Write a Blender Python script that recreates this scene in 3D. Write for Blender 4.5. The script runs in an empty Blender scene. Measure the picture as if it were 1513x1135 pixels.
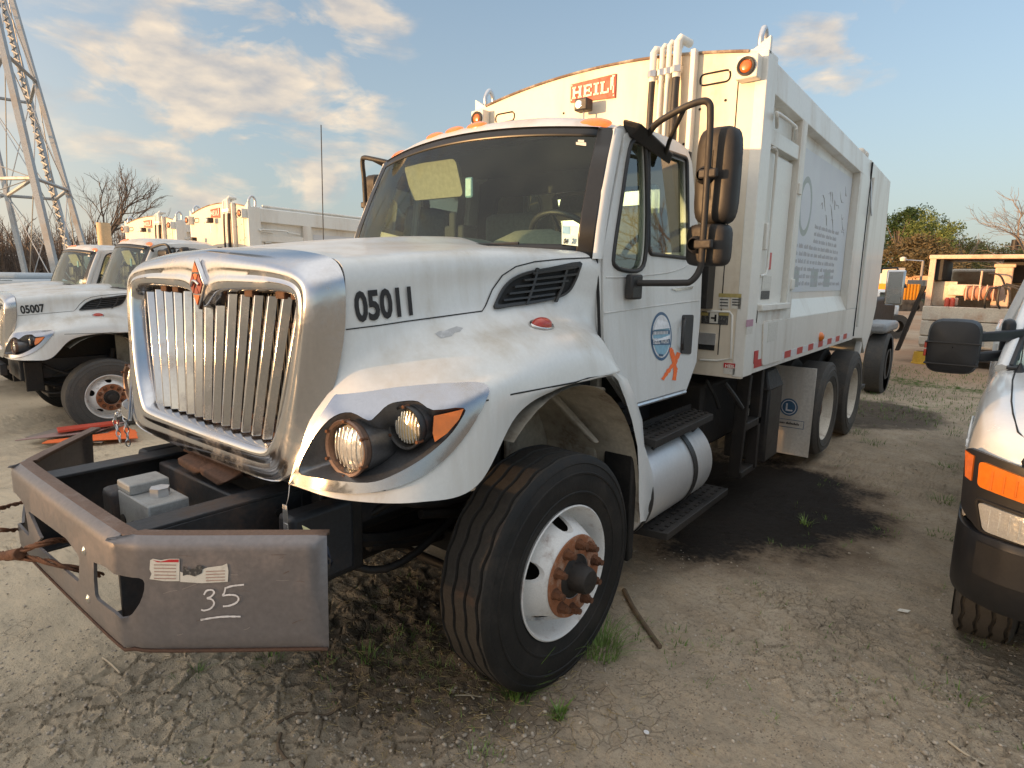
import bpy, bmesh, math, random
import numpy as np
from math import sin, cos, pi, radians as R
from mathutils import Vector, Matrix
from mathutils.bvhtree import BVHTree
from mathutils.geometry import tessellate_polygon, delaunay_2d_cdt
random.seed(5)
S = bpy.context.scene
COL = S.collection
# ------------------------------------------------------------------ camera
CP = Vector((2.5652, -2.1448, 1.8086)); YAW, PIT, ROL, F = .6737, -.1734, .0169, 907.34
fw = Vector((-sin(YAW)*cos(PIT), cos(YAW)*cos(PIT), sin(PIT)))
r0 = Vector((cos(YAW), sin(YAW), 0)); u0 = r0.cross(fw)
rt = r0*cos(ROL)+u0*sin(ROL); up = u0*cos(ROL)-r0*sin(ROL)
cd = bpy.data.cameras.new('camera'); cam = bpy.data.objects.new('camera', cd); COL.objects.link(cam)
cam.matrix_world = Matrix(((rt.x, up.x, -fw.x, CP.x), (rt.y, up.y, -fw.y, CP.y), (rt.z, up.z, -fw.z, CP.z), (0, 0, 0, 1)))
cd.sensor_width = 36; cd.lens = F/1513*36; cd.clip_end = 3000; cd.clip_start = .05
S.camera = cam
S.render.resolution_x = 1024; S.render.resolution_y = 768
# ------------------------------------------------------------------ sun, sky, exposure
SUN_EL, SUN_AZ = R(2.4), R(212)          # azimuth measured clockwise from +Y
sd = Vector((sin(SUN_AZ)*cos(SUN_EL), cos(SUN_AZ)*cos(SUN_EL), sin(SUN_EL)))
sl = bpy.data.lights.new('sun', 'SUN'); sl.energy = 3.7; sl.angle = R(.6); sl.color = (1, .56, .24)
so = bpy.data.objects.new('sun', sl); COL.objects.link(so)
so.rotation_euler = sd.to_track_quat('Z', 'Y').to_euler()
W = bpy.data.worlds.new('World'); S.world = W; W.use_nodes = True
nt = W.node_tree; N = nt.nodes; L = nt.links; N.clear()
def wn(t, **k):
    n = N.new(t)
    for a, b in k.items(): setattr(n, a, b)
    return n
sky = wn('ShaderNodeTexSky', sky_type='NISHITA'); sky.sun_disc = False
sky.sun_elevation = R(9); sky.sun_rotation = SUN_AZ; sky.altitude = 50; sky.air_density = 1.0; sky.dust_density = 1.2; sky.ozone_density = 1.6
tc = wn('ShaderNodeTexCoord')
sep = wn('ShaderNodeSeparateXYZ'); L.new(tc.outputs['Generated'], sep.inputs[0])
# clouds: stretched noise on the direction vector, denser round a few bearings
def wm(op, a, b=None, c=None, clamp=False):
    n = wn('ShaderNodeMath', operation=op); n.use_clamp = clamp
    for i, v in enumerate((a, b, c)):
        if v is None: continue
        if isinstance(v, (int, float)): n.inputs[i].default_value = v
        else: L.new(v, n.inputs[i])
    return n.outputs[0]
zc = wm('MAXIMUM', wm('ADD', sep.outputs[2], .12), .03)
cmb = wn('ShaderNodeCombineXYZ'); L.new(sep.outputs[0], cmb.inputs[0]); L.new(sep.outputs[1], cmb.inputs[1]); L.new(wm('MULTIPLY', sep.outputs[2], 2.4), cmb.inputs[2])
n1 = wn('ShaderNodeTexNoise'); n1.inputs['Scale'].default_value = 6.5; n1.inputs['Detail'].default_value = 9; n1.inputs['Roughness'].default_value = .58; n1.inputs['Distortion'].default_value = .5
L.new(cmb.outputs[0], n1.inputs['Vector'])
n2 = wn('ShaderNodeTexNoise'); n2.inputs['Scale'].default_value = 16; n2.inputs['Detail'].default_value = 6; L.new(cmb.outputs[0], n2.inputs['Vector'])
dn = wn('ShaderNodeTexNoise'); dn.inputs['Scale'].default_value = 5; dn.inputs['Detail'].default_value = 6; L.new(tc.outputs['Generated'], dn.inputs['Vector'])
dsc = wn('ShaderNodeVectorMath', operation='MULTIPLY_ADD'); L.new(dn.outputs['Color'], dsc.inputs[0]); dsc.inputs[1].default_value = (.22, .22, .22); dsc.inputs[2].default_value = (-.11, -.11, -.11)
dad = wn('ShaderNodeVectorMath', operation='ADD'); L.new(tc.outputs['Generated'], dad.inputs[0]); L.new(dsc.outputs[0], dad.inputs[1])
def blob(px, py, rad):
    d = (fw+rt*((px-756.5)/F)-up*((py-567.5)/F)).normalized()
    v = wn('ShaderNodeVectorMath', operation='DISTANCE'); L.new(dad.outputs[0], v.inputs[0]); v.inputs[1].default_value = d
    return wm('SUBTRACT', 1, wm('DIVIDE', v.outputs['Value'], rad), clamp=True)
bl = None
for px, py, rad, k in ((250, 130, .13, .75), (310, 190, .16, .8), (420, 160, .17, .9), (490, 110, .12, .85), (520, 30, .10, .8), (330, 30, .13, .55), (200, 100, .09, .5), (1215, 90, .11, 1.0), (130, 110, .10, .7), (230, 110, .10, .9), (360, 110, .12, .9), (160, 210, .10, .5), (440, 210, .11, .8), (560, 190, .09, .5),(-900,-400,.6,.5)):
    b = wm('MULTIPLY', blob(px, py, rad), k)
    bl = b if bl is None else wm('MAXIMUM', bl, b)
cl = wm('ADD', wm('MULTIPLY', wm('SUBTRACT', n1.outputs[0], .53), 6.5), wm('MULTIPLY', wm('SUBTRACT', n2.outputs[0], .5), 1.1))
cl = wm('MULTIPLY', wm('ADD', cl, wm('MULTIPLY_ADD', bl, 1.9, -.25)), wm('MINIMUM', wm('MULTIPLY', bl, 2.5), 1.0), clamp=True)
cl = wm('MULTIPLY', wm('SMOOTH_MIN', cl, .9, .2), .88, clamp=True)
# sky colour: nishita, softened by a pale haze near the horizon
hz = wm('POWER', wm('SUBTRACT', 1, wm('MAXIMUM', sep.outputs[2], 0), clamp=True), 2.3)
mx1 = wn('ShaderNodeMix', data_type='RGBA'); L.new(wm('MULTIPLY', hz, .93), mx1.inputs['Factor'])
L.new(sky.outputs[0], mx1.inputs['A'])
sunward = wn('ShaderNodeVectorMath', operation='DOT_PRODUCT'); L.new(tc.outputs['Generated'], sunward.inputs[0]); sunward.inputs[1].default_value = Vector((sd.x, sd.y, 0)).normalized()
hc = wn('ShaderNodeMix', data_type='RGBA'); L.new(wm('POWER', wm('MAXIMUM', sunward.outputs['Value'], 0), 1.7), hc.inputs['Factor'])
hc.inputs['A'].default_value = (1.62, 1.76, 1.80, 1); hc.inputs['B'].default_value = (7.5, 5.2, 3.3, 1)
L.new(hc.outputs['Result'], mx1.inputs['B'])
mx2 = wn('ShaderNodeMix', data_type='RGBA'); L.new(cl, mx2.inputs['Factor'])
mz = wn('ShaderNodeMix', data_type='RGBA'); zf = wn('ShaderNodeMapRange', interpolation_type='SMOOTHSTEP'); L.new(sep.outputs[2], zf.inputs[0]); zf.inputs[1].default_value = .42; zf.inputs[2].default_value = .85; zf.inputs[4].default_value = .8   # pale brightening of the unseen sky overhead, added to lift ambient light
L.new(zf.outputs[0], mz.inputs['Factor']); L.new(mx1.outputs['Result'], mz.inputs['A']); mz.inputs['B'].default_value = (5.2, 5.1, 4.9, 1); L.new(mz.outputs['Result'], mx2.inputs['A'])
ccol = wn('ShaderNodeMix', data_type='RGBA'); L.new(wm('MULTIPLY_ADD', n2.outputs[0], 2.6, -.85, clamp=True), ccol.inputs['Factor'])
ccol.inputs['A'].default_value = (1.95, 1.85, 1.8, 1); ccol.inputs['B'].default_value = (3.9, 3.15, 2.3, 1)
L.new(ccol.outputs['Result'], mx2.inputs['B'])
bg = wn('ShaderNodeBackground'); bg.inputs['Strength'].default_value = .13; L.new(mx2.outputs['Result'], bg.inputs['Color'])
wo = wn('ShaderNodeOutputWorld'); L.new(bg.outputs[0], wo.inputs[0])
vs = S.view_settings; S.display_settings.display_device = 'sRGB'
vs.view_transform = 'Standard'; vs.look = 'None'; vs.gamma = 1; vs.use_curve_mapping = False; vs.exposure = 1.13
# ------------------------------------------------------------------ helpers
def ray(px, py): return fw+rt*((px-756.5)/F)-up*((py-567.5)/F)
def on(px, py, ax, v):
    d = ray(px, py); i = 'xyz'.index(ax); return CP+d*((v-CP[i])/d[i])
def far(px, py, d): return CP+ray(px, py)*d
def pj(P):
    d = Vector(P)-CP; z = d.dot(fw); return 756.5+F*d.dot(rt)/z, 567.5-F*d.dot(up)/z
MATS = {}
def mat(name, col, rough=.5, metal=0, dirt=None, damt=.3, dscale=3, bump=0, bscale=60, coat=0, streak=False, dust=0, alpha=None, trans=0, emit=None, var=.08, spec=.5, dlo=.5):
    if name in MATS: return MATS[name]
    m = bpy.data.materials.new(name); m.use_nodes = True; nt = m.node_tree; N = nt.nodes; L = nt.links
    b = N['Principled BSDF']; b.inputs['Roughness'].default_value = rough; b.inputs['Metallic'].default_value = metal
    b.inputs['Specular IOR Level'].default_value = spec
    if coat: b.inputs['Coat Weight'].default_value = coat; b.inputs['Coat Roughness'].default_value = .12
    if trans: b.inputs['Transmission Weight'].default_value = trans; b.inputs['IOR'].default_value = 1.1
    c4 = (*col, 1)
    tc = N.new('ShaderNodeTexCoord'); mp = N.new('ShaderNodeMapping'); L.new(tc.outputs['Object'], mp.inputs[0])
    if streak: mp.inputs['Scale'].default_value = (1, 1, .16)
    n = N.new('ShaderNodeTexNoise'); n.inputs['Scale'].default_value = dscale; n.inputs['Detail'].default_value = 8; n.inputs['Roughness'].default_value = .65
    L.new(mp.outputs[0], n.inputs['Vector'])
    fine = N.new('ShaderNodeTexNoise'); fine.inputs['Scale'].default_value = dscale*14; fine.inputs['Detail'].default_value = 4; L.new(tc.outputs['Object'], fine.inputs['Vector'])
    hv = N.new('ShaderNodeHueSaturation'); hv.inputs['Color'].default_value = c4
    mr = N.new('ShaderNodeMapRange'); mr.inputs['To Min'].default_value = 1-var*1.5; mr.inputs['To Max'].default_value = 1+var*1.5; mr.inputs['From Min'].default_value = .3; mr.inputs['From Max'].default_value = .7
    L.new(fine.outputs[0], mr.inputs[0]); L.new(mr.outputs[0], hv.inputs['Value'])
    out = hv.outputs[0]
    if dirt is not None:
        r = N.new('ShaderNodeMapRange'); r.inputs['From Min'].default_value = dlo; r.inputs['From Max'].default_value = dlo+.2; r.inputs['To Max'].default_value = damt
        L.new(n.outputs[0], r.inputs[0])
        mm = N.new('ShaderNodeMath'); mm.operation = 'MULTIPLY'; L.new(r.outputs[0], mm.inputs[0])
        f2 = N.new('ShaderNodeMapRange'); f2.inputs['From Min'].default_value = .35; f2.inputs['From Max'].default_value = .6; f2.inputs['To Min'].default_value = .45; L.new(fine.outputs[0], f2.inputs[0]); L.new(f2.outputs[0], mm.inputs[1])
        mx = N.new('ShaderNodeMix'); mx.data_type = 'RGBA'; L.new(mm.outputs[0], mx.inputs['Factor']); L.new(out, mx.inputs['A']); mx.inputs['B'].default_value = (*dirt, 1)
        out = mx.outputs['Result']
        rr = N.new('ShaderNodeMapRange'); rr.inputs['To Min'].default_value = rough; rr.inputs['To Max'].default_value = min(1, rough+.5); L.new(mm.outputs[0], rr.inputs[0]); L.new(rr.outputs[0], b.inputs['Roughness'])
        if metal:
            rm = N.new('ShaderNodeMapRange'); rm.inputs['To Min'].default_value = metal; rm.inputs['To Max'].default_value = metal*.3; L.new(mm.outputs[0], rm.inputs[0]); L.new(rm.outputs[0], b.inputs['Metallic'])
    if dust:             # settled dust on faces that look up
        ge = N.new('ShaderNodeNewGeometry'); sz = N.new('ShaderNodeSeparateXYZ'); L.new(ge.outputs['Normal'], sz.inputs[0]); dr = N.new('ShaderNodeMapRange'); L.new(sz.outputs[2], dr.inputs[0]); dr.inputs[1].default_value = .55; dr.inputs[2].default_value = .98; dr.inputs[4].default_value = dust
        dm = N.new('ShaderNodeMath'); dm.operation = 'MULTIPLY'; L.new(dr.outputs[0], dm.inputs[0]); dn_ = N.new('ShaderNodeMapRange'); L.new(n.outputs[0], dn_.inputs[0]); dn_.inputs[1].default_value = .3; dn_.inputs[2].default_value = .62; L.new(dn_.outputs[0], dm.inputs[1])
        dx = N.new('ShaderNodeMix'); dx.data_type = 'RGBA'; L.new(dm.outputs[0], dx.inputs['Factor']); L.new(out, dx.inputs['A']); dx.inputs['B'].default_value = (.45, .37, .27, 1); out = dx.outputs['Result']
    L.new(out, b.inputs['Base Color'])
    if bump:
        bn = N.new('ShaderNodeTexNoise'); bn.inputs['Scale'].default_value = bscale; bn.inputs['Detail'].default_value = 5; L.new(tc.outputs['Object'], bn.inputs['Vector'])
        bp = N.new('ShaderNodeBump'); bp.inputs['Strength'].default_value = bump; bp.inputs['Distance'].default_value = .01; L.new(bn.outputs[0], bp.inputs['Height']); L.new(bp.outputs[0], b.inputs['Normal'])
    if emit: b.inputs['Emission Color'].default_value = (*emit, 1); b.inputs['Emission Strength'].default_value = 1
    MATS[name] = m; return m
def glass(name, tint, a, ior=1.5):
    m = bpy.data.materials.new(name); m.use_nodes = True; nt = m.node_tree; N = nt.nodes; L = nt.links; N.clear()
    o = N.new('ShaderNodeOutputMaterial'); t = N.new('ShaderNodeBsdfTransparent'); t.inputs[0].default_value = (*tint, 1)
    g = N.new('ShaderNodeBsdfGlossy'); g.inputs['Roughness'].default_value = .02; d = N.new('ShaderNodeBsdfDiffuse'); d.inputs[0].default_value = (.27, .34, .30, 1)
    fr = N.new('ShaderNodeFresnel'); fr.inputs[0].default_value = ior
    m1 = N.new('ShaderNodeMixShader'); m2 = N.new('ShaderNodeMixShader'); L.new(fr.outputs[0], m2.inputs[0])
    tcn = N.new('ShaderNodeTexCoord'); ns = N.new('ShaderNodeTexNoise'); ns.inputs['Scale'].default_value = 4; ns.inputs['Detail'].default_value = 6; L.new(tcn.outputs['Object'], ns.inputs['Vector'])
    mr = N.new('ShaderNodeMapRange'); mr.inputs['From Min'].default_value = .3; mr.inputs['From Max'].default_value = .8; mr.inputs['To Min'].default_value = a*.4; mr.inputs['To Max'].default_value = a*2; L.new(ns.outputs[0], mr.inputs[0])
    L.new(mr.outputs[0], m1.inputs[0]); L.new(t.outputs[0], m1.inputs[1]); L.new(d.outputs[0], m1.inputs[2])
    L.new(m1.outputs[0], m2.inputs[1]); L.new(g.outputs[0], m2.inputs[2]); L.new(m2.outputs[0], o.inputs[0]); MATS[name] = m; return m
drust = None
RUST = (.13, .05, .022); MUD = (.16, .12, .08)
white = mat('white_paint', (.69, .70, .69), .28, streak=True, dirt=(.40, .35, .27), damt=.45, dscale=4.5, coat=.15, var=.02, dust=.55, dlo=.47)
frontc = mat('body_cream', (.74, .67, .55), .42, dirt=(.38, .28, .17), damt=.55, dscale=1.7, streak=True, var=.02)
frit = mat('glass_frit', (.012, .012, .012), .35)
bowlm = mat('smoked_reflector', (.16, .16, .165), .32, .75, dirt=(.2, .17, .13), damt=.3, dscale=8)
cream = mat('body_white', (.74, .73, .68), .38, dirt=(.38, .29, .19), damt=.5, dscale=2.6, streak=True, var=.02, coat=.12)
creamd = mat('body_white_rusty', (.74, .72, .66), .5, dirt=(.32, .17, .07), damt=.65, dscale=3.5, streak=True, var=.03)
innerw = mat('inner_white', (.48, .44, .36), .7, dirt=(.14, .10, .07), damt=.8, dscale=4, dlo=.42)
bezc = mat('bezel_chrome', (.42, .42, .45), .14, 1, dirt=(.30, .26, .2), damt=.4, dscale=5, var=.02)
chrome = mat('chrome', (.60, .60, .62), .13, 1, dirt=(.35, .30, .24), damt=.38, dscale=5, var=.02, bump=.04, bscale=9)
chrome2 = mat('dull_chrome', (.60, .59, .58), .16, 1, dirt=(.26, .20, .14), damt=.4, dscale=7, var=.03, dlo=.48)
alu = mat('aluminium', (.62, .63, .65), .34, .85, dirt=(.30, .27, .23), damt=.55, dscale=4, var=.03, bump=.03)
tankm = mat('brushed_tank', (.64, .65, .66), .42, .5, dirt=(.34, .31, .28), damt=.5, dscale=3.5, streak=True, var=.02)
blk = mat('black_plastic', (.024, .024, .025), .45, dirt=(.11, .09, .07), damt=.5, dscale=5, bump=.15, bscale=150)
brnblk = mat('faded_black_plastic', (.016, .015, .015), .5, dirt=(.045, .038, .032), damt=.5, dscale=3, dlo=.4)
rubber = mat('rubber_black', (.014, .014, .014), .6, dirt=(.06, .05, .042), damt=.45, dscale=5, dlo=.46, bump=.12, bscale=60, spec=.3)
tread = mat('tread_rubber', (.045, .041, .037), .75, dirt=(.15, .075, .045), damt=.8, dscale=3.2, dlo=.56, bump=.3, bscale=90, spec=.3)
tyreg = mat('dusty_rubber', (.075, .072, .068), .8, dirt=(.16, .13, .10), damt=.6, dscale=4, bump=.2, spec=.3)
dark = mat('greasy_black_steel', (.016, .014, .013), .6, dirt=(.07, .05, .035), damt=.55, dscale=7, bump=.3, bscale=30)
framep = mat('frame_steel', (.035, .037, .042), .5, .3, dirt=(.12, .07, .045), damt=.7, dscale=4, bump=.15, bscale=40)
rust = mat('rusty_steel', (.16, .065, .03), .85, .1, dirt=(.05, .028, .018), damt=.8, dscale=12, dlo=.42, bump=.5, bscale=80)
bumpm = mat('scuffed_grey_steel', (.18, .168, .17), .45, .35, dirt=(.33, .27, .24), damt=.5, dscale=4, var=.06, bump=.05, bscale=200)
wheelw = mat('chipped_white_wheel', (.72, .71, .69), .45, dirt=(.20, .09, .045), damt=.8, dscale=11, dlo=.54, var=.04)
wheelold = mat('dirty_white_wheel', (.68, .64, .56), .6, dirt=(.20, .11, .06), damt=.7, dscale=8, dlo=.5)
orange = mat('amber_lens', (.75, .19, .02), .2, coat=.6, var=.05)
amberd = mat('amber_lens_dark', (.55, .13, .015), .25, coat=.5)
redl = mat('red_lens', (.45, .04, .02), .25, coat=.5)
redp = mat('red_sign_paint', (.50, .07, .04), .5, dirt=(.30, .06, .03), damt=.6, dscale=20)
wtext = mat('off_white_lettering', (.80, .75, .66), .5)
btext = mat('black_lettering', (.02, .02, .022), .6)
ospray = mat('orange_spray', (.95, .18, .04), .6)
sticker = mat('sticker_white', (.66, .64, .58), .5, dirt=(.3, .27, .22), damt=.5, dscale=60)
stickb = mat('sticker_black', (.05, .05, .05), .5, dirt=(.4, .38, .34), damt=.8, dscale=90)
sticky = mat('sticker_yellow', (.42, .34, .12), .5)
redtape = mat('red_reflective', (.50, .03, .035), .35, var=.05)
whtape = mat('white_reflective', (.68, .68, .70), .35)
blue = mat('decal_blue', (.05, .12, .22), .4); ltblue = mat('decal_light_blue', (.25, .45, .58), .4); decw = mat('decal_white', (.70, .70, .72), .4)
seam = mat('seam_black', (.012, .012, .012), .8)
int_g = mat('interior_grey', (.17, .18, .17), .8, bump=.1); int_t = mat('interior_tan', (.30, .29, .23), .85); int_d = mat('interior_dark', (.03, .032, .033), .8)
gw = glass('windshield_glass', (.74, .90, .84), .025); gs = glass('side_glass', (.68, .80, .76), .06, 2.1)
lens = mat('headlight_lens', (.82, .80, .74), .12, .55, dirt=(.45, .35, .2), damt=.4, dscale=12, coat=1, bump=.5, bscale=25)
poster = mat('poster_vinyl', (.62, .64, .66), .45, dirt=(.66, .68, .72), damt=.8, dscale=5, dlo=.45, var=.02)
printm = mat('poster_print', (.40, .37, .36), .5, dirt=(.5, .53, .58), damt=.9, dscale=30, dlo=.4)
printg = mat('poster_green', (.36, .40, .36), .5, dirt=(.5, .53, .55), damt=.9, dscale=8, dlo=.4)

drust = mat('dark_rust', (.085, .042, .026), .85, dirt=(.04, .03, .025), damt=.8, dscale=12, bump=.4)
def mk(name, v, f, m=None, parent=None, smooth=0, bevel=0, kind=None):
    me = bpy.data.meshes.new(name); me.from_pydata([tuple(p) for p in v], [], [tuple(q) for q in f]); me.update()
    bm = bmesh.new(); bm.from_mesh(me); bmesh.ops.recalc_face_normals(bm, faces=bm.faces); bm.to_mesh(me); bm.free()
    if m:
        for mm in (m if isinstance(m, (list, tuple)) else [m]): me.materials.append(mm)
    if smooth:
        me.polygons.foreach_set('use_smooth', [True]*len(me.polygons)); me.set_sharp_from_angle(angle=R(smooth))
    o = bpy.data.objects.new(name, me); COL.objects.link(o)
    if bevel:
        b = o.modifiers.new('b', 'BEVEL'); b.width = bevel; b.segments = 2; b.limit_method = 'ANGLE'; b.angle_limit = R(40)
        me.polygons.foreach_set('use_smooth', [True]*len(me.polygons)); me.set_sharp_from_angle(angle=R(38))
    if parent: o.parent = parent
    if kind: o['kind'] = kind
    return o
def tag(o, label, cat, group=None):
    o['label'] = label; o['category'] = cat
    if group: o['group'] = group
    return o
def thing(name, label, cat, loc=(0, 0, 0), rz=0, group=None):
    o = bpy.data.objects.new(name, None); COL.objects.link(o); o.location = loc; o.rotation_euler.z = rz; o.empty_display_size = .2
    return tag(o, label, cat, group)
def frame(d):
    d = Vector(d).normalized(); a = Vector((0, 0, 1)) if abs(d.z) < .9 else Vector((1, 0, 0))
    u = d.cross(a).normalized(); return u, d.cross(u).normalized(), d
class MB:
    def __init__(s): s.v = []; s.f = []
    def add(s, v, f): n = len(s.v); s.v += [Vector(p) for p in v]; s.f += [[i+n for i in q] for q in f]; return s
    def box(s, x0, x1, y0, y1, z0, z1, M=None):
        p = [Vector((x, y, z)) for z in (z0, z1) for y in (y0, y1) for x in (x0, x1)]
        if M: p = [M @ q for q in p]
        return s.add(p, [(0, 2, 3, 1), (4, 5, 7, 6), (0, 1, 5, 4), (2, 6, 7, 3), (0, 4, 6, 2), (1, 3, 7, 5)])
    def hull8(s, a, b):          # two quads
        return s.add(list(a)+list(b), [(0, 1, 2, 3), (7, 6, 5, 4), (0, 4, 5, 1), (1, 5, 6, 2), (2, 6, 7, 3), (3, 7, 4, 0)])
    def tube(s, path, r, n=10, closed=False, cap=True):
        P = [Vector(p) for p in path]; K = len(P); rr = r if isinstance(r, (list, tuple)) else [r]*K; v = []; f = []
        t0 = (P[1]-P[0]).normalized(); u, w, _ = frame(t0)
        for i, p in enumerate(P):
            t = ((P[(i+1) % K] if (closed or i < K-1) else P[i])-(P[i-1] if (closed or i > 0) else P[i])).normalized()
            u = (u-t*u.dot(t)).normalized(); w = t.cross(u)
            v += [p+(u*cos(2*pi*k/n)+w*sin(2*pi*k/n))*rr[i] for k in range(n)]
        for i in range(K if closed else K-1):
            j = (i+1) % K
            f += [(i*n+k, i*n+(k+1) % n, j*n+(k+1) % n, j*n+k) for k in range(n)]
        if cap and not closed: f += [tuple(range(n))[::-1], tuple((K-1)*n+k for k in range(n))]
        return s.add(v, f)
    def cyl(s, a, b, r, r2=None, n=20): return s.tube([a, b], [r, r if r2 is None else r2], n)
    def lathe(s, prof, o=(0, 0, 0), axis=(1, 0, 0), n=48, closed=False):
        u, w, d = frame(axis); o = Vector(o); K = len(prof); v = []; f = []
        for a, r in prof: v += [o+d*a+(u*cos(2*pi*k/n)+w*sin(2*pi*k/n))*max(r, 1e-4) for k in range(n)]
        for i in range(K if closed else K-1):
            j = (i+1) % K; f += [(i*n+k, i*n+(k+1) % n, j*n+(k+1) % n, j*n+k) for k in range(n)]
        return s.add(v, f)
    def grid(s, P):              # P[i][j]
        a, b = len(P), len(P[0]); return s.add([q for r in P for q in r], [(i*b+j, i*b+j+1, (i+1)*b+j+1, (i+1)*b+j) for i in range(a-1) for j in range(b-1)])
    def plate(s, outer, holes, fn, t, two=True):   # 2D outline (+holes) -> mapped by fn(a,b,depth)
        loops = [outer]+list(holes); tris = tessellate_polygon([[Vector((a, b, 0)) for a, b in l] for l in loops])
        flat = [q for l in loops for q in l]; n = len(flat)
        v = [fn(a, b, 0) for a, b in flat]; f = [tuple(q) for q in tris]
        if two:
            v += [fn(a, b, t) for a, b in flat]; f += [tuple(i+n for i in q)[::-1] for q in tris]; k = 0
            for l in loops:
                m = len(l); f += [(k+i, k+(i+1) % m, n+k+(i+1) % m, n+k+i) for i in range(m)]; k += m
        return s.add(v, f)
    def mirror(s): s.add([Vector((-p.x, p.y, p.z)) for p in s.v], [q[::-1] for q in s.f]); return s
    def pair(s, name, m, parent=None, **k):
        o = mk(name, s.v, s.f, m, parent, **k); mk(name, [Vector((-p.x, p.y, p.z)) for p in s.v], [list(q)[::-1] for q in s.f], m, parent, **k); return o
    def build(s, name, m, parent=None, **k): return mk(name, s.v, s.f, m, parent, **k)
def box(name, m, parent, x0, x1, y0, y1, z0, z1, bevel=.004, M=None): return MB().box(x0, x1, y0, y1, z0, z1, M).build(name, m, parent, bevel=bevel)
def tube(name, m, parent, path, r, n=10, **k): return MB().tube(path, r, n).build(name, m, parent, smooth=50, **k)
def cr(p, n):                    # catmull-rom through control points
    P = [p[0]]+list(p)+[p[-1]]; P[0] = p[0]*2-p[1]; P[-1] = p[-1]*2-p[-2]; out = []
    for i in range(1, len(P)-2):
        for k in range(n):
            t = k/n; a, b, c, d = P[i-1], P[i], P[i+1], P[i+2]
            out.append(.5*((2*b)+(c-a)*t+(2*a-5*b+4*c-d)*t*t+(3*b-a-3*c+d)*t**3))
    out.append(p[-1]); return out
def crv(p, n=6): return cr([Vector(q) for q in p], n)
def rnd(poly, r, n=5):           # round polygon corners (2D)
    out = []; K = len(poly)
    for i in range(K):
        a, b, c = (Vector(poly[i-1]), Vector(poly[i]), Vector(poly[(i+1) % K])); rr = r[i] if isinstance(r, (list, tuple)) else r
        d1 = min(rr, (a-b).length*.45); d2 = min(rr, (c-b).length*.45); p = b+(a-b).normalized()*d1; q = b+(c-b).normalized()*d2
        for k in range(n+1):
            t = k/n; s = p*(1-t)**2+b*2*t*(1-t)+q*t*t; out.append((s.x, s.y))
    return out
def text(name, body, m, parent, O, X, Y, size, ext=.001, sx=1, bold=0, space=1, align='LEFT'):
    c = bpy.data.curves.new(name, 'FONT'); c.body = body; c.size = size; c.extrude = ext; c.offset = bold; c.space_character = space; c.align_x = align; c.resolution_u = 3
    t = bpy.data.objects.new('t', c); COL.objects.link(t); dg = bpy.context.evaluated_depsgraph_get()
    me = bpy.data.meshes.new_from_object(t.evaluated_get(dg)); bpy.data.objects.remove(t); me.name = name
    X = Vector(X).normalized(); Y = Vector(Y); Y = (Y-X*Y.dot(X)).normalized(); Z = X.cross(Y)
    me.transform(Matrix(((X.x*sx, Y.x, Z.x, O[0]), (X.y*sx, Y.y, Z.y, O[1]), (X.z*sx, Y.z, Z.z, O[2]), (0, 0, 0, 1))))
    me.materials.clear(); me.materials.append(m)
    o = bpy.data.objects.new(name, me); COL.objects.link(o)
    if parent: o.parent = parent
    return o
def baked(o):                    # apply modifiers
    dg = bpy.context.evaluated_depsgraph_get(); me = bpy.data.meshes.new_from_object(o.evaluated_get(dg)); o.modifiers.clear(); o.data = me; return o
def solid(o, th, off=-1, ang=38):
    m = o.modifiers.new('s', 'SOLIDIFY'); m.thickness = th; m.offset = off; baked(o)
    o.data.polygons.foreach_set('use_smooth', [True]*len(o.data.polygons)); o.data.set_sharp_from_angle(angle=R(ang)); return o
def bvh(o): return BVHTree.FromPolygons([v.co for v in o.data.vertices], [p.vertices for p in o.data.polygons])
def inpoly(x, y, P):
    c = False; j = len(P)-1
    for i in range(len(P)):
        if (P[i][1] > y) != (P[j][1] > y) and x < (P[j][0]-P[i][0])*(y-P[i][1])/(P[j][1]-P[i][1])+P[i][0]: c = not c
        j = i
    return c
def edist(x, y, P):
    p = Vector((x, y)); best = 1e9
    for i in range(len(P)):
        a = Vector(P[i]); b = Vector(P[(i+1) % len(P)]); ab = b-a; t = max(0, min(1, (p-a).dot(ab)/max(ab.length_squared, 1e-9))); best = min(best, (a+ab*t-p).length)
    return best
def smoothpoly(P, n=4):
    V = [Vector(p) for p in P]; out = []
    for i in range(len(V)):
        a, b, c, d = V[i-1], V[i], V[(i+1) % len(V)], V[(i+2) % len(V)]
        for k in range(n):
            t = k/n; q = .5*((2*b)+(c-a)*t+(2*a-5*b+4*c-d)*t*t+(3*b-a-3*c+d)*t**3); out.append((q.x, q.y))
    return out
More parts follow.
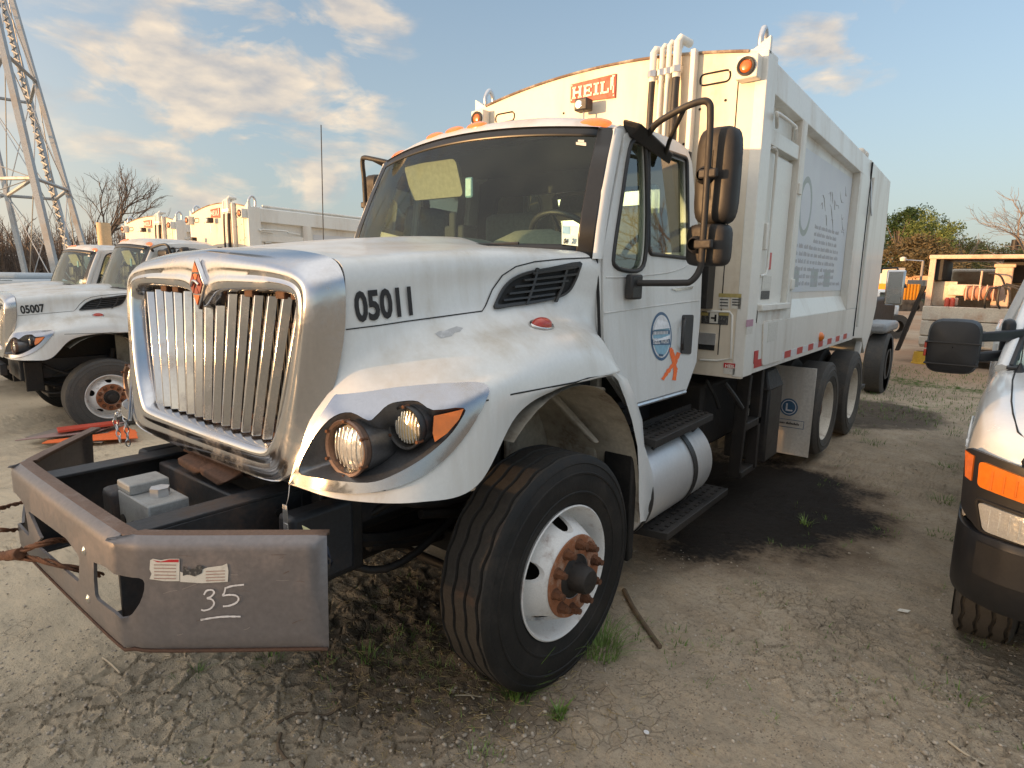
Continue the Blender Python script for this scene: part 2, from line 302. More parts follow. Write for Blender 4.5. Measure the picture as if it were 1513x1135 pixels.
def drape(poly, tree, off, step=6, holes=()):   # outline laid onto a surface, offset along its normal; off may be f(x,y)
    pts = [Vector(p) for p in poly]; edges = [(i, (i+1) % len(poly)) for i in range(len(poly))]
    for h in holes:
        k = len(pts); pts += [Vector(p) for p in h]; edges += [(k+i, k+(i+1) % len(h)) for i in range(len(h))]
    xs = [p[0] for p in poly]; ys = [p[1] for p in poly]; x = min(xs)+step/2
    while x < max(xs):
        y = min(ys)+step/2
        while y < max(ys):
            if inpoly(x, y, poly) and edist(x, y, poly) > step*.4 and not any(inpoly(x, y, h) or edist(x, y, h) < step*.4 for h in holes): pts.append(Vector((x, y)))
            y += step
        x += step
    v2, _, fs, _, _, _ = delaunay_2d_cdt(pts, edges, [], 1, 1e-4)
    V = []; last = None
    for p in v2:
        h = tree.ray_cast(CP, ray(p.x, p.y).normalized()); q, nn = h[0], h[1]
        if q is None:
            q, nn, _, _ = tree.find_nearest(CP+ray(p.x, p.y)*(last or 2.2))
        else: last = (q-CP).dot(fw)
        if nn.dot(q-CP) > 0: nn = -nn
        o = off(p.x, p.y) if callable(off) else off
        V.append(q+nn*o)
    F_ = []
    for t in fs:
        c = sum((v2[i] for i in t), Vector((0, 0)))/len(t)
        if inpoly(c.x, c.y, poly) and not any(inpoly(c.x, c.y, h) for h in holes): F_.append(t)
    return V, F_
def strip(path, w, closed=False):   # pixel polyline -> thin outline polygon
    P = [Vector(p) for p in path]; a = []; b = []
    for i, p in enumerate(P):
        t = (P[min(i+1, len(P)-1)]-P[max(i-1, 0)]).normalized(); n = Vector((-t.y, t.x)); a.append(tuple(p+n*w/2)); b.append(tuple(p-n*w/2))
    return a+b[::-1]
# ================================================================== GARBAGE TRUCK
def sx(z): return 1.04-.095*(z-1.1)
def oside(px, py, out=0):
    d = ray(px, py); t = (1.04+.1045+out-CP.x-.095*CP.z)/(d.x+.095*d.z); return CP+d*t
def yz(p): return (p.y, p.z)
T = thing('garbage_truck', 'white garbage truck numbered 05011, nearest, with chrome grille and steel bumper marked 35', 'garbage truck', group='white garbage trucks')
# ---- hood with fenders
ys = [-.85, -.68, -.5, -.3, -.12, .05, .25, .42, .515]
def row7(c): return [(.80, -.86, 1.62), (.83, -.69, 1.635), (.865, -.5, 1.645), (.90, -.3, 1.665), (.925, -.12, 1.68), (.945, .05, 1.69), (.96, .25, 1.70), (.97, .42, 1.70), (.975, .515, 1.70)][c]
low = [[(.795, -.88, 1.53), (.785, -.905, 1.45), (.775, -.935, 1.39), (.74, -.98, 1.29), (.70, -1.03, 1.085)],
       [(.85, -.73, 1.55), (.88, -.80, 1.47), (.90, -.85, 1.41), (.925, -.925, 1.31), (.93, -.985, 1.075)],
       [(.92, -.53, 1.575), (1.00, -.59, 1.51), (1.065, -.655, 1.44), (1.105, -.745, 1.345), (1.125, -.83, 1.07)],
       [(.965, -.31, 1.60), (1.07, -.37, 1.545), (1.15, -.45, 1.47), (1.195, -.575, 1.39), (1.2, -.62, 1.09)],
       [(.99, -.13, 1.615), (1.09, -.17, 1.565), (1.175, -.24, 1.485), (1.207, -.37, 1.39), (1.2, -.40, 1.305)],
       [(1.0, .04, 1.62), (1.10, .02, 1.57), (1.18, -.03, 1.49), (1.208, -.12, 1.39), (1.2, -.15, 1.367)],
       [(1.01, .24, 1.61), (1.10, .21, 1.56), (1.175, .17, 1.48), (1.205, .12, 1.39), (1.2, .12, 1.374)],
       [(1.0, .41, 1.585), (1.08, .39, 1.52), (1.155, .36, 1.445), (1.195, .33, 1.388), (1.19, .33, 1.37)],
       [(.985, .50, 1.55), (1.055, .47, 1.485), (1.13, .43, 1.42), (1.18, .40, 1.386), (1.175, .40, 1.368)]]
ctrl = []
for i, y in enumerate(ys):
    t = i/8; w = .795+.18*((y+.85)/1.365); zc = 1.900+.115*math.sin(min(1, (y+.85)/1.3)*pi/2); d = .012+.04*min(1, (y+.85)/1.2)
    seamp = Vector(row7(i))
    rows = [(0, y, zc), (.20, y, zc-.002), (.42, y, zc-d), (w*.80, y, zc-d-.018), (w*.95, y, zc-d-.035), (w+.002, y, zc-d-.085)]
    p6 = Vector((w+.006, y-.005, (zc-d-.085+seamp.z)/2)); rows += [tuple(p6), tuple(seamp)] + low[i]
    ctrl.append([Vector(q) for q in rows])
C1 = [cr(r, 7) for r in ctrl]                         # along v
NV = len(C1[0]); Pg = [cr([C1[i][j] for i in range(9)], 9) for j in range(NV)]   # along u
hm = MB().grid(Pg)
hood_full = hm.build('tmp', white)                     # for ray casts
HT = bvh(hood_full); bpy.data.objects.remove(hood_full)
bowl = smoothpoly([(444, 697), (455, 666), (474, 636), (496, 616), (520, 611), (545, 622), (556, 616), (574, 600), (596, 595), (618, 595), (640, 607), (684, 603), (680, 620), (659, 648), (622, 679), (577, 704), (544, 713), (500, 710), (466, 705)], 3)
def cut(mb, poly, grow=0):
    keep = []
    for q in mb.f:
        if any(inpoly(*pj(mb.v[i]), poly) for i in q): continue
        keep.append(q)
    mb.f = keep
cut(hm, bowl); hm.mirror()
hood = hm.build('hood', white, T, smooth=42)
dd_ = sum(p.normal.dot(Vector(p.center)-Vector((0, 0, 1.2))) for p in hood.data.polygons)
solid(hood, .006, -1 if dd_ > 0 else 1, 42)
def dr(name, poly, m, parent, off=.003, step=7, holes=(), mir=False, smooth=50, tree=None, thick=0, kind=None):
    V, Fc = drape(poly, tree or HT, off, step, holes); b = MB().add(V, Fc); out = []
    for sg in ((1, -1) if mir else (1,)):
        o = mk(name, [Vector((p.x*sg, p.y, p.z)) for p in b.v], b.f, m, parent if not isinstance(parent, list) else parent[0 if sg > 0 else 1], smooth=smooth, kind=kind); out.append(o)
        if thick: solid(o, thick, 0)
    return out if mir else o
bez = [(427, 711), (438, 685), (452, 655), (468, 626), (484, 603), (496, 585), (506, 584), (540, 581), (581, 575), (634, 570), (680, 568), (708, 568), (721, 575), (716, 592), (692, 636), (655, 680), (607, 712), (559, 726), (515, 729), (468, 723), (440, 716)]
dr('headlight_bezel', smoothpoly(bez, 3), bezc, T, .006, 6, [bowl], True, 60, thick=.006)
dr('headlight_recess', bowl, bowlm, T, lambda x, y: .004-min(.13, edist(x, y, bowl)*.0035), 5, mir=True, smooth=70)
dr('fender_seam', strip([(718, 592), (760, 582), (850, 565), (905, 554)], 2.2), seam, hood, .002, 9, mir=True)
dr('hood_seam', strip([(511, 487), (560, 481), (600, 475), (660, 467), (712, 460), (717, 452), (727, 428), (742, 407), (762, 394), (790, 387), (830, 383), (878, 381)], 1.8), seam, hood, .002, 9, mir=True)
vent = smoothpoly([(729, 457), (733, 441), (743, 423), (757, 410), (778, 401), (810, 395), (854, 388), (853, 402), (847, 418), (838, 432), (822, 442), (790, 449), (755, 454)], 3)
vf = dr('hood_vent', vent, seam, T, .004, 8, mir=True)
dr('vent_frame', vent, blk, vf, .010, 8, [[((x-792)*.93+792, (y-424)*.84+424) for x, y in vent]], True, thick=.01)
for k in range(5):
    y0 = 442-k*10.5; xl = 740+k*8 if k < 3 else 757+(k-2)*13; xr = 815+k*10 if k < 3 else 848
    dr('vent_slat', strip([(xl, y0+4), ((xl+xr)/2, y0-.5), (min(xr, 850), y0-6.5+k*.3)], 3.2), blk, vf, .016, 9, mir=True, thick=.012)
for x in (775, 818): dr('vent_bar', strip([(x, 452-(x-775)*.1), (x+9, 424), (x+16, 396)], 3.2), blk, vf, .014, 9, mir=True, thick=.012)
rr = random.Random(3)
pc = [(643, 493), (650, 489), (657, 490), (666, 485), (675, 483), (683, 485), (679, 490), (672, 492), (667, 496), (659, 498), (652, 501), (648, 498)]
dr('peeled_paint_patch', [(x+rr.uniform(-1, 1), y+rr.uniform(-1, 1)) for x, y in pc], mat('peeled_primer', (.42, .42, .42), .8, dirt=(.7, .7, .7), damt=.8, dscale=50), hood, .0012, 5)
def on_hood(px, py):
    h = HT.ray_cast(CP, ray(px, py).normalized()); n = h[1] if h[1].dot(h[0]-CP) < 0 else -h[1]; return h[0], n
def unit_number(s, parent, col=btext):
    a, n = on_hood(526, 480); b, _ = on_hood(607, 469); c, _ = on_hood(527, 446)
    return text('unit_number', s, col, parent, a+n*.003+Vector((0, 0, .012)), b-a, c-a, .142, .0008, .70, .0045, 1.0)
# emblem-side lamp on the fender
p, n = on_hood(800, 481)
u_, v_, d_ = frame(n)
m_ = MB()
m_.add([p+Vector((0, 1, 0))*(.062*cos(a)*c)+Vector((n.z, 0, -n.x)).normalized()*(.034*sin(a)*c)+n*(.030*math.sqrt(max(0, 1-c*c))+.006) for c in (1, .85, .6, .3, .01) for a in [2*pi*k/20 for k in range(20)]],
       [(i*20+k, i*20+(k+1) % 20, (i+1)*20+(k+1) % 20, (i+1)*20+k) for i in range(4) for k in range(20)])
lamp = m_.build('fender_marker_light', redl, T, smooth=60)
m_ = MB(); Y_ = Vector((0, 1, 0)); X_ = Vector((n.z, 0, -n.x)).normalized()
m_.tube([p+Y_*(.066*cos(2*pi*k/24))+X_*(.038*sin(2*pi*k/24))+n*.003 for k in range(24)], .007, 8, closed=True)
m_.build('lamp_base', chrome2, lamp, smooth=60)
# ---- chrome grille surround
def resamp(keys, ns):
    out = []
    for i in range(len(keys)-1):
        for k in range(ns[i]): out.append(Vector(keys[i]).lerp(Vector(keys[i+1]), k/ns[i]))
    out.append(Vector(keys[-1])); return out
ns = [3, 5, 3, 3, 3, 3, 3, 3, 5]
def Y(z): return -.955-.07*(1.86-z)/.8-.0   # raked front face
def loopk(L0, dy): return [(x, Y(z)+dy, z) for x, z in L0]
inner = [(0, 1.665), (.105, 1.745), (.50, 1.755), (.66, 1.748), (.705, 1.705), (.655, 1.42), (.61, 1.29), (.56, 1.20), (.52, 1.165), (0, 1.16)]
outerf = [(0, 1.885), (.14, 1.875), (.50, 1.845), (.70, 1.815), (.775, 1.755), (.725, 1.42), (.70, 1.29), (.665, 1.13), (.60, 1.06), (0, 1.052)]
rear = [(0, -.85, 1.908), (.15, -.85, 1.905), (.50, -.85, 1.893), (.755, -.855, 1.865), (.812, -.857, 1.79), (.812, -.862, 1.62), (.80, -.905, 1.42), (.76, -.975, 1.28), (.722, -1.03, 1.08), (0, -1.0, 1.045)]
mid = [tuple(Vector(a).lerp(Vector(b), .38)+Vector((.012 if i not in (0, 9) else 0, -.008, .008 if i < 4 else (0 if i < 7 else -.004)))) for i, (a, b) in enumerate(zip(loopk(outerf, 0), rear))]
i2 = [(x*.985, z-.012 if z > 1.6 else z+.01) for x, z in inner]
groove = [tuple(Vector(a).lerp(Vector(b), .32)) for a, b in zip(loopk(inner, 0), loopk(outerf, 0))]
loops = [loopk([(x*.97, z-.02 if z > 1.6 else z+.015) for x, z in inner], .075), loopk(i2, .012), loopk(inner, -.008), [(x, y-.012, z) for x, y, z in groove], [tuple(Vector(a).lerp(Vector(b), .40)+Vector((0, -.002, 0))) for a, b in zip(loopk(inner, 0), loopk(outerf, 0))], [tuple(Vector(a).lerp(Vector(b), .8)+Vector((0, -.012, 0))) for a, b in zip(loopk(inner, 0), loopk(outerf, 0))], loopk(outerf, 0), mid, rear]
def sm(p, it=3):
    for _ in range(it): p = [p[0]]+[(p[i-1]+p[i]*2+p[i+1])/4 for i in range(1, len(p)-1)]+[p[-1]]
    return p
LL = []
for k, l in enumerate(loops):
    q = resamp(l, ns)
    V0 = q[0]; q2 = sm(q, 1); 
    q2[0].x = 0; LL.append(q2)
sur = MB().grid(LL).mirror()
sur = sur.build('grille_surround', chrome, T, smooth=60)
bm = bmesh.new(); bm.from_mesh(sur.data); bmesh.ops.remove_doubles(bm, verts=bm.verts, dist=.0006); bmesh.ops.recalc_face_normals(bm, faces=bm.faces); bm.to_mesh(sur.data); bm.free()
sb = sur.modifiers.new('s', 'SUBSURF'); sb.levels = 1; sb.render_levels = 1
rad = MB().box(-.72, .72, -.80, -.78, 1.08, 1.83).build('radiator', int_d, T)
fins = MB()
for k in range(60): fins.box(-.7+k*.0237, -.695+k*.0237, -.806, -.80, 1.12, 1.80)
fins.build('radiator_fins', dark, rad)
for z in (1.20, 1.60): box('support_bar', drust, rad, -.66, .66, -.86, -.84, z, z+.022)
box('support_bar', drust, rad, -.52, .52, -.92, -.85, 1.155, 1.20)
for k in range(14):                               # slats fan out with the opening
    t = (k+.5)/14*2-1; xb, xt = t*.555, t*.69; zt = 1.735
    if abs(xt) < .13: zt = 1.66+.05*abs(xt)/.1
    elif abs(xt) > .64: zt = 1.71
    zb = 1.185; w_ = .021
    if abs(xt) < .64: zt -= .012
    yb, yt = Y(zb)+.045, Y(zt)+.045
    def sec_(x, y, z, k_): return [Vector((x-.022*k_, y+.022, z)), Vector((x-.024*k_, y, z)), Vector((x-.004*k_, y-.004, z)), Vector((x+.022*k_, y+.020, z))]
    MB().hull8(sec_(xb, yb, zb, .85), sec_(xt, yt, zt, 1)).build('grille_slat', chrome2, T, bevel=.0025)
for x in (-.45, -.33, .30, .52, .62): box('slat_clip', drust, rad, x-.03, x+.03, -.93, -.90, 1.715, 1.745)
# emblem: chrome diamond frame, two orange-red fields and a silver road sign
def dia(w, h, dy, z0=1.757): return [Vector((x, -.980+dy, z)) for x, z in ((0, z0+h), (w, z0), (0, z0-h), (-w, z0))]
e1 = MB().hull8(dia(.066, .102, -.004), dia(.070, .106, .014)).build('emblem', chrome, T, bevel=.004)
c0 = Vector((0, -.9845, 1.757))
def tri(name, pts, m, dy): 
    a = [c0+Vector((x, dy, z)) for x, z in [(x*1.15, z*.80) for x, z in pts]]; MB().add(a+[q+Vector((0, .004, 0)) for q in a], [tuple(range(len(a)))]+[tuple(range(len(a), 2*len(a)))[::-1]]+[(i, (i+1) % len(a), len(a)+(i+1) % len(a), len(a)+i) for i in range(len(a))]).build(name, m, e1)
eo = mat('emblem_orange', (.55, .13, .03), .35, dirt=(.25, .05, .02), damt=.7, dscale=30); er = mat('emblem_dark_red', (.22, .03, .02), .4)
tri('emblem_field', [(0, .108), (.022, .06), (-.022, .06)], eo, -.003); tri('emblem_field', [(0, -.105), (-.022, -.055), (.022, -.055)], eo, -.003)
tri('emblem_field', [(-.047, 0), (-.024, .05), (-.006, .012), (-.012, -.01), (-.024, -.048)], er, -.003); tri('emblem_field', [(.047, 0), (.024, -.048), (.006, -.012), (.012, .012), (.024, .05)], er, -.003)
tri('emblem_field', [(0, .052), (.016, .048), (.006, .022), (-.006, .022), (-.016, .048)], eo, -.003); tri('emblem_field', [(0, -.05), (-.016, -.046), (-.006, -.018), (.006, -.018), (.016, -.046)], er, -.003)
MB().tube(crv([c0+Vector((-.036, -.006, -.008)), c0+Vector((-.01, -.008, .012)), c0+Vector((.012, -.008, .010)), c0+Vector((.034, -.006, -.002))]), .006, 8).build('emblem_bar', chrome2, e1, smooth=60)
# ---- headlights
def lampset(sg):
    for (c, r, dep, nm) in ((Vector((.905, -.93, 1.235)), .083, .17, 'headlight'), (Vector((1.035, -.785, 1.302)), .064, .12, 'turn_lamp')):
        c = Vector((c.x*sg, c.y, c.z)); ax = Vector((.10*sg, -1, .02)).normalized()
        h = MB().lathe([(-dep, r*.9), (-.01, r*1.10), (.016, r*1.19), (.022, r*1.14), (.018, r*1.03), (-.005, r*1.0), (-.03, r*.98)], c, ax, 32).build('%s' % nm, mat('browned_ring', (.20, .13, .10), .4, .5, dirt=(.1, .06, .04), damt=.6, dscale=14) if nm == 'headlight' else blk, T, smooth=50)
        MB().lathe([(-dep-.12, r*.9), (-dep, r*1.05), (-.012, r*1.12)], c, ax, 32).build('lamp_housing', bowlm, h, smooth=50)
        MB().lathe([(-.018, r*1.0), (-.004, r*.9), (.006, r*.65), (.012, r*.35), (.014, .001)], c, ax, 32).build('lamp_lens', lens if nm == 'headlight' else mat('amber_white_lens', (.70, .52, .26), .15, .3, coat=1), h, smooth=70)
        u, v, d = frame(ax); fl = MB()
        if nm == 'turn_lamp':
            for k in range(-4, 5): fl.tube([c+u*(k*r*.2)+v*(s_*r*math.sqrt(1-(k*.2)**2)*.85)+d*(.012-.01*(k*.2)**2-.008*s_*s_) for s_ in (-1, -.5, 0, .5, 1)], .0035, 6)
        else:
            for k in range(-3, 4): fl.tube([c+u*(k*r*.24)+v*(s_*r*math.sqrt(1-(k*.24)**2)*.85)+d*(.014-.01*(k*.24)**2-.008*s_*s_) for s_ in (-1, -.5, 0, .5, 1)], .0018, 6)
        fl.build('lens_flute', lens, h, smooth=60)
        for k in range(6 if nm == 'headlight' else 3):
            a = k*2*pi/(6 if nm == 'headlight' else 3)+.5; q = c+(u*cos(a)+v*sin(a))*r*1.14; MB().cyl(q, q+d*.03, .006, n=8).build('lamp_screw', rust, h)
lampset(1); lampset(-1)
amb = [(641, 615), (660, 611), (684, 605), (677, 620), (660, 640), (642, 653), (639, 640)]
dr('turn_signal_lens', amb, orange, T, .004, 6, mir=True, thick=.012)
# ---- inner fender liners and what shows through the wheel arch
ml = MB()
for sg in (1,):
    P_ = []
    for x in (.62, .90, 1.19):
        P_.append([Vector((x, .0+.66*cos(a), .60+(.76)*sin(a))) for a in [R(-4+t*132/18) for t in range(19)]])
    ml.grid(P_)
lin = ml.pair('wheel_arch_liner', innerw, T, smooth=60)
mb = MB()
mb.box(.60, .63, .25, .72, .55, 1.42); mb.box(.63, .95, .60, .64, .55, 1.33)
mb.pair('inner_fender_panel', innerw, T, bevel=.01)
mb = MB(); mb.hull8([Vector((.75, .30, 1.28)), Vector((.80, .30, 1.28)), Vector((.80, .36, 1.28)), Vector((.75, .36, 1.28))], [Vector((1.02, .42, 1.0)), Vector((1.06, .42, 1.0)), Vector((1.06, .46, 1.0)), Vector((1.02, .46, 1.0))]); mb.box(.70, 1.02, .40, .56, 1.22, 1.26); mb.pair('fender_bracket', innerw, T, bevel=.01)
# rear fender skirt behind the wheel
sk = []
for (px, py), w0 in (((903, 552), 8), ((913, 562), 14), ((924, 590), 15), ((934, 622), 15), ((942, 660), 10), ((944, 700), 20), ((944, 740), 22), ((946, 772), 8)):
    a = on(px, py, 'x', 1.195); sk.append([a, a+Vector((.006, .03, 0)), on(px+w0, py-2, 'x', 1.17), on(px+w0, py-2, 'x', 1.0)])
MB().grid(sk).pair('fender_skirt', white, T, smooth=60)
dr_ = MB(); dr_.box(1.0, 1.17, .60, .66, .34, 1.02); dr_.pair('splash_flap', rubber, T, bevel=.01)
# ---- cab
side_out = [(881, 378), (883, 368), (896, 280), (908, 190), (916, 185), (960, 192), (1000, 208), (1016, 221), (1021, 236), (1027, 300), (1037, 394), (1034, 470), (1029, 535), (1014, 577), (932, 601), (905, 560), (886, 503)]
SO = [yz(oside(*p)) for p in side_out]
wv = smoothpoly([(950, 214), (953, 300), (951, 372), (943, 398), (922, 400), (905, 393), (903, 375), (914, 300), (926, 222), (935, 207), (944, 206)], 3)
wm_ = rnd([yz(oside(*p)) for p in [(955, 215), (1012, 234), (1014, 382), (955, 375)]], .045)
WV = [yz(oside(*p)) for p in wv]
def sfn(o): return lambda a, b, d: Vector((sx(b)+o-d, a, b))
cab = MB().plate(SO, [WV, wm_], sfn(0), .035).pair('cab', white, T)
# door: slightly proud plate with its own window holes
door_px = [(888, 371), (921, 196), (962, 199), (998, 213), (1015, 228), (1020, 240), (1025, 300), (1035, 394), (1032, 470), (1026, 533), (1012, 574), (934, 596), (908, 560), (889, 503)]
DO = rnd([yz(oside(*p)) for p in door_px], .03, 3)
for sg in (1, -1):
    b = MB().plate(DO, [WV, wm_], sfn(.012), .011); 
    if sg < 0: b.v = [Vector((-p.x, p.y, p.z)) for p in b.v]
    door = b.build('door', white, T, bevel=.004)
    def mx(v): return Vector((v.x*sg, v.y, v.z))
    for W_ in (WV, wm_):
        tr = MB().tube([mx(Vector((sx(z)+.014, y, z))) for y, z in W_], .012, 8, closed=True); tr.build('window_seal', blk, door, smooth=60)
    b = MB().plate(WV, [], sfn(-.008), .004, False).plate(wm_, [], sfn(-.01), .004, False)
    if sg < 0: b.v = [mx(p) for p in b.v]
    b.build('door_glass', gs, door)
    # door handle
    hq = rnd([yz(oside(*p)) for p in [(1005, 465), (1021, 465), (1017, 523), (1002, 522)]], .02)
    b = MB().plate(hq, [], sfn(.020), .012)
    if sg < 0: b.v = [mx(p) for p in b.v]
    hb = b.build('door_handle', blk, door, bevel=.004)
    tube('handle_grip', blk, hb, [mx(oside(1012, 472, .025)), mx(oside(1010, 480, .045)), mx(oside(1008, 508, .045)), mx(oside(1008, 516, .025))], .011, 8)
    # creases pressed into the door
    for cpx in ([(892, 463), (940, 456), (1000, 448), (1033, 444)], [(895, 410), (930, 409), (985, 403), (1012, 394), (1020, 384), (1032, 383)]):
        tube('door_crease', white, door, [mx(q) for q in crv([oside(*p, .012) for p in cpx], 5)], .0045, 8)
    tube('door_sill', alu, door, [mx(oside(936, 601, .01)), mx(oside(1012, 579, .01))], .012, 6)
    if sg > 0: D1 = door
tube('door_gap', seam, cab, [oside(881, 378, .002), oside(884, 440, .002), oside(886, 503, .002)], .008, 8)
# decal: oval city badge
oc = [oside(977+15.5*cos(a), 497+36*sin(a), .0135) for a in [2*pi*k/40 for k in range(40)]]
ce = sum(oc, Vector((0, 0, 0)))/40
def oval(name, k, m, lift, parent, zlo=None, zhi=None):
    pts = [ce+(q-ce)*k+Vector((lift, 0, 0)) for q in oc]
    if zlo is not None: pts = [Vector((q.x, q.y, min(max(q.z, ce.z+zlo), ce.z+zhi))) for q in pts]
    return MB().add(pts, [tuple(range(40))]).build(name, m, parent)
bd = oval('door_decal', 1, blue, 0, D1); oval('decal_ring', .88, decw, .001, bd); oval('decal_centre', .80, ltblue, .002, bd)
oval('decal_sky', .80, decw, .003, bd, .045, .5); oval('decal_field', .80, decw, .0032, bd, -.02, .0)
A0 = oside(963, 487, .018); A1 = oside(992, 485, .018); A2 = oside(963, 474, .018)
def dtext(s, px, py, h, sxx, m=blue):
    a = oside(px, py, .0185); b = oside(px+20, py-1.2, .0185); c = oside(px, py-10, .0185); return text('decal_lettering', s, m, bd, a, b-a, c-a, h, .0006, sxx, .001)
for (x0, y0, x1, y1) in ((964, 501, 990, 510), (964.5, 488, 990, 494)):
    MB().add([oside(x0, y0+.8, .0172), oside(x1, y0, .0172), oside(x1, y1-.6, .0172), oside(x0, y1, .0172)], [(0, 1, 2, 3)]).build('decal_band', blue, bd)
dtext('PUBLIC WORKS', 965, 508.5, .046, .62, decw)
for k in range(10): q = oside(966.5+k*2.2, 492.6-k*.12, .0185); MB().box(q.x-.0004, q.x+.0002, q.y-.008, q.y+.006, q.z-.008, q.z+.010).build('decal_lettering', decw, bd)
for k in range(3): 
    q = oside(977, 524, .0185); MB().cyl(q+Vector((0, -.02+k*.02, -.003*k)), q+Vector((.0005, -.02+k*.02, -.003*k)), .008, n=6).build('decal_motif', blue, bd)
# orange sprayed X
def stroke(pts, w, jit, off):
    a = []; bq = []; P = cr([Vector(p) for p in pts], 8)
    for i, p in enumerate(P):
        t = (P[min(i+1, len(P)-1)]-P[max(0, i-1)]).normalized(); n = Vector((-t.y, t.x)); ww = w*(1+rr.uniform(-jit, jit)); a.append(p+n*ww); bq.append(p-n*ww)
    return MB().add([oside(*p, off) for p in a+bq], [(i, i+1, len(P)+i+1, len(P)+i) for i in range(len(P)-1)])
stroke([(991, 514), (995, 530), (998, 545), (996, 562)], 2.8, .35, .0145).build('sprayed_mark', ospray, D1); stroke([(1003, 521), (998, 534), (990, 545), (979, 561)], 2.4, .35, .0152).build('sprayed_mark', ospray, D1)
MB().hull8([oside(992, 427, .013), oside(1025, 423, .013), oside(1023, 427, .013), oside(1000, 430, .013)], [oside(992, 427, .018), oside(1025, 423, .018), oside(1023, 427, .018), oside(1000, 430, .018)]).build('door_script', chrome2, D1)
# roof and windshield
def ztop(x, e=.9): return 2.56+.055*(1-(x/e)**2)
def wtop(s_): x = s_*.895; return Vector((x, .745-.15*(1-s_*s_), ztop(x)))
def wbot(s_): x = s_*.965; return Vector((x, .47-.17*(1-s_*s_), 1.90+.01*(1-s_*s_)))
G = [[wbot(s_/12).lerp(wtop(s_/12), v/8)+Vector((0, -.018*sin(v/8*pi), 0)) for s_ in range(-12, 13)] for v in range(9)]
ws = MB().grid(G).build('windshield', gw, T, smooth=60)
def wp(s_, v, o=0): return wbot(s_).lerp(wtop(s_), v)+Vector((0, -.018*sin(v*pi)-o, 0))
def band(s0, s1, v0, v1, o, n=10): return [[wp(s0+(s1-s0)*i/n, v0+(v1-v0)*j/3, o) for i in range(n+1)] for j in range(4)]
fr = MB(); fr.grid(band(-1, -.915, 0, 1, .004)); fr.grid(band(.915, 1, 0, 1, .004)); fr.grid(band(-.915, .915, .925, 1, .004, 20)); fr.grid(band(-.915, .915, 0, .10, .004, 20))
f_ = fr.build('windshield_border', frit, ws, smooth=60); s = f_.modifiers.new('s', 'SOLIDIFY'); s.thickness = .006
for s_ in (1, -1):    # wipers lying low
    tube('wiper', blk, ws, [wp(.1*s_, .05, .03), wp(.35*s_, .085, .035), wp(.62*s_, .10, .03)], .008, 6)
NU, NW = 24, 14; RG = []
for j in range(NW+1):
    t = j/NW; y_off = t; row = []
    for i in range(NU+1):
        s_ = i/NU*2-1; f0 = wtop(s_)
        bulge = .085*min(1, t*5)**.5*(1-abs(s_)**5)
        yb = 1.74-.03*(abs(s_)**2)
        zz = f0.z+bulge+.015*sin(t*pi)
        if t > .9: zz -= .06*((t-.9)/.1)**2
        xx = s_*(.895+.02*sin(min(1, t*1.5)*pi/2)); 
        if abs(s_) > .999: zz = f0.z-.045
        row.append(Vector((xx, f0.y*(1-t)+yb*t-.01, zz)))
    RG.append(row)
roof = MB().grid(RG).build('roof', white, cab, smooth=70)
def roofz(x, y):
    h = RT.ray_cast(Vector((x, y, 4)), Vector((0, 0, -1))); return h[0], h[1]
RT = bvh(roof)
box('cab_back', white, cab, -.91, .91, 1.70, 1.735, 1.15, 1.98); 
bw = MB().plate([(-.90, 1.98), (.90, 1.98), (.89, 2.60), (-.89, 2.60)], [rnd([(-.72, 2.02), (.72, 2.02), (.70, 2.42), (-.70, 2.42)], .05)], lambda a, b_, d: Vector((a, 1.70+d, b_)), .035)
bw.build('rear_window_frame', int_d, cab)
MB().plate(rnd([(-.72, 2.02), (.72, 2.02), (.70, 2.42), (-.70, 2.42)], .05), [], lambda a, b_, d: Vector((a, 1.715+d, b_)), .004, False).build('rear_glass', gs, cab)
for x, y, sc in ((.775, .80, 1.25), (.02, .72, 1), (-.17, .73, 1), (-.36, .75, 1), (-.76, .80, 1.1)):
    p, n = roofz(x, y-.05)
    p, n = (p, n) if p else (Vector((x, y, 2.66)), Vector((0, -.3, 1)))
    if n.z < 0: n = -n
    n = (n+Vector((0, -.8, 0))).normalized(); U = Vector((1, 0, 0)); U = (U-n*U.dot(n)).normalized(); V_ = n.cross(U)
    m_ = MB(); m_.add([p+U*(.075*sc*cos(a)*c)+V_*(.032*sc*sin(a)*c)+n*(.017*math.sqrt(max(0, 1-c*c))) for c in (1.03, 1, .85, .6, .3, .01) for a in [2*pi*k/20 for k in range(20)]],
       [(i*20+k, i*20+(k+1) % 20, (i+1)*20+(k+1) % 20, (i+1)*20+k) for i in range(5) for k in range(20)])
    m_.build('roof_marker_light', orange, roof, smooth=60)
# white A pillar strip + cowl
for sg in (1, -1):
    b = MB(); pts = [(1.0, 0), (1.0, 1)]
    g = [[Vector((sg*(wp(1, v).x+dx), wp(1, v).y+dy, wp(1, v).z)) for dx, dy in ((-.02, -.004), (.004, -.002), (.022, .02), (.02, .06))] for v in (0, .25, .5, .75, 1)]
    b.grid(g).build('pillar', white, cab, smooth=60)
cw = MB().grid([[wbot(s_/8)+Vector((0, -.09 if k == 0 else .02, -.06+.055*k)) for s_ in range(-8, 9)] for k in (0, 1)]).build('cowl', blk, T, smooth=60)
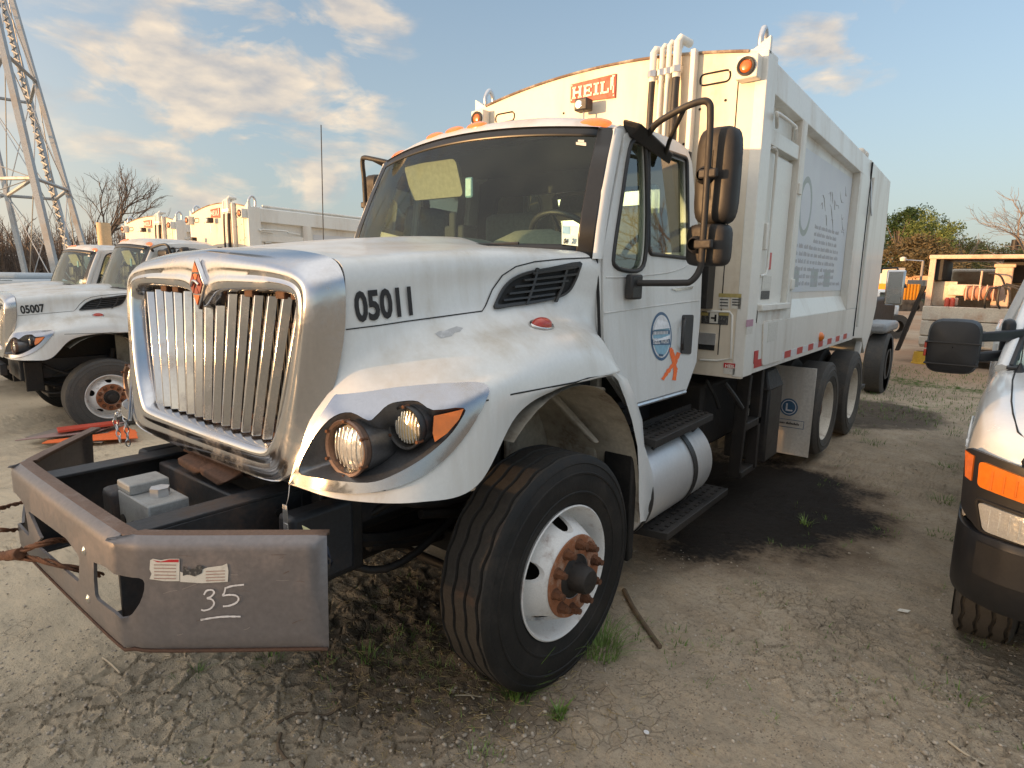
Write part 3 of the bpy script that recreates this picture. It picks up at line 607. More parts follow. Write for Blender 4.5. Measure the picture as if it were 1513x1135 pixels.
# interior
inn = MB().box(-.9, .9, .42, .75, 1.2, 1.90); inn.build('firewall', int_d, cab)
dash = MB().grid([[Vector((x, y, z)) for x in (-.88, -.4, 0, .4, .88)] for y, z in ((.42, 1.93), (.55, 1.95), (.70, 1.94), (.78, 1.86), (.78, 1.6))]).build('dashboard', int_g, cab, smooth=50)
pod = MB().lathe([(-.28, .02), (-.26, .16), (-.1, .21), (.1, .21), (.26, .16), (.28, .02)], (.45, .70, 1.86), (1, 0, 0), 20).build('instrument_pod', int_t, cab, smooth=60)
sw = MB(); c = Vector((.45, 1.0, 2.0)); ax = Vector((0, .75, .65)).normalized(); u, v, d = frame(ax)
sw.tube([c+(u*cos(a)+v*sin(a))*.235 for a in [2*pi*k/32 for k in range(32)]], .018, 8, closed=True)
for a in (.5, 2.6, 4.7): sw.tube([c, c+(u*cos(a)+v*sin(a))*.23], .014, 6)
sw.cyl(c-ax*.02, c+ax*.03, .06); sw.cyl(c-ax*.35+Vector((0, -.1, 0)), c, .03)
sw.build('steering_wheel', blk, cab, smooth=50)
for x in (.46, -.46):
    st = box('seat', int_g, cab, x-.24, x+.24, 1.15, 1.62, 1.55, 1.70, .05); box('seat_back', int_g, st, x-.23, x+.23, 1.54, 1.66, 1.70, 2.28, .05)
for x in (-.48,):
    MB().plate(rnd([(-.24, -.11), (.24, -.11), (.24, .11), (-.24, .11)], .04), [], lambda a, b_, d: Vector((x+a, .80+d+b_*-.35, 2.42+b_)), .03).build('sun_visor', int_t, cab, bevel=.008)
box('headliner', int_d, cab, -.86, .86, .80, 1.69, 2.565, 2.58)
box('floor', int_d, cab, -.95, .95, .5, 1.70, 1.13, 1.17)
box('air_freshener', ltblue, cab, -.12, -.06, .72, .74, 2.28, 2.40, .01)
hd = MB().box(-.30, -.13, .72, .86, 1.93, 2.12).box(-.24, -.18, .70, .73, 2.0, 2.2); hd.build('radio_unit', int_d, cab, bevel=.02)
# windshield stickers
def wsp(px, py, o=.006):
    d = ray(px, py).normalized(); h = WT.ray_cast(CP, d); return h[0]-d*o
WT = bvh(ws)
def wpatch(name, x0, y0, x1, y1, m, sk=-.06, o=.006): return MB().add([wsp(x0, y1, o), wsp(x1, y1+(x1-x0)*.12, o), wsp(x1, y0+(x1-x0)*.05, o), wsp(x0, y0, o)], [(0, 1, 2, 3)]).build(name, m, ws)
st = wpatch('inspection_sticker', 830, 333, 854, 361, mat('sticker_green', (.62, .78, .72), .5))
wpatch('sticker_half', 831, 334, 842, 345, ltblue, o=.008)
for s_, x, m in (('04', 832, btext), ('21', 844, blue)):
    a = wsp(x, 359.5, .010); b = wsp(x+10, 360.5, .010); c = wsp(x, 349, .010); text('sticker_date', s_, m, st, a, b-a, c-a, .036, .0004, .62, .0012)
wpatch('toll_tag', 851, 210, 866, 214, sticker); wpatch('toll_tag', 854, 206.5, 863, 209.5, sticker)
# ---- mirrors on tube arms
def mirror_set(sg):
    def q(x, y, z): return Vector((x*sg, y, z))
    path = crv([q(.95, 1.0, 2.56), q(1.04, .93, 2.60), q(1.20, .88, 2.64), q(1.295, .885, 2.658), q(1.326, .895, 2.642), q(1.332, .90, 2.60), q(1.332, .91, 2.50), q(1.33, .92, 2.2), q(1.325, .93, 1.95), q(1.32, .93, 1.86), q(1.29, .90, 1.80), q(1.24, .875, 1.79), q(1.04, .80, 1.785)], 6)
    mr_ = MB().tube(path, .017, 10).build('mirror_arm', brnblk, T, smooth=60)
    tube('mirror_brace', brnblk, mr_, crv([q(.97, 1.20, 2.50), q(1.06, 1.05, 2.54), q(1.20, .89, 2.635)]), .012, 8)
    MB().hull8([q(.89, .84, 2.59), q(.92, .86, 2.53), q(.95, 1.30, 2.45), q(.91, 1.30, 2.53)], [q(.90, .80, 2.62), q(.98, .88, 2.60), q(1.0, 1.24, 2.50), q(.93, 1.26, 2.56)]).build('arm_mount', blk, mr_, bevel=.012)
    m_ = MB().box(1.0, 1.045, .74, .86, 1.70, 1.83)
    if sg < 0: m_.v = [Vector((-p.x, p.y, p.z)) for p in m_.v]
    m_.build('arm_mount', blk, mr_, bevel=.012)
    M0 = Matrix.Rotation(R(-7)*sg, 4, 'Z')
    for (cx, cz, w_, h_, nm) in ((1.335, 2.325, .108, .236, 'mirror_head'), (1.312, 1.985, .112, .108, 'convex_mirror_head')):
        cx *= sg; g = []; n = 24
        def prof(k, s_, y, kk=1):
            a = 2*pi*k/n; e = .42; c_, s2 = cos(a), sin(a); return Matrix.Translation((cx, 1.02, cz)) @ M0 @ Vector((math.copysign(abs(c_)**e, c_)*w_*s_, y, math.copysign(abs(s2)**e, s2)*h_*(1-(1-s_)*.5)))
        for s_, y in ((.02, -.045), (.55, -.045), (.85, -.038), (.97, -.018), (1, .012), (1, .055), (.95, .06), (.93, .052)): g.append([prof(k % n, s_, y) for k in range(n+1)])
        hd = MB().grid(g).build(nm, brnblk, T, smooth=50)
        MB().add([prof(k, .93, .052) for k in range(n)], [tuple(range(n))]).build('mirror_glass', chrome, hd)
        c2 = Matrix.Translation((cx-.03*sg, 1.02, cz)) @ M0 @ Vector((0, -.06, .0))
        MB().lathe([(-.03, .03), (.0, .045), (.025, .042), (.03, .02)], c2, (0, 1, 0), 14).build('mirror_clamp', brnblk, hd, smooth=50)
        MB().box(-.045, .05, -.018, .015, -.022, .022, Matrix.Translation((1.33*sg, .925, cz)) @ M0).build('mirror_clamp', brnblk, hd, bevel=.008)
mirror_set(1); mirror_set(-1)
# exhaust tip and antenna
tube('exhaust_stack', dark, T, [Vector((-.62, 1.86, 1.2)), Vector((-.62, 1.86, 2.80))], .05, 16)
tube('antenna', blk, T, [Vector((-1.0, .30, 1.65)), Vector((-1.03, .34, 2.75))], .0035, 6)
# ---- wheels
def tyre_mesh(R0, w, bead=.29, flat=0, n=132, zig=.006):
    h = w/2; side = [(h-.03, bead), (h-.012, bead+.02), (h-.009, bead+.026), (h+.002, bead+.07), (h+.007, bead+.073), (h+.007, bead+.079), (h+.004, bead+.082), (h+.009, bead+.12), (h+.005, R0-.085), (h+.009, R0-.082), (h+.009, R0-.075), (h+.003, R0-.072), (h-.006, R0-.04), (h-.003, R0-.036), (h-.010, R0-.018), (h-.022, R0-.003)]
    tr = []; gl = [.36*w*k for k in (1, .34, -.34, -1)] if zig else []
    for g in gl: tr += [(g+.0085, R0, 1), (g+.0065, R0-.016, 1), (g-.0065, R0-.016, 1), (g-.0085, R0, 1)]
    prof = [(a, r, 0) for a, r in side]+tr+[(-a, r, 0) for a, r in side[::-1]]
    v = []; f = []; mi = []; K = len(prof)
    for k in range(n):
        a = 2*pi*k/n; wob = zig*math.asin(sin(k*pi/3))*.7
        for x, r, z in prof:
            p = Vector((x+(wob if z else 0), r*cos(a), r*sin(a)))
            if flat and p.z < -flat: ex = (-flat-p.z); p.z = -flat-ex*.04; p.x *= 1+ex*1.1; p.y *= 1+ex*.35
            v.append(p)
    for k in range(n):
        j = (k+1) % n
        for i in range(K-1): f.append((k*K+i, k*K+i+1, j*K+i+1, j*K+i)); mi.append(1 if len(side)-1 <= i < K-len(side) else 0)
    me = bpy.data.meshes.new('tyre'); me.from_pydata(v, [], f); me.polygons.foreach_set('material_index', mi)
    me.polygons.foreach_set('use_smooth', [True]*len(f)); me.update(); me.set_sharp_from_angle(angle=R(35)); return me
def obm(name, me, parent, loc=(0, 0, 0), rot=None, mats=None):
    if mats:
        for m in mats: me.materials.append(m)
    o = bpy.data.objects.new(name, me); COL.objects.link(o); o.location = loc
    if rot: o.rotation_euler = rot
    if parent: o.parent = parent
    return o
TY = tyre_mesh(.53, .275, flat=.514); TY.materials.append(rubber); TY.materials.append(tread)
TYR = tyre_mesh(.505, .26, zig=0, n=72); TYR.materials.append(tyreg); TYR.materials.append(tyreg)
TYF = tyre_mesh(.505, .26, zig=0, n=96, flat=.40); TYF.materials.append(tyreg); TYF.materials.append(tyreg)
TY2 = tyre_mesh(.52, .275, zig=.0, n=96, flat=.42); TY2.materials.append(tyreg); TY2.materials.append(tread)
# front rim disc with hand holes
dprof = [(0, .302), (.006, .306), (.010, .300), (.002, .292), (-.03, .284), (-.075, .272), (-.095, .255), (-.085, .245), (-.05, .232), (-.012, .215), (.022, .198), (.042, .184), (.048, .172), (.048, .095), (.03, .092), (.036, .165), (.030, .177), (.012, .188), (-.02, .205), (-.06, .222), (-.10, .24), (-.14, .262), (-.20, .27), (-.22, .30), (-.21, .302), (-.10, .285)]
rm = MB().lathe(dprof, (0, 0, 0), (1, 0, 0), 96, closed=True).build('wheel', wheelw, None, smooth=40)
ct = MB()
for k in range(5):
    a = R(90+72*k); c = Vector((0, cos(a)*.222, sin(a)*.222)); rad_ = Vector((0, cos(a), sin(a))); tan = Vector((0, -sin(a), cos(a))); n = 20
    A = [c+rad_*.028*cos(2*pi*i/n)+tan*.041*sin(2*pi*i/n) for i in range(n)]
    ct.add([q+Vector((-.078, 0, 0)) for q in A]+[q+Vector((.10, 0, 0)) for q in A], [tuple(range(n))[::-1], tuple(range(n, 2*n))]+[(i, (i+1) % n, n+(i+1) % n, n+i) for i in range(n)])
cto = ct.build('cut', None); bo = rm.modifiers.new('b', 'BOOLEAN'); bo.object = cto; bo.operation = 'DIFFERENCE'; bo.solver = 'EXACT'
baked(rm); bpy.data.objects.remove(cto); RIM = rm.data; bpy.data.objects.remove(rm)
RIM.polygons.foreach_set('use_smooth', [True]*len(RIM.polygons)); RIM.set_sharp_from_angle(angle=R(35))
nutm = MB().cyl((0, 0, 0), (.012, 0, 0), .021, .019, 16).cyl((.012, 0, 0), (.045, 0, 0), .0175, .015, 6).cyl((.045, 0, 0), (.066, 0, 0), .011, .010, 10)
no = nutm.build('lug_nut', rust); NUT = no.data; bpy.data.objects.remove(no)
def front_wheel(root, sg, tyre=TY, x=1.174, R0=.53, z=.518, steer=-.05, hubm=None):
    rot = (0, 0, steer if sg > 0 else pi+steer)
    w_ = obm('wheel', RIM, root, (x*sg, 0, z), rot); w_.scale = (1, 1, 1)
    t_ = obm('tyre', tyre, w_, (-.125, 0, 0))
    b = MB().lathe([(.046, .185), (.0525, .183), (.0525, .10)], (0, 0, 0), (1, 0, 0), 48).build('rust_ring', mat('flaking_rust', (.30, .115, .05), .85, dirt=(.62, .52, .42), damt=.7, dscale=11, dlo=.5, bump=.4), w_, smooth=40)
    hb = MB().lathe([(-.05, .10), (.05, .098), (.056, .085), (.060, .066), (.12, .058), (.135, .05), (.14, .02), (.14, .001)], (0, 0, 0), (1, 0, 0), 32).build('hub', dark, w_, smooth=40)
    for k in range(5):
        a = 2*pi*k/5; q = Vector((.062, .076*cos(a), .076*sin(a))); 
    for k in range(10):
        a = 2*pi*(k+.3)/10; obm('lug_nut', NUT, w_, (.05, .145*cos(a), .145*sin(a)), (a, 0, 0)).scale = (.78, 1.3, 1.3)
    bd_ = MB().lathe([(-.12, .05), (-.125, .245), (-.16, .25), (-.28, .20), (-.28, .05)], (0, 0, 0), (1, 0, 0), 32).build('brake_drum', dark, w_, smooth=40)
    return w_
front_wheel(T, 1); front_wheel(T, -1)
rp = [(0, .302), (.006, .306), (.010, .300), (.002, .292), (-.04, .282), (-.09, .27), (-.10, .255), (-.13, .235), (-.14, .19), (-.14, .08), (-.16, .08), (-.16, .22), (-.2, .28)]
RR = MB().lathe(rp, (0, 0, 0), (1, 0, 0), 48).build('wheel', wheelold, None, smooth=40); RRM = RR.data; bpy.data.objects.remove(RR)
def rear_wheel(root, sg, y, tyre, x=1.225, z=.5):
    w_ = obm('wheel', RRM, root, (x*sg, y, z), (0, 0, 0 if sg > 0 else pi))
    obm('tyre', tyre, w_, (-.105, 0, 0)); obm('inner_tyre', TYR, w_, (-.43, 0, 0))
    MB().lathe([(-.14, .11), (-.06, .10), (-.05, .09), (-.045, .001)], (0, 0, 0), (1, 0, 0), 24).build('hub', rust, w_, smooth=40)
    for k in range(10):
        a = 2*pi*k/10; obm('lug_nut', NUT, w_, (-.14, .145*cos(a), .145*sin(a)))
for sg in (1, -1):
    rear_wheel(T, sg, 4.71, TYF if sg > 0 else TYR); rear_wheel(T, sg, 6.05, TYR)
# ---- chassis
ch = MB()
for s_ in (1, -1):
    x0, x1 = sorted((s_*.40, s_*.48)); xa, xb = sorted((s_*.40, s_*.412))
    ch.box(x0, x1, -.85, 7.0, .99, 1.0); ch.box(x0, x1, -.85, 7.0, .74, .75); a_, b_ = sorted((s_*.468, s_*.48)); ch.box(a_, b_, -.85, 7.0, .75, .99)
for y in (1.9, 3.4, 4.6, 6.2): ch.box(-.46, .46, y, y+.08, .77, .97)
chs = ch.build('chassis_frame', framep, T)
ax_ = MB()
ax_.box(-.95, .95, -.05, .05, .42, .54); ax_.cyl((-.98, 0, .53), (-.8, 0, .53), .07); ax_.cyl((.98, 0, .53), (.8, 0, .53), .07)
ax_.build('front_axle', dark, T, bevel=.01)
for s_ in (1, -1):
    lf = tube('leaf_spring', dark, T, crv([(s_*.44, -.75, .72), (s_*.44, -.4, .60), (s_*.44, 0, .56), (s_*.44, .4, .60), (s_*.44, .75, .74)]), .035, 6)
    tube('leaf_blade', dark, lf, crv([(s_*.44, -.5, .60), (s_*.44, 0, .50), (s_*.44, .5, .60)]), .03, 6)
    tube('shock_absorber', dark, T, [(s_*.62, .12, .50), (s_*.58, .22, 1.1)], .035, 12)
    box('spring_hanger', dark, T, min(s_*.49, s_*.56), max(s_*.49, s_*.56), -.82, -.62, .58, .98, .01)
tube('steering_link', dark, T, [(.80, -.25, .48), (-.80, -.25, .48)], .022, 8); tube('drag_link', dark, T, [(.62, -.35, .75), (.66, .15, .62)], .022, 8)
eng = MB().box(-.34, .34, -.68, .62, .62, 1.5).box(-.25, .25, -.55, .4, .42, .62).box(-.52, .52, -.77, -.70, .75, 1.3).cyl((0, .6, .8), (0, 1.9, .75), .22, .16).cyl((0, 1.9, .7), (0, 4.7, .62), .05); eng.build('engine', dark, T, bevel=.02)
b = MB()
for y in (4.71, 6.05): b.box(-.9, .9, y-.07, y+.07, .44, .58); b.lathe([(-.16, .08), (-.1, .2), (.1, .2), (.16, .08)], (0, y, .5), (0, 1, 0), 20)
b.box(-.56, -.44, 4.4, 6.4, .62, .72).box(.44, .56, 4.4, 6.4, .62, .72); b.build('rear_axles', dark, T, bevel=.01)
for pth in ([(.5, -.65, .95), (.62, -.3, .78), (.60, .3, .75), (.5, .8, .85)], [(.3, -.8, .70), (.55, -.5, .52), (.6, 0, .7), (.5, .6, .8)], [(-.3, -.75, .8), (0, -.72, .68), (.4, -.6, .72), (.58, -.2, .9)]): tube('hose', dark, T, crv(pth), .018, 8)
# brown steel tray low between front wheels (seen under the hood)
b = MB().hull8([Vector((.10, .55, .34)), Vector((.85, .35, .30)), Vector((.85, .6, .30)), Vector((.1, .8, .34))], [Vector((.10, .55, .42)), Vector((.85, .35, .38)), Vector((.85, .6, .38)), Vector((.1, .8, .42))]); b.build('crossmember', rust, T)
# ---- bumper on extended rails
zt, zb = 1.01, .645
W0 = [(-1.07, -1.14), (-.62, -1.49), (-.54, -1.53), (.50, -1.53), (.60, -1.505), (1.08, -1.12)]
W0 = [(-1.09, -1.10), (-.66, -1.49), (-.58, -1.53), (.50, -1.53), (.60, -1.50), (1.085, -1.115)]
pa = cr([Vector((x, y, 0)) for x, y in [(-1.03, -1.125), (-.655, -1.455), (-.56, -1.515), (-.46, -1.535), (.46, -1.535), (.56, -1.515), (.655, -1.455), (1.03, -1.125)]], 10)
# wall holes: the big central opening and the two teardrops, outlined in run-length s / height z
cum = [0]
for i in range(1, len(pa)): cum.append(cum[-1]+(pa[i]-pa[i-1]).length)
TOT = cum[-1]
def at_s(s_):
    s_ = max(0, min(TOT, s_)); i = max(j for j in range(len(cum)) if cum[j] <= s_+1e-9); i = min(i, len(pa)-2); t = (s_-cum[i])/max(1e-9, cum[i+1]-cum[i]); p = pa[i].lerp(pa[i+1], t); d = (pa[i+1]-pa[i]).normalized(); return p, Vector((d.y, -d.x, 0))
def s_of_px(px, py):
    d = ray(px, py); best = None
    for i in range(len(pa)-1):
        a, b = pa[i], pa[i+1]; e = b-a; n = Vector((e.y, -e.x, 0)); den = n.dot(d)
        if abs(den) < 1e-9: continue
        t = n.dot(a-CP)/den; q = CP+d*t; k = (Vector((q.x, q.y, 0))-a).dot(e)/e.length_squared
        pen = max(0, -k, k-1)*e.length
        if t > 0 and (pen < .002 or (i in (0, len(pa)-2) and pen < .25)) and (best is None or t < best[0]): best = (t, cum[i]+(cum[i+1]-cum[i])*k, q.z)
    if best is None: print('bumper miss', px, py); return 0, .8
    return best[1], best[2]
tear = [s_of_px(*p) for p in [(141, 835), (143, 831), (160, 838), (185, 850), (207, 853), (215, 861), (212, 880), (203, 898), (190, 911), (172, 905), (152, 890), (143, 878)]]
sm_ = TOT/2
bigh = [s_of_px(*p) for p in [(17, 734), (43.5, 754), (72, 774), (100, 795), (112, 805), (117, 812), (120, 822), (119, 860), (86, 829), (53.6, 804), (20, 781)]]
cS = s_of_px(100, 795)[0]; sL = 2*sm_-bigh[7][0]
hole_c = rnd([(sL+.02, bigh[-1][1]), (sL+.0, bigh[0][1]), (bigh[1][0], bigh[1][1]), (bigh[3][0], bigh[3][1]), (bigh[6][0], bigh[6][1]), (bigh[7][0], bigh[7][1]), (bigh[9][0], bigh[9][1])], .02)
holeR = smoothpoly(tear, 2); holeL = [(2*sm_-a, z) for a, z in holeR][::-1]
# sheet metal made as a fine grid with cells inside the holes left out would be ragged: use a constrained triangulation
def sheet(outline, holes, nrm_off, step=.03):
    pts = [Vector(p) for p in outline]; E = [(i, (i+1) % len(outline)) for i in range(len(outline))]
    for h in holes: k = len(pts); pts += [Vector(p) for p in h]; E += [(k+i, k+(i+1) % len(h)) for i in range(len(h))]
    s_ = TOT/NS_
    while s_ < TOT-.01:
        z = zb+.03
        while z < zt-.004:
            if inpoly(s_, z, outline) and not any(inpoly(s_, z, h) or edist(s_, z, h) < .012 for h in holes) and edist(s_, z, outline) > .003: pts.append(Vector((s_, z)))
            z += step if z < zt-.05 else .008
        s_ += TOT/NS_
    v2, _, fs, _, _, _ = delaunay_2d_cdt(pts, E, [], 1, 1e-5); V = []
    for p in v2:
        q, n = at_s(p.x); tz = max(0, (p.y-(zt-.035))/.035); tb = max(0, ((zb+.03)-p.y)/.03)
        V.append(Vector((q.x, q.y, p.y))-n*(.030*(1-math.sqrt(max(0, 1-tz*tz)))+.012*tb*tb))
    Fc = [t for t in fs if inpoly(sum(v2[i].x for i in t)/3, sum(v2[i].y for i in t)/3, outline) and not any(inpoly(sum(v2[i].x for i in t)/3, sum(v2[i].y for i in t)/3, h) for h in holes)]
    return MB().add(V, Fc)
NS_ = 84
outl = [(TOT*k/NS_, zb+(.01 if 17 < k < 67 else 0)) for k in range(NS_+1)]+[(TOT*k/NS_, zt) for k in range(NS_, -1, -1)]
bump = sheet(outl, [hole_c, holeR, holeL], 0).build('bumper', bumpm, T, smooth=50)
solid(bump, .010, 0, 62)
print('BUMP', TOT, [tuple(round(c, 2) for c in q) for q in bigh], [tuple(round(c, 2) for c in q) for q in tear])
tf = MB()      # top flange turned inwards, rust-brown
flm = mat('rusty_brown_flange', (.135, .085, .062), .6, .2, dirt=(.24, .20, .18), damt=.8, dscale=9, bump=.2)
tf.grid([[at_s(TOT*k/60)[0]-at_s(TOT*k/60)[1]*o+Vector((0, 0, z)) for k in range(61)] for o, z in ((.026, zt+.0035), (.032, zt+.005), (.070, zt+.004), (.073, zt-.010))]); fl = tf.build('top_flange', flm, bump, smooth=40); s = fl.modifiers.new('s', 'SOLIDIFY'); s.thickness = .008
for px, py in ((127, 813), (133, 884), (5, 720), (12, 775)):
    s_, z = s_of_px(px, py); q, n = at_s(s_); q = Vector((q.x, q.y, z)); MB().lathe([(.0, .016), (.006, .016), (.010, .011), (.013, .001)], q, n, 14).build('bolt', chrome2, bump, smooth=50)
def bpnt(px, py, lift=.0075): s_, z = s_of_px(px, py); q, n = at_s(s_); return Vector((q.x, q.y, z))+n*lift
def bpatch(name, poly, m, lift=.0075): b = MB().add([bpnt(*p, lift) for p in poly], [tuple(range(len(poly)))]); return b.build(name, m, bump)
sk_ = bpatch('warning_sticker', [(224, 826), (228, 824), (240, 826), (252, 824), (267, 824), (267, 857), (245, 857), (223, 854), (226, 846), (223, 840)], sticker)
bpatch('sticker_stripe', [(228, 826), (240, 828), (252, 825), (266, 825), (266, 829), (235, 829)], redtape, .0085)
bpatch('warning_sticker', [(268, 843), (280, 848), (292, 846), (300, 840), (308, 837), (330, 834), (337, 831), (339, 842), (338, 858), (300, 860), (268, 858)], sticker)
bpatch('sticker_blotch', [(273, 834), (280, 840), (290, 838), (294, 833), (302, 836), (300, 845), (290, 850), (280, 847), (272, 849)], stickb, .0085)
for k in range(5): bpatch('sticker_line', [(230, 832+k*5), (262, 832.5+k*5), (262, 834+k*5), (230, 833.6+k*5)], mat('faint_print', (.38, .26, .22), .6), .0085)
for k in range(4): bpatch('sticker_line', [(306, 842+k*4.5), (334, 841+k*4.5), (334, 842.4+k*4.5), (306, 843.5+k*4.5)], MATS['faint_print'], .0085)
def chalk(pts, w=1.3):
    P = cr([Vector(p) for p in pts], 7); a = []; b2 = []
    for i, p in enumerate(P):
        t = (P[min(i+1, len(P)-1)]-P[max(0, i-1)]).normalized(); n = Vector((-t.y, t.x)); ww = w*rr.uniform(.8, 1.15); a.append(p+n*ww); b2.append(p-n*ww)
    return [bpnt(*p, .0082) for p in a+b2], [(i, i+1, len(P)+i+1, len(P)+i) for i in range(len(P)-1)]
wc = mat('white_paint_marker', (.72, .70, .70), .6)
c3 = MB(); c3.add(*chalk([(303, 877), (307, 871), (315, 870), (318, 874), (313, 880), (308, 882), (315, 884), (318, 890), (313, 897), (304, 900), (299, 899)])); c3.build('painted_digit', wc, bump)
c5 = MB(); c5.add(*chalk([(335, 866), (333, 874), (331, 878), (340, 877), (350, 878), (354, 883), (350, 889), (340, 893), (331, 894)])); c5.add(*chalk([(335, 867), (345, 864), (362, 862)])); c5.build('painted_digit', wc, bump)
cu = MB(); cu.add(*chalk([(298, 914), (315, 911), (335, 909), (357, 909)])); cu.build('painted_underline', wc, bump)
for k in range(16):
    x_, y_ = rr.uniform(235, 465), rr.uniform(818, 945); l_ = rr.uniform(6, 26); a_ = rr.uniform(-.5, .25)
    sc = MB(); v_, f2_ = chalk([(x_, y_), (x_+l_*.5, y_+a_*l_*.5+rr.uniform(-1, 1)), (x_+l_, y_+a_*l_)], rr.uniform(.16, .38)); sc.add(v_, f2_); sc.build('scratch', rr.choice([flm, mat('bare_scrape', (.36, .32, .30), .5, .3)]), bump)
tube('bottom_edge', drust, bump, [at_s(TOT*k/60)[0]+Vector((0, 0, zb+.002)) for k in range(61)], .006, 6)
# extension rails
for s_ in (1, -1):
    xo = s_*.47; xi = s_*.36; a_, b_ = sorted((xo, xi)); w1, w2 = sorted((xo, xo-s_*.014))
    r_ = MB().box(a_, b_, -1.50, -.70, .965, .978).box(a_, b_, -1.50, -.70, .67, .682).box(w1, w2, -1.50, -.70, .682, .965).build('extension_rail', framep, T, bevel=.003)
    for y, z in ((-1.3, .9), (-.95, .9), (-.95, .76)): MB().lathe([(0, .018), (.012, .018), (.014, .001)], (xo, y, z), (s_, 0, 0), 6).build('rail_bolt', dark, r_)
box('crossmember', framep, T, -.355, .355, -1.05, -.97, .80, .955, .01)
box('crossmember', framep, T, -.47, .47, -.86, -.80, .72, .99, .01)
for s_ in (1, -1):
    a_, b_ = sorted((s_*.58, s_*.68)); g_ = MB().box(a_, b_, -1.02, -.75, .66, .95); g_.build('rail_gusset', framep, T, bevel=.02)
# hydraulic valve block between the rails
vb = MB().box(.02, .30, -1.34, -1.20, .83, .99).box(.02, .14, -1.34, -1.20, .99, 1.03).build('valve_block', mat('pale_grey_casting', (.30, .31, .31), .55, .1, dirt=(.12, .11, .10), damt=.6, dscale=12), T, bevel=.006)
box('valve_bracket', framep, vb, -.10, .02, -1.36, -1.18, .80, .98, .02)
MB().lathe([(0, .035), (.03, .035), (.032, .001)], (.20, -1.26, .99), (0, 0, 1), 6).build('valve_cap', alu, vb)
for x in (.06, .16, .25): MB().lathe([(0, .022), (.004, .022), (.005, .001)], (x, -1.341, .88), (0, -1, 0), 14).build('valve_port', dark, vb)
tube('valve_fitting', alu, vb, [(-.02, -1.27, .96), (-.09, -1.29, .965)], .014, 8)
# rusty latch pieces hanging under the surround
for x in (-.12, .08):
    MB().hull8([Vector((x, -1.06, .99)), Vector((x+.14, -1.06, .975)), Vector((x+.20, -.98, 1.0)), Vector((x, -.98, 1.01))], [Vector((x-.01, -1.06, 1.02)), Vector((x+.21, -1.06, 1.005)), Vector((x+.21, -.98, 1.03)), Vector((x-.01, -.98, 1.04))]).build('hood_latch', drust, T, bevel=.008)
box('latch_plate', drust, T, -.30, .30, -.96, -.80, .995, 1.005, .002)
for x in (-.25, -.12, .05): MB().cyl((x, -.93, 1.0), (x, -.93, 1.04), .012, n=8).build('latch_stud', rust, T)
# ---- fuel tank and steps
tk = MB().lathe([(-.02, .02), (-.015, .22), (0, .268), (.02, .28), (1.03, .28), (1.05, .268), (1.065, .22), (1.07, .02)], (.89, .70, .62), (0, 1, 0), 56).build('fuel_tank', tankm, T, smooth=40)
for y in (.80, 1.42):
    MB().lathe([(0, .283), (0, .289), (.055, .289), (.055, .283)], (.89, y, .62), (0, 1, 0), 56).build('tank_strap', blk, tk, smooth=40)
    box('strap_bracket', blk, tk, .62, .66, y, y+.055, .35, .95)
def step(pts, z, name):
    o = [Vector((x, y, z)) for x, y in pts]; b = MB().hull8(o, [q-Vector((0, 0, .045)) for q in o]).build(name, brnblk, T, bevel=.004); k = MB()
    A, B, C_, D_ = o; n1_, n2_ = 14, 3
    for i in range(n1_):
        for j in range(n2_):
            u, v = (i+.5)/n1_, (j+.7)/(n2_+.5); q = A.lerp(B, u).lerp(D_.lerp(C_, u), v)
            k.add([q+Vector((dx*.011, dy*.02, dz)) for dz in (0, .007) for dx, dy in ((-1, -.8), (1, -.8), (1, .8), (-1, .8))], [(4, 5, 6, 7), (0, 1, 5, 4), (1, 2, 6, 5), (2, 3, 7, 6), (3, 0, 4, 7)])
    k.build('step_grip', dark, b, kind='stuff')
    MB().hull8([A, B, B+Vector((-.012, 0, 0)), A+Vector((-.012, 0, 0))], [q+Vector((0, 0, .03)) for q in (A, B, B+Vector((-.012, 0, 0)), A+Vector((-.012, 0, 0)))]).build('step_back', brnblk, b)
step([(.95, .98), (.95, 1.86), (1.13, 1.80), (1.15, .90)], .935, 'cab_step'); step([(1.0, .98), (1.0, 2.02), (1.19, 2.03), (1.20, 1.02)], .37, 'lower_step')
for y in (1.05, 1.62): 
    tube('step_bracket', blk, T, [(1.10, y, .89), (1.05, y, .82), (.9, y, .88)], .014, 6); tube('step_bracket', blk, T, [(1.12, y, .34), (.8, y, .33), (.62, y, .5)], .018, 6)
# battery / equipment box and hanger behind the cab
box('equipment_box', blk, T, .78, 1.13, 3.05, 3.42, .30, .96, .02); 
bb = MB().hull8([Vector((.80, 2.98, .92)), Vector((1.14, 3.0, .92)), Vector((1.14, 3.42, .92)), Vector((.80, 3.42, .92))], [Vector((.86, 3.05, 1.08)), Vector((1.08, 3.08, 1.08)), Vector((1.08, 3.36, 1.08)), Vector((.86, 3.36, 1.08))]).build('equipment_box_lid', dark, T, bevel=.015)
for z in (.78, .64): MB().plate([(-.11, 0), (0, 0), (0, .11), (-.11, .11)], [], lambda a, b_, d: Vector((.98+a, 3.045+d, z+b_)), .002).build('box_label', sticker, T)
hg = MB().hull8([Vector((1.02, 2.50, .30)), Vector((1.10, 2.50, .30)), Vector((1.10, 2.55, .30)), Vector((1.02, 2.55, .30))], [Vector((1.06, 2.42, 1.12)), Vector((1.16, 2.42, 1.12)), Vector((1.16, 2.47, 1.12)), Vector((1.06, 2.47, 1.12))])
hg.box(1.02, 1.12, 2.52, 2.86, .30, .35).box(1.04, 1.13, 2.50, 2.86, .68, .74).box(1.05, 1.13, 2.80, 2.86, .32, 1.12); hg.build('steel_hanger', dark, T, bevel=.006)
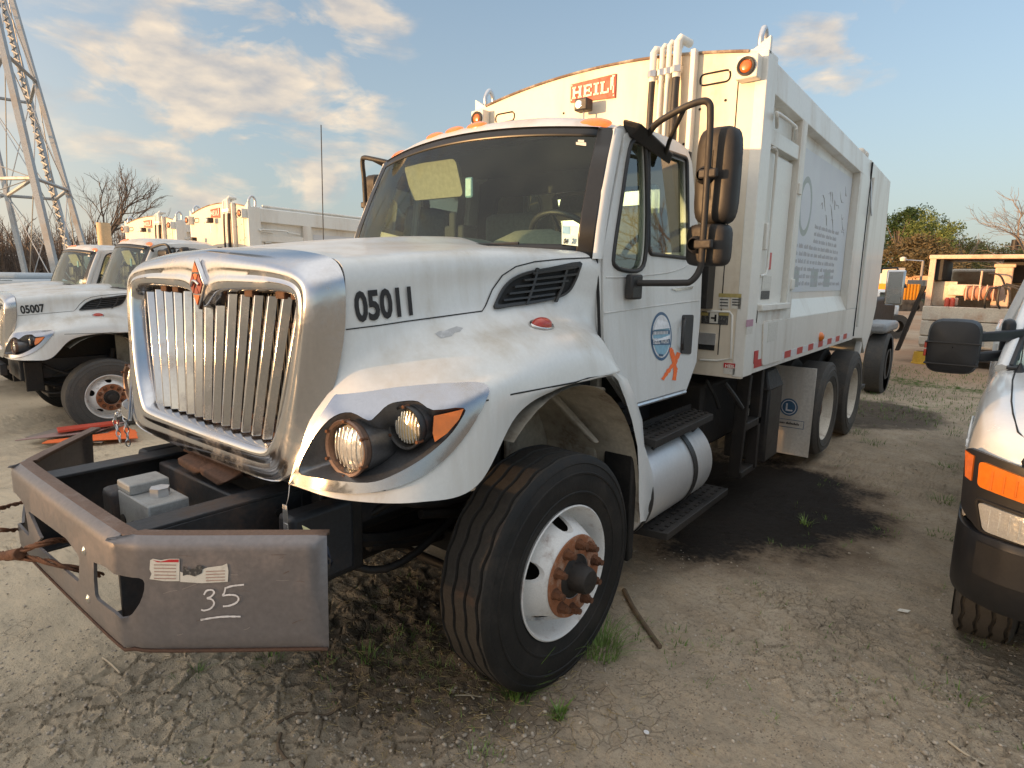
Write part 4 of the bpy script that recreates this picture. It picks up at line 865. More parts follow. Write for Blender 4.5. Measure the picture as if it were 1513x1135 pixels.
tube('air_line', blk, T, crv([(.95, 2.1, 1.1), (.98, 2.2, .98), (.99, 2.28, .88)]), .014, 8); tube('air_line', blk, T, crv([(1.08, 2.1, 1.1), (1.12, 2.2, 1.0), (1.16, 2.28, .90)]), .016, 8)
b = MB().box(-.9, .9, 2.2, 3.0, .55, 1.05).box(-.75, .75, 3.2, 4.0, .60, 1.1); b.build('hydraulic_tank', dark, T, bevel=.03)
# white mud flap ahead of the rear wheels
mf = box('mud_flap', mat('flap_white', (.60, .58, .54), .5, dirt=(.35, .24, .14), damt=.6, dscale=3, streak=True), T, .80, 1.235, 4.12, 4.13, .13, 1.0, .003)
box('mud_flap_inner', MATS['flap_white'], T, -1.235, -.80, 4.12, 4.13, .13, 1.0, .003)
c = Vector((1.02, 4.118, .60))
for r_, m, d in ((.082, blue, 0), (.068, decw, .001), (.060, blue, .002)): MB().add([c+Vector((r_*cos(a), -d, r_*1.05*sin(a))) for a in [2*pi*k/28 for k in range(28)]], [tuple(range(28))]).build('flap_logo', m, mf)
text('logo_letter', 'L.', decw, mf, c+Vector((-.032, -.003, -.035)), (1, 0, 0), (0, 0, 1), .10, .0005, 1, .003)
MB().plate([(.90, .40), (1.17, .40), (1.17, .48), (.90, .48)], [[(.905, .405), (.905, .475), (1.165, .475), (1.165, .405)]], lambda a, b_, d: Vector((a, 4.1185-d, b_)), .0006).build('flap_frame_line', blue, mf)
b = MB(); x_ = .925
for k in range(16): w_ = rr.uniform(.007, .012); b.box(x_, x_+w_, 4.1172, 4.1185, .432, .432+rr.choice((.014, .022, .016))); x_ += w_+(.012 if k == 5 else .0035)
b.build('flap_lettering', btext, mf)
# ---- refuse body
YF, YR = 2.03, 5.76
def arch(x): return 3.215+.125*(1-(x/1.2)**2) if abs(x) < 1.2 else 3.2
core = MB()
sec = [(-1.15, 1.17), (1.15, 1.17), (1.15, 3.02)]+[(x/10, arch(x/10)-.02) for x in range(11, -12, -1)]+[(-1.15, 3.02)]
core.plate(sec, [], lambda a, b_, d: Vector((a, YF+.03+d, b_)), YR-YF-.03)
body = core.build('refuse_body', cream, T)
fp = [(-1.215, 1.15), (1.215, 1.15), (1.215, 3.215)]+[(x/20, arch(x/20)) for x in range(23, -24, -1)]+[(-1.215, 3.215)]
front = MB().plate(fp, [], lambda a, b_, d: Vector((a, YF+d, b_)), .035).build('front_panel', frontc, T, bevel=.004)
tube('panel_rim', mat('rust_edge', (.17, .12, .09), .8, dirt=(.65, .6, .52), damt=.95, dscale=4, dlo=.44), front, [Vector((x/20, YF-.004, arch(x/20)-.004)) for x in range(-22, 23)], .010, 8)
tube('panel_seam', seam, front, [Vector((1.045, YF-.001, 1.3)), Vector((1.045, YF-.001, 3.2))], .0035, 6)
for s_ in (1, -1):
    a_, b_ = sorted((s_*1.215, s_*1.10)); 
    # corner post + gusset
    P_ = box('corner_post', cream, T, min(s_*1.15, s_*1.225), max(s_*1.15, s_*1.225), YF-.004, YF+.19, 1.16, 3.22, .006)
    MB().hull8([Vector((s_*.98, YF+.002, 3.225)), Vector((s_*1.225, YF+.002, 3.20)), Vector((s_*1.225, YF+.04, 3.20)), Vector((s_*.98, YF+.04, 3.225))], [Vector((s_*1.13, YF+.002, 3.24)), Vector((s_*1.225, YF+.002, 3.30)), Vector((s_*1.225, YF+.04, 3.30)), Vector((s_*1.13, YF+.04, 3.24))]).build('corner_gusset', cream, P_)
    tube('lifting_eye', alu, T, crv([(s_*1.15, YF+.06, 3.22), (s_*1.15, YF+.05, 3.32), (s_*1.15, YF+.10, 3.385), (s_*1.15, YF+.15, 3.33), (s_*1.15, YF+.15, 3.22)]), .018, 10)
    lb = box('marker_lamp_box', cream, T, min(s_*1.055, s_*1.19), max(s_*1.055, s_*1.19), YF-.09, YF, 3.045, 3.185, .008)
    MB().lathe([(0, .056), (.014, .056), (.016, .050), (.012, .040)], (s_*1.12, YF-.09, 3.115), (0, -1, 0), 24).build('lamp_ring', blk, lb); MB().lathe([(.002, .040), (.012, .036), (.015, .02), (.016, .001)], (s_*1.12, YF-.09, 3.115), (0, -1, 0), 24).build('lamp_lens', amberd, lb, smooth=60)
    # slotted outline marks
    ol = rnd([(s_*.89-.10, 3.075), (s_*.89+.10, 3.075), (s_*.89+.10, 3.145), (s_*.89-.10, 3.145)], .034)
    for i in range(0, len(ol)):
        if i % 12 == 2: continue
        a, b_ = ol[i], ol[(i+1) % len(ol)]; tube('slot_line', seam, front, [Vector((a[0], YF-.002, a[1])), Vector((b_[0], YF-.002, b_[1]))], .006, 4)
for x, z in ((.80, 2.93), (.97, 2.96), (.90, 2.72), (1.0, 2.72), (-.55, 3.05), (-.30, 3.06), (1.08, 2.75), (.7, 2.72)): MB().cyl((x, YF-.001, z), (x, YF-.003, z), .009, n=8).build('bolt_hole', seam, front)
# hose bundle up the front
for i, (x, m, r_) in enumerate(((.47, blk, .022), (.535, cream, .015), (.585, cream, .015), (.645, blk, .026))):
    hs = tube('hydraulic_hose', m, T, crv([(x, YF-.06, 1.3), (x, YF-.07, 2.2), (x, YF-.07, 2.9), (x, YF-.06, 3.16)]), r_, 10)
    tube('hose_fitting', cream, hs, [(x, YF-.06, 3.14), (x, YF-.06, 3.325+.012*i), (x+.006, YF-.045, 3.35+.012*i), (x+.03, YF+.06, 3.36+.006*i)], r_+.003, 8)
    MB().cyl((x, YF-.06, 3.17), (x, YF-.06, 3.21), r_+.014, n=6).build('hose_nut', alu, hs)
box('hose_channel', cream, T, .735, .77, YF-.06, YF, 1.6, 3.30, .006)
# rusty-red name plate
yy = YF-.012
sg_ = MB().plate([(-.235, 3.125), (.155, 3.10), (.155, 3.265), (-.235, 3.255)], [], lambda a, b_, d: Vector((a, yy+d, b_)), .010).build('name_plate', redp, T, bevel=.002)
def let(rects, x0, w, zz=3.145, h=.085):
    for (a, b_, c, d) in rects:
        L_.box(x0+a*w, x0+b_*w, yy-.006, yy+.002, zz+c*h-.012*(x0+.2), zz+d*h-.012*(x0+.2))
H_ = [(.06, .30, 0, 1), (.70, .94, 0, 1), (.30, .70, .40, .60), (0, .38, 0, .14), (.62, 1, 0, .14), (0, .38, .86, 1), (.62, 1, .86, 1)]
E_ = [(.06, .32, 0, 1), (0, .95, 0, .16), (0, .95, .84, 1), (.32, .7, .43, .58), (.62, .75, .34, .68), (.82, .97, 0, .33), (.82, .97, .68, 1)]
I_ = [(.3, .7, 0, 1), (.05, .95, 0, .15), (.05, .95, .85, 1)]
LL_ = [(.10, .36, 0, 1), (0, .95, 0, .16), (0, .48, .86, 1), (.82, .98, 0, .38)]
for g, x0, w in ((H_, -.215, .085), (E_, -.115, .075), (I_, -.03, .05), (LL_, .03, .075)):
    L_ = MB(); let(g, x0, w); L_.build('plate_letter', wtext, sg_)
L_ = MB(); let([(.0, .35, .2, 1.2), (.45, .8, .5, 1.35), (.7, 1, -.1, .5)], .115, .030); L_.build('plate_letter', wtext, sg_)
for x, z in ((-.222, 3.14), (-.222, 3.243), (.143, 3.118), (.143, 3.25)): MB().cyl((x, yy, z), (x, yy-.004, z), .006, n=8).build('rivet', sticker, sg_)
wl = box('work_lamp', blk, T, -.115, -.005, YF-.14, YF-.05, 3.02, 3.105, .01); MB().lathe([(0, .03), (.006, .026), (.008, .001)], (-.075, YF-.14, 3.062), (0, -1, 0), 16).build('lamp_lens', lens, wl)
tube('lamp_bracket', alu, wl, [(-.06, YF-.09, 3.03), (-.06, YF-.08, 2.86)], .006, 6)
# placards on the lower front face right of the cab
def fpatch(name, px0, py0, px1, py1, m, parent=front, d=.004): 
    a, b_ = on(px0, py1, 'y', YF), on(px1, py0, 'y', YF); return MB().box(a.x, b_.x, YF-d, YF, a.z, b_.z).build(name, m, parent)
fpatch('placard_header', 1062, 434.5, 1096, 439, sticky, d=.005); fpatch('warning_placard', 1062, 439, 1078, 456, sticker); fpatch('warning_placard', 1079.5, 439, 1096, 456, sticker)
for k in range(3): fpatch('placard_line', 1064, 442+k*4.5, 1076, 443.4+k*4.5, stickb, d=.006); fpatch('placard_line', 1082, 442+k*4, 1093, 443.4+k*4, stickb, d=.006)
fpatch('caution_placard', 1036, 462, 1077, 478, stickb); fpatch('placard_header', 1036, 462, 1047, 466, sticky, d=.006); fpatch('placard_header', 1063, 462, 1077, 466, sticky, d=.006); fpatch('placard_symbol', 1048.5, 462, 1062, 477, sticker, d=.007)
fpatch('placard_figure', 1051, 469, 1059, 471, seam, d=.009); fpatch('placard_figure', 1056, 465, 1059.5, 475, seam, d=.010)
fpatch('access_panel', 1032, 493, 1058, 508, alu, d=.01); fpatch('access_slot', 1032, 510, 1056, 516, seam, d=.006)
tube('panel_bead', cream, front, [on(*p, 'y', YF-.002) for p in [(1045, 460), (1078, 461), (1082, 466), (1080, 530), (1060, 533), (1034, 532)]], .008, 8)
hp = fpatch('maker_label', 1069, 537, 1087, 552, sticker); fpatch('label_header', 1069.5, 537.5, 1086.5, 543, redtape, d=.006)
a = on(1071, 542.6, 'y', YF-.007); text('label_lettering', 'HEIL', wtext, hp, a, (1, 0, 0), (0, 0, 1), .030, .0004, 1.15, .001)
dk = fpatch('dark_hose_cover', 1034, 385, 1058, 455, blk, d=.12)
# side frames, drawn for the driver side and mirrored
def sidebox(name, y0, y1, z0, z1, x1=1.222, m=cream, x0=1.15, bevel=.004, parent=T): return MB().box(x0, x1, y0, y1, z0, z1).pair(name, m, parent, bevel=bevel)
tr_ = MB().hull8([Vector((1.12, YF+.19, 2.99)), Vector((1.12, YR, 2.90)), Vector((1.222, YR, 2.91)), Vector((1.222, YF+.19, 3.0))], [Vector((1.10, YF+.19, 3.235)), Vector((1.10, YR, 3.15)), Vector((1.205, YR, 3.12)), Vector((1.205, YF+.19, 3.205))]).pair('top_rail', cream, T, bevel=.006)
tube('top_rail_pipe', cream, T, [Vector((1.13, 2.3, 3.25)), Vector((1.13, 5.7, 3.17))], .02, 8)
sidebox('bottom_rail', YF+.19, YR, 1.165, 1.52); sidebox('side_post', 2.93, 3.075, 1.52, 2.99, m=creamd); sidebox('rear_post', 5.22, YR, 1.52, 2.92, 1.224)
sl2 = MB().hull8([Vector((1.152, 3.08, 1.52)), Vector((1.152, 5.22, 1.52)), Vector((1.222, 5.22, 1.52)), Vector((1.222, 3.08, 1.52))], [Vector((1.150, 3.08, 1.66)), Vector((1.150, 5.22, 1.66)), Vector((1.156, 5.22, 1.66)), Vector((1.156, 3.08, 1.66))]).pair('panel_sill', cream, T)
sidebox('door_header', YF+.19, 2.93, 2.70, 2.80, 1.212); sidebox('side_post', YF+.19, 2.27, 1.52, 2.70, 1.19)
lp = tube('grab_loop', cream, T, crv([on(1148, 188, 'x', 1.19), on(1148, 172, 'x', 1.25), on(1150, 168, 'x', 1.25), on(1174, 186, 'x', 1.25), on(1175.5, 192, 'x', 1.25), on(1175, 205, 'x', 1.19)], 4), .012, 8)
sd_ = sidebox('access_door', 2.29, 2.90, 1.64, 2.67, 1.185, bevel=.006)
tube('door_handrail', cream, sd_, [on(*p, 'x', 1.21) for p in [(1140, 218), (1145, 219), (1148, 225), (1134, 395), (1131, 406), (1123, 408)]], .010, 8)
tube('door_hinge_rod', creamd, sd_, [on(1181, 245, 'x', 1.215), on(1163, 452, 'x', 1.215)], .011, 8)
for px, py in ((1181, 280), (1170, 420)): q = on(px, py, 'x', 1.22); MB().box(q.x-.01, q.x+.018, q.y-.06, q.y+.02, q.z-.04, q.z+.04).build('door_hinge', creamd, sd_, bevel=.004)
q = on(1130, 350, 'x', 1.2); MB().box(q.x-.02, q.x+.02, q.y-.03, q.y+.03, q.z-.09, q.z+.09).build('door_latch', creamd, sd_, bevel=.006)
q = on(1137, 388, 'x', 1.19); MB().box(q.x-.003, q.x+.004, q.y-.03, q.y+.03, q.z-.05, q.z+.07).build('red_reflector', redtape, sd_, bevel=.002)
def spatch(name, px0, py0, px1, py1, m, x=1.224, parent=None, d=.002):
    a, b_ = on(px0, py0, 'x', x), on(px1, py1, 'x', x); return MB().box(x-.001, x+d, a.y, b_.y, min(a.z, b_.z), max(a.z, b_.z)).build(name, m, parent or body)
spatch('door_sticker', 1127, 408, 1138, 428, sticker, 1.187); spatch('door_sticker', 1125, 430, 1136, 442, stickb, 1.187)
sidebox('door_step', 2.25, 2.95, 1.60, 1.645, 1.25, bevel=.006); spatch('rust_streak_plate', 1120, 458, 1160, 474, creamd, 1.223)
hp_ = rnd([yz(on(*p, 'x', 1.224)) for p in [(1127, 476), (1156, 472), (1154, 532), (1125, 540)]], .03)
ht = MB().plate(hp_, [], lambda a, b_, d: Vector((1.232-d, a, b_)), .010).build('hatch', cream, T, bevel=.003)
tube('hatch_gap', creamd, ht, [Vector((1.2265, y, z)) for y, z in hp_]+[Vector((1.2265, *hp_[0]))], .006, 6)
spatch('hatch_label', 1136, 477, 1147, 503, sticker, 1.232, ht); 
spatch('flag_sticker', 1103, 473, 1112, 482, mat('flag_red_blue', (.45, .25, .32), .5), 1.226)
spatch('flag_sticker', 1103, 483, 1111, 493, sticker, 1.226)
nt_ = 0
for k in range(9):       # reflective tape, red and white turn about, along the bottom rail
    for j, m in enumerate((redtape, whtape)):
        y0 = 2.26+k*.37+j*.19; 
        if y0 < YR-.2: MB().box(1.222, 1.2245, y0, y0+.185, 1.20, 1.255).build('reflective_tape', m, body)
spatch('red_label', 1115, 519, 1119, 536, redtape, 1.2255)
ml_ = MB().lathe([(0, .045), (.02, .042), (.035, .02), (.036, .001)], (1.222, 4.16, 1.30), (1, 0, 0), 20).build('side_marker_light', orange, T, smooth=50)
# poster in the big recess
po = [on(1196, 210, 'x', 1.156), on(1270, 270, 'x', 1.156), on(1258, 447, 'x', 1.156), on(1174, 434, 'x', 1.156)]
ym0, ym1 = 3.14, 5.20
pst = MB().box(1.15, 1.154, ym0, ym1, 1.72, 2.86).build('poster', poster, T)
rp_ = random.Random(11)
for k in range(9):       # faded lines of lettering
    z = 2.27-k*.062; y = ym0+.10+(0.62 if k < 3 else 0); b = MB(); end = ym1-rp_.uniform(.15, .6)
    while y < end:
        w_ = rp_.uniform(.05, .16); yy2 = y
        while yy2 < y+w_: ww = rp_.uniform(.010, .018); hh = rp_.choice((.026, .036, .028)); b.box(1.154, 1.1548, yy2, yy2+ww, z, z+hh); yy2 += ww+.007
        y += w_+.035
    b.build('poster_lettering', printm, pst, kind='stuff')
b = MB()
for k in range(14):      # brush-like flourishes along the top
    y0 = ym0+.65+rp_.uniform(0, 1.2); z0 = rp_.uniform(2.35, 2.72); s_ = rp_.uniform(.08, .22)
    b.tube([Vector((1.1545, y0+t*s_, z0-t*s_*.5+.03*sin(t*5+k))) for t in (0, .25, .5, .75, 1)], [.001, .003, .005, .003, .001], 4)
b.build('poster_script', printm, pst, kind='stuff')
MB().add([Vector((1.1545, ym0+.35+.2*cos(a), 2.42+.24*sin(a))) for a in [2*pi*k/32 for k in range(32)]], [tuple(range(32))]).build('poster_seal', printg, pst)
MB().add([Vector((1.1549, ym0+.35+.15*cos(a), 2.42+.19*sin(a))) for a in [2*pi*k/32 for k in range(32)]], [tuple(range(32))]).build('poster_seal', poster, pst)
for a_, b_ in ((.05, .35), (.75, 1.0), (1.25, 1.5)): MB().box(1.154, 1.1546, ym0+a_, ym0+b_, 1.76, 1.92).build('poster_picture', printg, pst)
# tailgate
tg = [(YR+.02, 3.13), (7.20, 3.08), (7.28, 2.4), (7.22, 1.5), (7.0, 1.15), (6.7, .92), (6.45, 1.13), (YR+.02, 1.17)]
tgo = MB().plate(tg, [], lambda a, b_, d: Vector((1.21-d, a, b_)), 2.42).build('tailgate', cream, T, bevel=.01)
tube('tailgate_seam', seam, tgo, [Vector((1.223, YR+.012, 3.1)), Vector((1.223, YR+.012, 1.2))], .010, 6)
tube('tailgate_rod', cream, tgo, [Vector((1.235, YR+.10, 2.95)), Vector((1.235, YR+.13, 1.3))], .014, 8); tube('tailgate_hook', alu, tgo, crv([(1.23, YR+.02, 2.9), (1.26, YR+.02, 2.6), (1.26, YR+.08, 2.55), (1.23, YR+.1, 2.7)]), .008, 6)
for y in (5.62, 5.80): MB().lathe([(0, .05), (.05, .055), (.08, .03), (.085, .001)], (1.12, y, 3.15), (0, 0, 1), 14).build('beacon_lamp', mat('beacon_white', (.6, .55, .48), .4), T, smooth=50)
b = MB().hull8([Vector((1.14, 6.35, .75)), Vector((1.2, 6.35, .75)), Vector((1.2, 6.42, .75)), Vector((1.14, 6.42, .75))], [Vector((1.14, 6.6, 1.3)), Vector((1.2, 6.6, 1.3)), Vector((1.2, 6.7, 1.3)), Vector((1.14, 6.7, 1.3))]).build('tailgate_strut', cream, T)
box('rear_step', dark, T, -1.1, 1.2, 6.75, 7.15, .42, .47, .004); box('step_hanger', dark, T, 1.05, 1.1, 6.72, 6.78, .45, 1.2)
# ================================================================== THE OTHER GARBAGE TRUCKS
SKIP = {'bumper', 'extension_rail', 'rail_gusset', 'valve_block', 'hood_latch', 'latch_plate', 'latch_stud', 'sprayed_mark', 'peeled_paint_patch', 'antenna', 'mirror_arm', 'poster_lettering', 'poster_script'}
def base(o): return o.name.split('.')[0]
ORDER = sorted([o for o in COL.objects], key=lambda o: o.name)
KIDS = {}
for o in ORDER:
    if o.parent: KIDS.setdefault(o.parent.name, []).append(o)
TARGET = list(KIDS)
def copy_tree(o, parent, fix):
    c = o.copy(); COL.objects.link(c)
    if parent: c.parent = parent
    for ch in KIDS.get(o.name, []):
        if base(ch) in SKIP: continue
        if base(ch) == 'wheel' and ch.location.y < 1 and ch.location.x > 0:
            w_ = copy_tree(ch, c, fix)
            for k in w_.children:
                if base(k) == 'tyre': k.data = TY2
            w_.location.z = .50; w_.rotation_euler.z += .07; continue
        copy_tree(ch, c, fix)
    return c
TY2.materials.clear(); TY2.materials.append(tyreg); TY2.materials.append(mat('tread_dusty', (.13, .095, .065), .8, dirt=(.07, .06, .05), damt=.6, dscale=4))
unit_number('05011', hood)
KIDS[hood.name] = [k for k in KIDS.get(hood.name, []) if base(k) != 'unit_number']
def big_mirror(root, side=1):
    pass
T2 = copy_tree(T, None, 1); T2.location = (-8.106, .992, -.417); T2.rotation_euler.z = -.088
T2['label'] = 'white garbage truck numbered 05007 with a flat front tyre, left of truck 05011'
h2 = [k for k in T2.children if base(k) == 'hood'][0]; unit_number('05007', h2)
T3 = copy_tree(T, None, 1); T3.location = (-11.42, 1.29, -.437); T3.rotation_euler.z = .011
T3['label'] = 'white garbage truck third in line, mostly hidden behind the truck numbered 05007'
for t_ in (T2,):
    tube('mirror_arm', blk, t_, crv([(.93, .75, 2.5), (1.0, .72, 2.54), (1.35, .80, 2.58), (1.36, .85, 2.4), (1.35, .9, 1.85), (1.03, .72, 1.77)]), .018, 8)
    box('mirror_head', blk, t_, .93, 1.30, .80, .86, 2.42, 2.52, .03)

# ================================================================== GROUND
G0 = random.Random(8); npr = np.random.RandomState(4)
def vnoise(x, y, f, seed):
    X = x*f; Y = y*f; xi = np.floor(X).astype(int); yi = np.floor(Y).astype(int); xf = X-xi; yf = Y-yi; u = xf*xf*(3-2*xf); v = yf*yf*(3-2*yf)
    def h(a, b):
        n = (a*374761393+b*668265263+seed*1442695) & 0x7fffffff; n = ((n ^ (n >> 13))*1274126177) & 0x7fffffff; return ((n ^ (n >> 16)) & 0xffff)/65535.
    return (h(xi, yi)*(1-u)+h(xi+1, yi)*u)*(1-v)+(h(xi, yi+1)*(1-u)+h(xi+1, yi+1)*u)*v
def vor(x, y, f, seed):
    X = x*f; Y = y*f; xi = np.floor(X).astype(int); yi = np.floor(Y).astype(int); d1 = np.full(X.shape, 9.); d2 = d1.copy(); idc = np.zeros(X.shape)
    for i in (-1, 0, 1):
        for j in (-1, 0, 1):
            a = xi+i; b = yi+j; n = (a*374761393+b*668265263+seed*97) & 0x7fffffff; n = ((n ^ (n >> 13))*1274126177) & 0x7fffffff; r1 = ((n >> 3) & 0xfff)/4095.; r2 = ((n >> 15) & 0xfff)/4095.
            d = np.hypot(a+r1-X, b+r2-Y); m = d < d1; d2 = np.where(m, d1, np.minimum(d2, d)); idc = np.where(m, r1, idc); d1 = np.where(m, d, d1)
    return d1, d2, idc
def sstep(a, b, x): t = np.clip((x-a)/(b-a), 0, 1); return t*t*(3-2*t)
def gbase(x, y): return -.36*sstep(-2.6, -6.6, x)*(1-sstep(30, 60, np.hypot(x, y)))-.06*sstep(9, 20, y)
def gh(x, y):
    x = np.asarray(x, float); y = np.asarray(y, float); z = gbase(x, y)
    z = z+.05*(vnoise(x, y, .35, 1)-.5)*sstep(1.5, 6, np.hypot(x-1, y))
    near = 1-sstep(8, 14, np.hypot(x-1.5, y-.5))
    z = z+near*(.016*(vnoise(x, y, 2.2, 2)-.5)+.011*(vnoise(x, y, 7, 3)-.5)+.008*(vnoise(x, y, 19, 4)-.5)+.005*(vnoise(x, y, 47, 5)-.5))
    # dried mud flakes with curled rims, in patches; churned clods under the front of the truck
    wx = x+.03*(vnoise(x, y, 6, 6)-.5); wy = y+.03*(vnoise(x, y, 6, 7)-.5)
    d1, d2, cid = vor(wx, wy, 9.5, 8); e = d2-d1
    patch = sstep(.56, .68, vnoise(x, y, .9, 9)+.28*np.exp(-((x-.55)**2+(y+1.1)**2)/.6)+.13*np.exp(-((x-1.45)**2+(y+.05)**2)/.25))
    z = z+near*patch*(-.026*(1-sstep(0, .12, e))+.012*(1-sstep(.08, .40, e))+.014*(cid-.5))
    ch = np.exp(-((x-.55)**2/.7+(y+.25)**2/.45))
    d1, d2, cid = vor(wx*1.0+.3, wy, 16, 18)
    z = z+near*ch*(.040*(cid-.5)*sstep(0, .3, d2-d1)+.03*(vnoise(x, y, 11, 12)-.4))
    d1, d2, cid = vor(wx, wy, 26, 28)
    z = z+near*.006*(cid-.5)*sstep(0, .35, d2-d1)
    # flatten under the tyres
    for cx, cy in ((1.05, 0), (-1.05, 0), (1.05, 4.71), (1.05, 6.05)): 
        k = np.exp(-(((x-cx)/.22)**4+((y-cy)/.25)**4)); z = z*(1-k)+k*.002
    return z
def axis(lo, a, b, hi, d0, mid0, mid1, dm):
    c = list(np.arange(a, b, d0)); q = a
    st = d0; L_ = []
    while q > lo: st = min(st*1.06, 40) if q < mid0 else min(st*1.03, dm); q -= st; L_.append(q)
    q = c[-1]; st = d0; R_ = []
    while q < hi: st = min(st*1.06, 40) if q > mid1 else min(st*1.03, dm); q += st; R_.append(q)
    return np.array(L_[::-1]+c+R_)
gx = axis(-900, -.6, 3.4, 900, .0105, -9, 5, .05); gy = axis(-500, -1.75, 1.9, 900, .0105, -4, 9, .05)
GX, GY = np.meshgrid(gx, gy, indexing='ij'); GZ = gh(GX, GY)
nx_, ny_ = GX.shape
gm = bpy.data.meshes.new('ground'); co = np.stack([GX, GY, GZ], -1).reshape(-1, 3).astype(np.float32)
ii = np.arange((nx_-1)*(ny_-1)); a_ = (ii//(ny_-1))*ny_+ii % (ny_-1); fq = np.stack([a_, a_+ny_, a_+ny_+1, a_+1], -1).astype(np.int32)
gm.vertices.add(len(co)); gm.vertices.foreach_set('co', co.ravel()); gm.loops.add(fq.size); gm.loops.foreach_set('vertex_index', fq.ravel())
gm.polygons.add(len(fq)); gm.polygons.foreach_set('loop_start', np.arange(0, fq.size, 4, dtype=np.int32)); gm.polygons.foreach_set('loop_total', np.full(len(fq), 4, np.int32)); gm.update(); gm.validate()
gm.polygons.foreach_set('use_smooth', [True]*len(gm.polygons))
go = bpy.data.objects.new('ground', gm); COL.objects.link(go); go['kind'] = 'structure'
print('ground verts', len(co))
m = bpy.data.materials.new('dried_mud'); m.use_nodes = True; nt = m.node_tree; N = nt.nodes; L = nt.links; b = N['Principled BSDF']; b.inputs['Roughness'].default_value = .92; b.inputs['Specular IOR Level'].default_value = .2
geo = N.new('ShaderNodeNewGeometry')
def nz(sc, det=6, rough=.6, dist=0):
    n = N.new('ShaderNodeTexNoise'); n.inputs['Scale'].default_value = sc; n.inputs['Detail'].default_value = det; n.inputs['Roughness'].default_value = rough; n.inputs['Distortion'].default_value = dist; L.new(geo.outputs['Position'], n.inputs['Vector']); return n.outputs[0]
def mrg(i, a, b_, c=0, d=1):
    n = N.new('ShaderNodeMapRange'); n.interpolation_type = 'SMOOTHSTEP'; L.new(i, n.inputs[0]); n.inputs[1].default_value = a; n.inputs[2].default_value = b_; n.inputs[3].default_value = c; n.inputs[4].default_value = d; return n.outputs[0]
def mixc(f, A, B):
    n = N.new('ShaderNodeMix'); n.data_type = 'RGBA'
    if isinstance(f, float): n.inputs['Factor'].default_value = f
    else: L.new(f, n.inputs['Factor'])
    for k, v in (('A', A), ('B', B)):
        if isinstance(v, tuple): n.inputs[k].default_value = (*v, 1)
        else: L.new(v, n.inputs[k])
    return n.outputs['Result']
def mth(op, a, b_=None):
    n = N.new('ShaderNodeMath'); n.operation = op
    for i, v in enumerate((a, b_)):
        if v is None: continue
        if isinstance(v, (int, float)): n.inputs[i].default_value = v
        else: L.new(v, n.inputs[i])
    return n.outputs[0]
c = mixc(mrg(nz(1.3), .35, .65), (.315, .262, .195), (.46, .385, .29))
c = mixc(mrg(nz(6, 8), .42, .62), c, (.40, .325, .235)); c = mixc(mrg(nz(45, 5), .48, .7, 0, .55), c, (.20, .155, .115)); c = mixc(mrg(nz(160, 3), .5, .68, 0, .35), c, (.15, .12, .09)); c = mixc(mrg(nz(2.4, 6, .6, .6), .55, .70, 0, .5), c, (.22, .17, .12))
vp = N.new('ShaderNodeTexVoronoi'); vp.inputs['Scale'].default_value = 75; L.new(geo.outputs['Position'], vp.inputs['Vector'])
peb = mth('MULTIPLY', mrg(vp.outputs['Distance'], .32, .16), mrg(nz(3.2, 4), .42, .56))
pcr = N.new('ShaderNodeValToRGB'); sepc = N.new('ShaderNodeSeparateColor'); L.new(vp.outputs['Color'], sepc.inputs[0]); L.new(sepc.outputs[0], pcr.inputs[0])
pcr.color_ramp.elements[0].color = (.12, .10, .085, 1); pcr.color_ramp.elements[1].color = (.52, .45, .36, 1); pcr.color_ramp.elements[0].position = .35
c = mixc(mth('MULTIPLY', peb, .75), c, pcr.outputs[0])
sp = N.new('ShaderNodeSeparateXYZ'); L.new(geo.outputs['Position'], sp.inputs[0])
c = mixc(mth('MULTIPLY', mrg(sp.outputs[0], 1.5, -.1, 0, .75), mrg(nz(.9, 6), .3, .6, .35, 1)), c, (.56, .47, .34))  # paler towards the left: the light on that ground mixed into the colour
far_ = mrg(sp.outputs[1], 7, 16)
c = mixc(mth('MULTIPLY', far_, mrg(nz(.22, 5), .35, .6, .35, .85)), c, (.34, .20, .12))
c = mixc(mth('MULTIPLY', mrg(sp.outputs[1], 25, 60), .7), c, (.30, .20, .13))
# green patches further off, oil stain beside the tank, damp brown edge
gp = mth('MULTIPLY', mrg(nz(.5, 6), .54, .62), mrg(sp.outputs[1], 7, 9)); gp = mth('MULTIPLY', gp, mrg(sp.outputs[1], 16, 12))
c = mixc(mth('MULTIPLY', gp, mrg(nz(12, 4), .4, .55)), c, (.07, .10, .025))
vd = N.new('ShaderNodeVectorMath'); vd.operation = 'SUBTRACT'; L.new(geo.outputs['Position'], vd.inputs[0]); vd.inputs[1].default_value = (.95, 2.95, 0)
vsn = N.new('ShaderNodeVectorMath'); vsn.operation = 'MULTIPLY'; L.new(vd.outputs[0], vsn.inputs[0]); vsn.inputs[1].default_value = (1/1.0, 1/1.25, 0)
vl = N.new('ShaderNodeVectorMath'); vl.operation = 'LENGTH'; L.new(vsn.outputs[0], vl.inputs[0])
oil = mth('ADD', vl.outputs['Value'], mth('MULTIPLY', mth('SUBTRACT', nz(2.2, 8), .5), 1.0))
c = mixc(mrg(oil, 1.42, .98, 0, .7), c, (.085, .055, .035)); c = mixc(mrg(mth('ADD', oil, mth('MULTIPLY', mth('SUBTRACT', nz(30, 4), .5), .35)), 1.13, .88, 0, .96), c, (.013, .011, .010))
vd2 = N.new('ShaderNodeVectorMath'); vd2.operation = 'DISTANCE'; L.new(geo.outputs['Position'], vd2.inputs[0]); vd2.inputs[1].default_value = (1.1, 7.6, 0)
c = mixc(mrg(mth('ADD', vd2.outputs['Value'], mth('MULTIPLY', nz(2, 6), 1.2)), 1.9, 1.4, 0, .8), c, (.03, .024, .02))
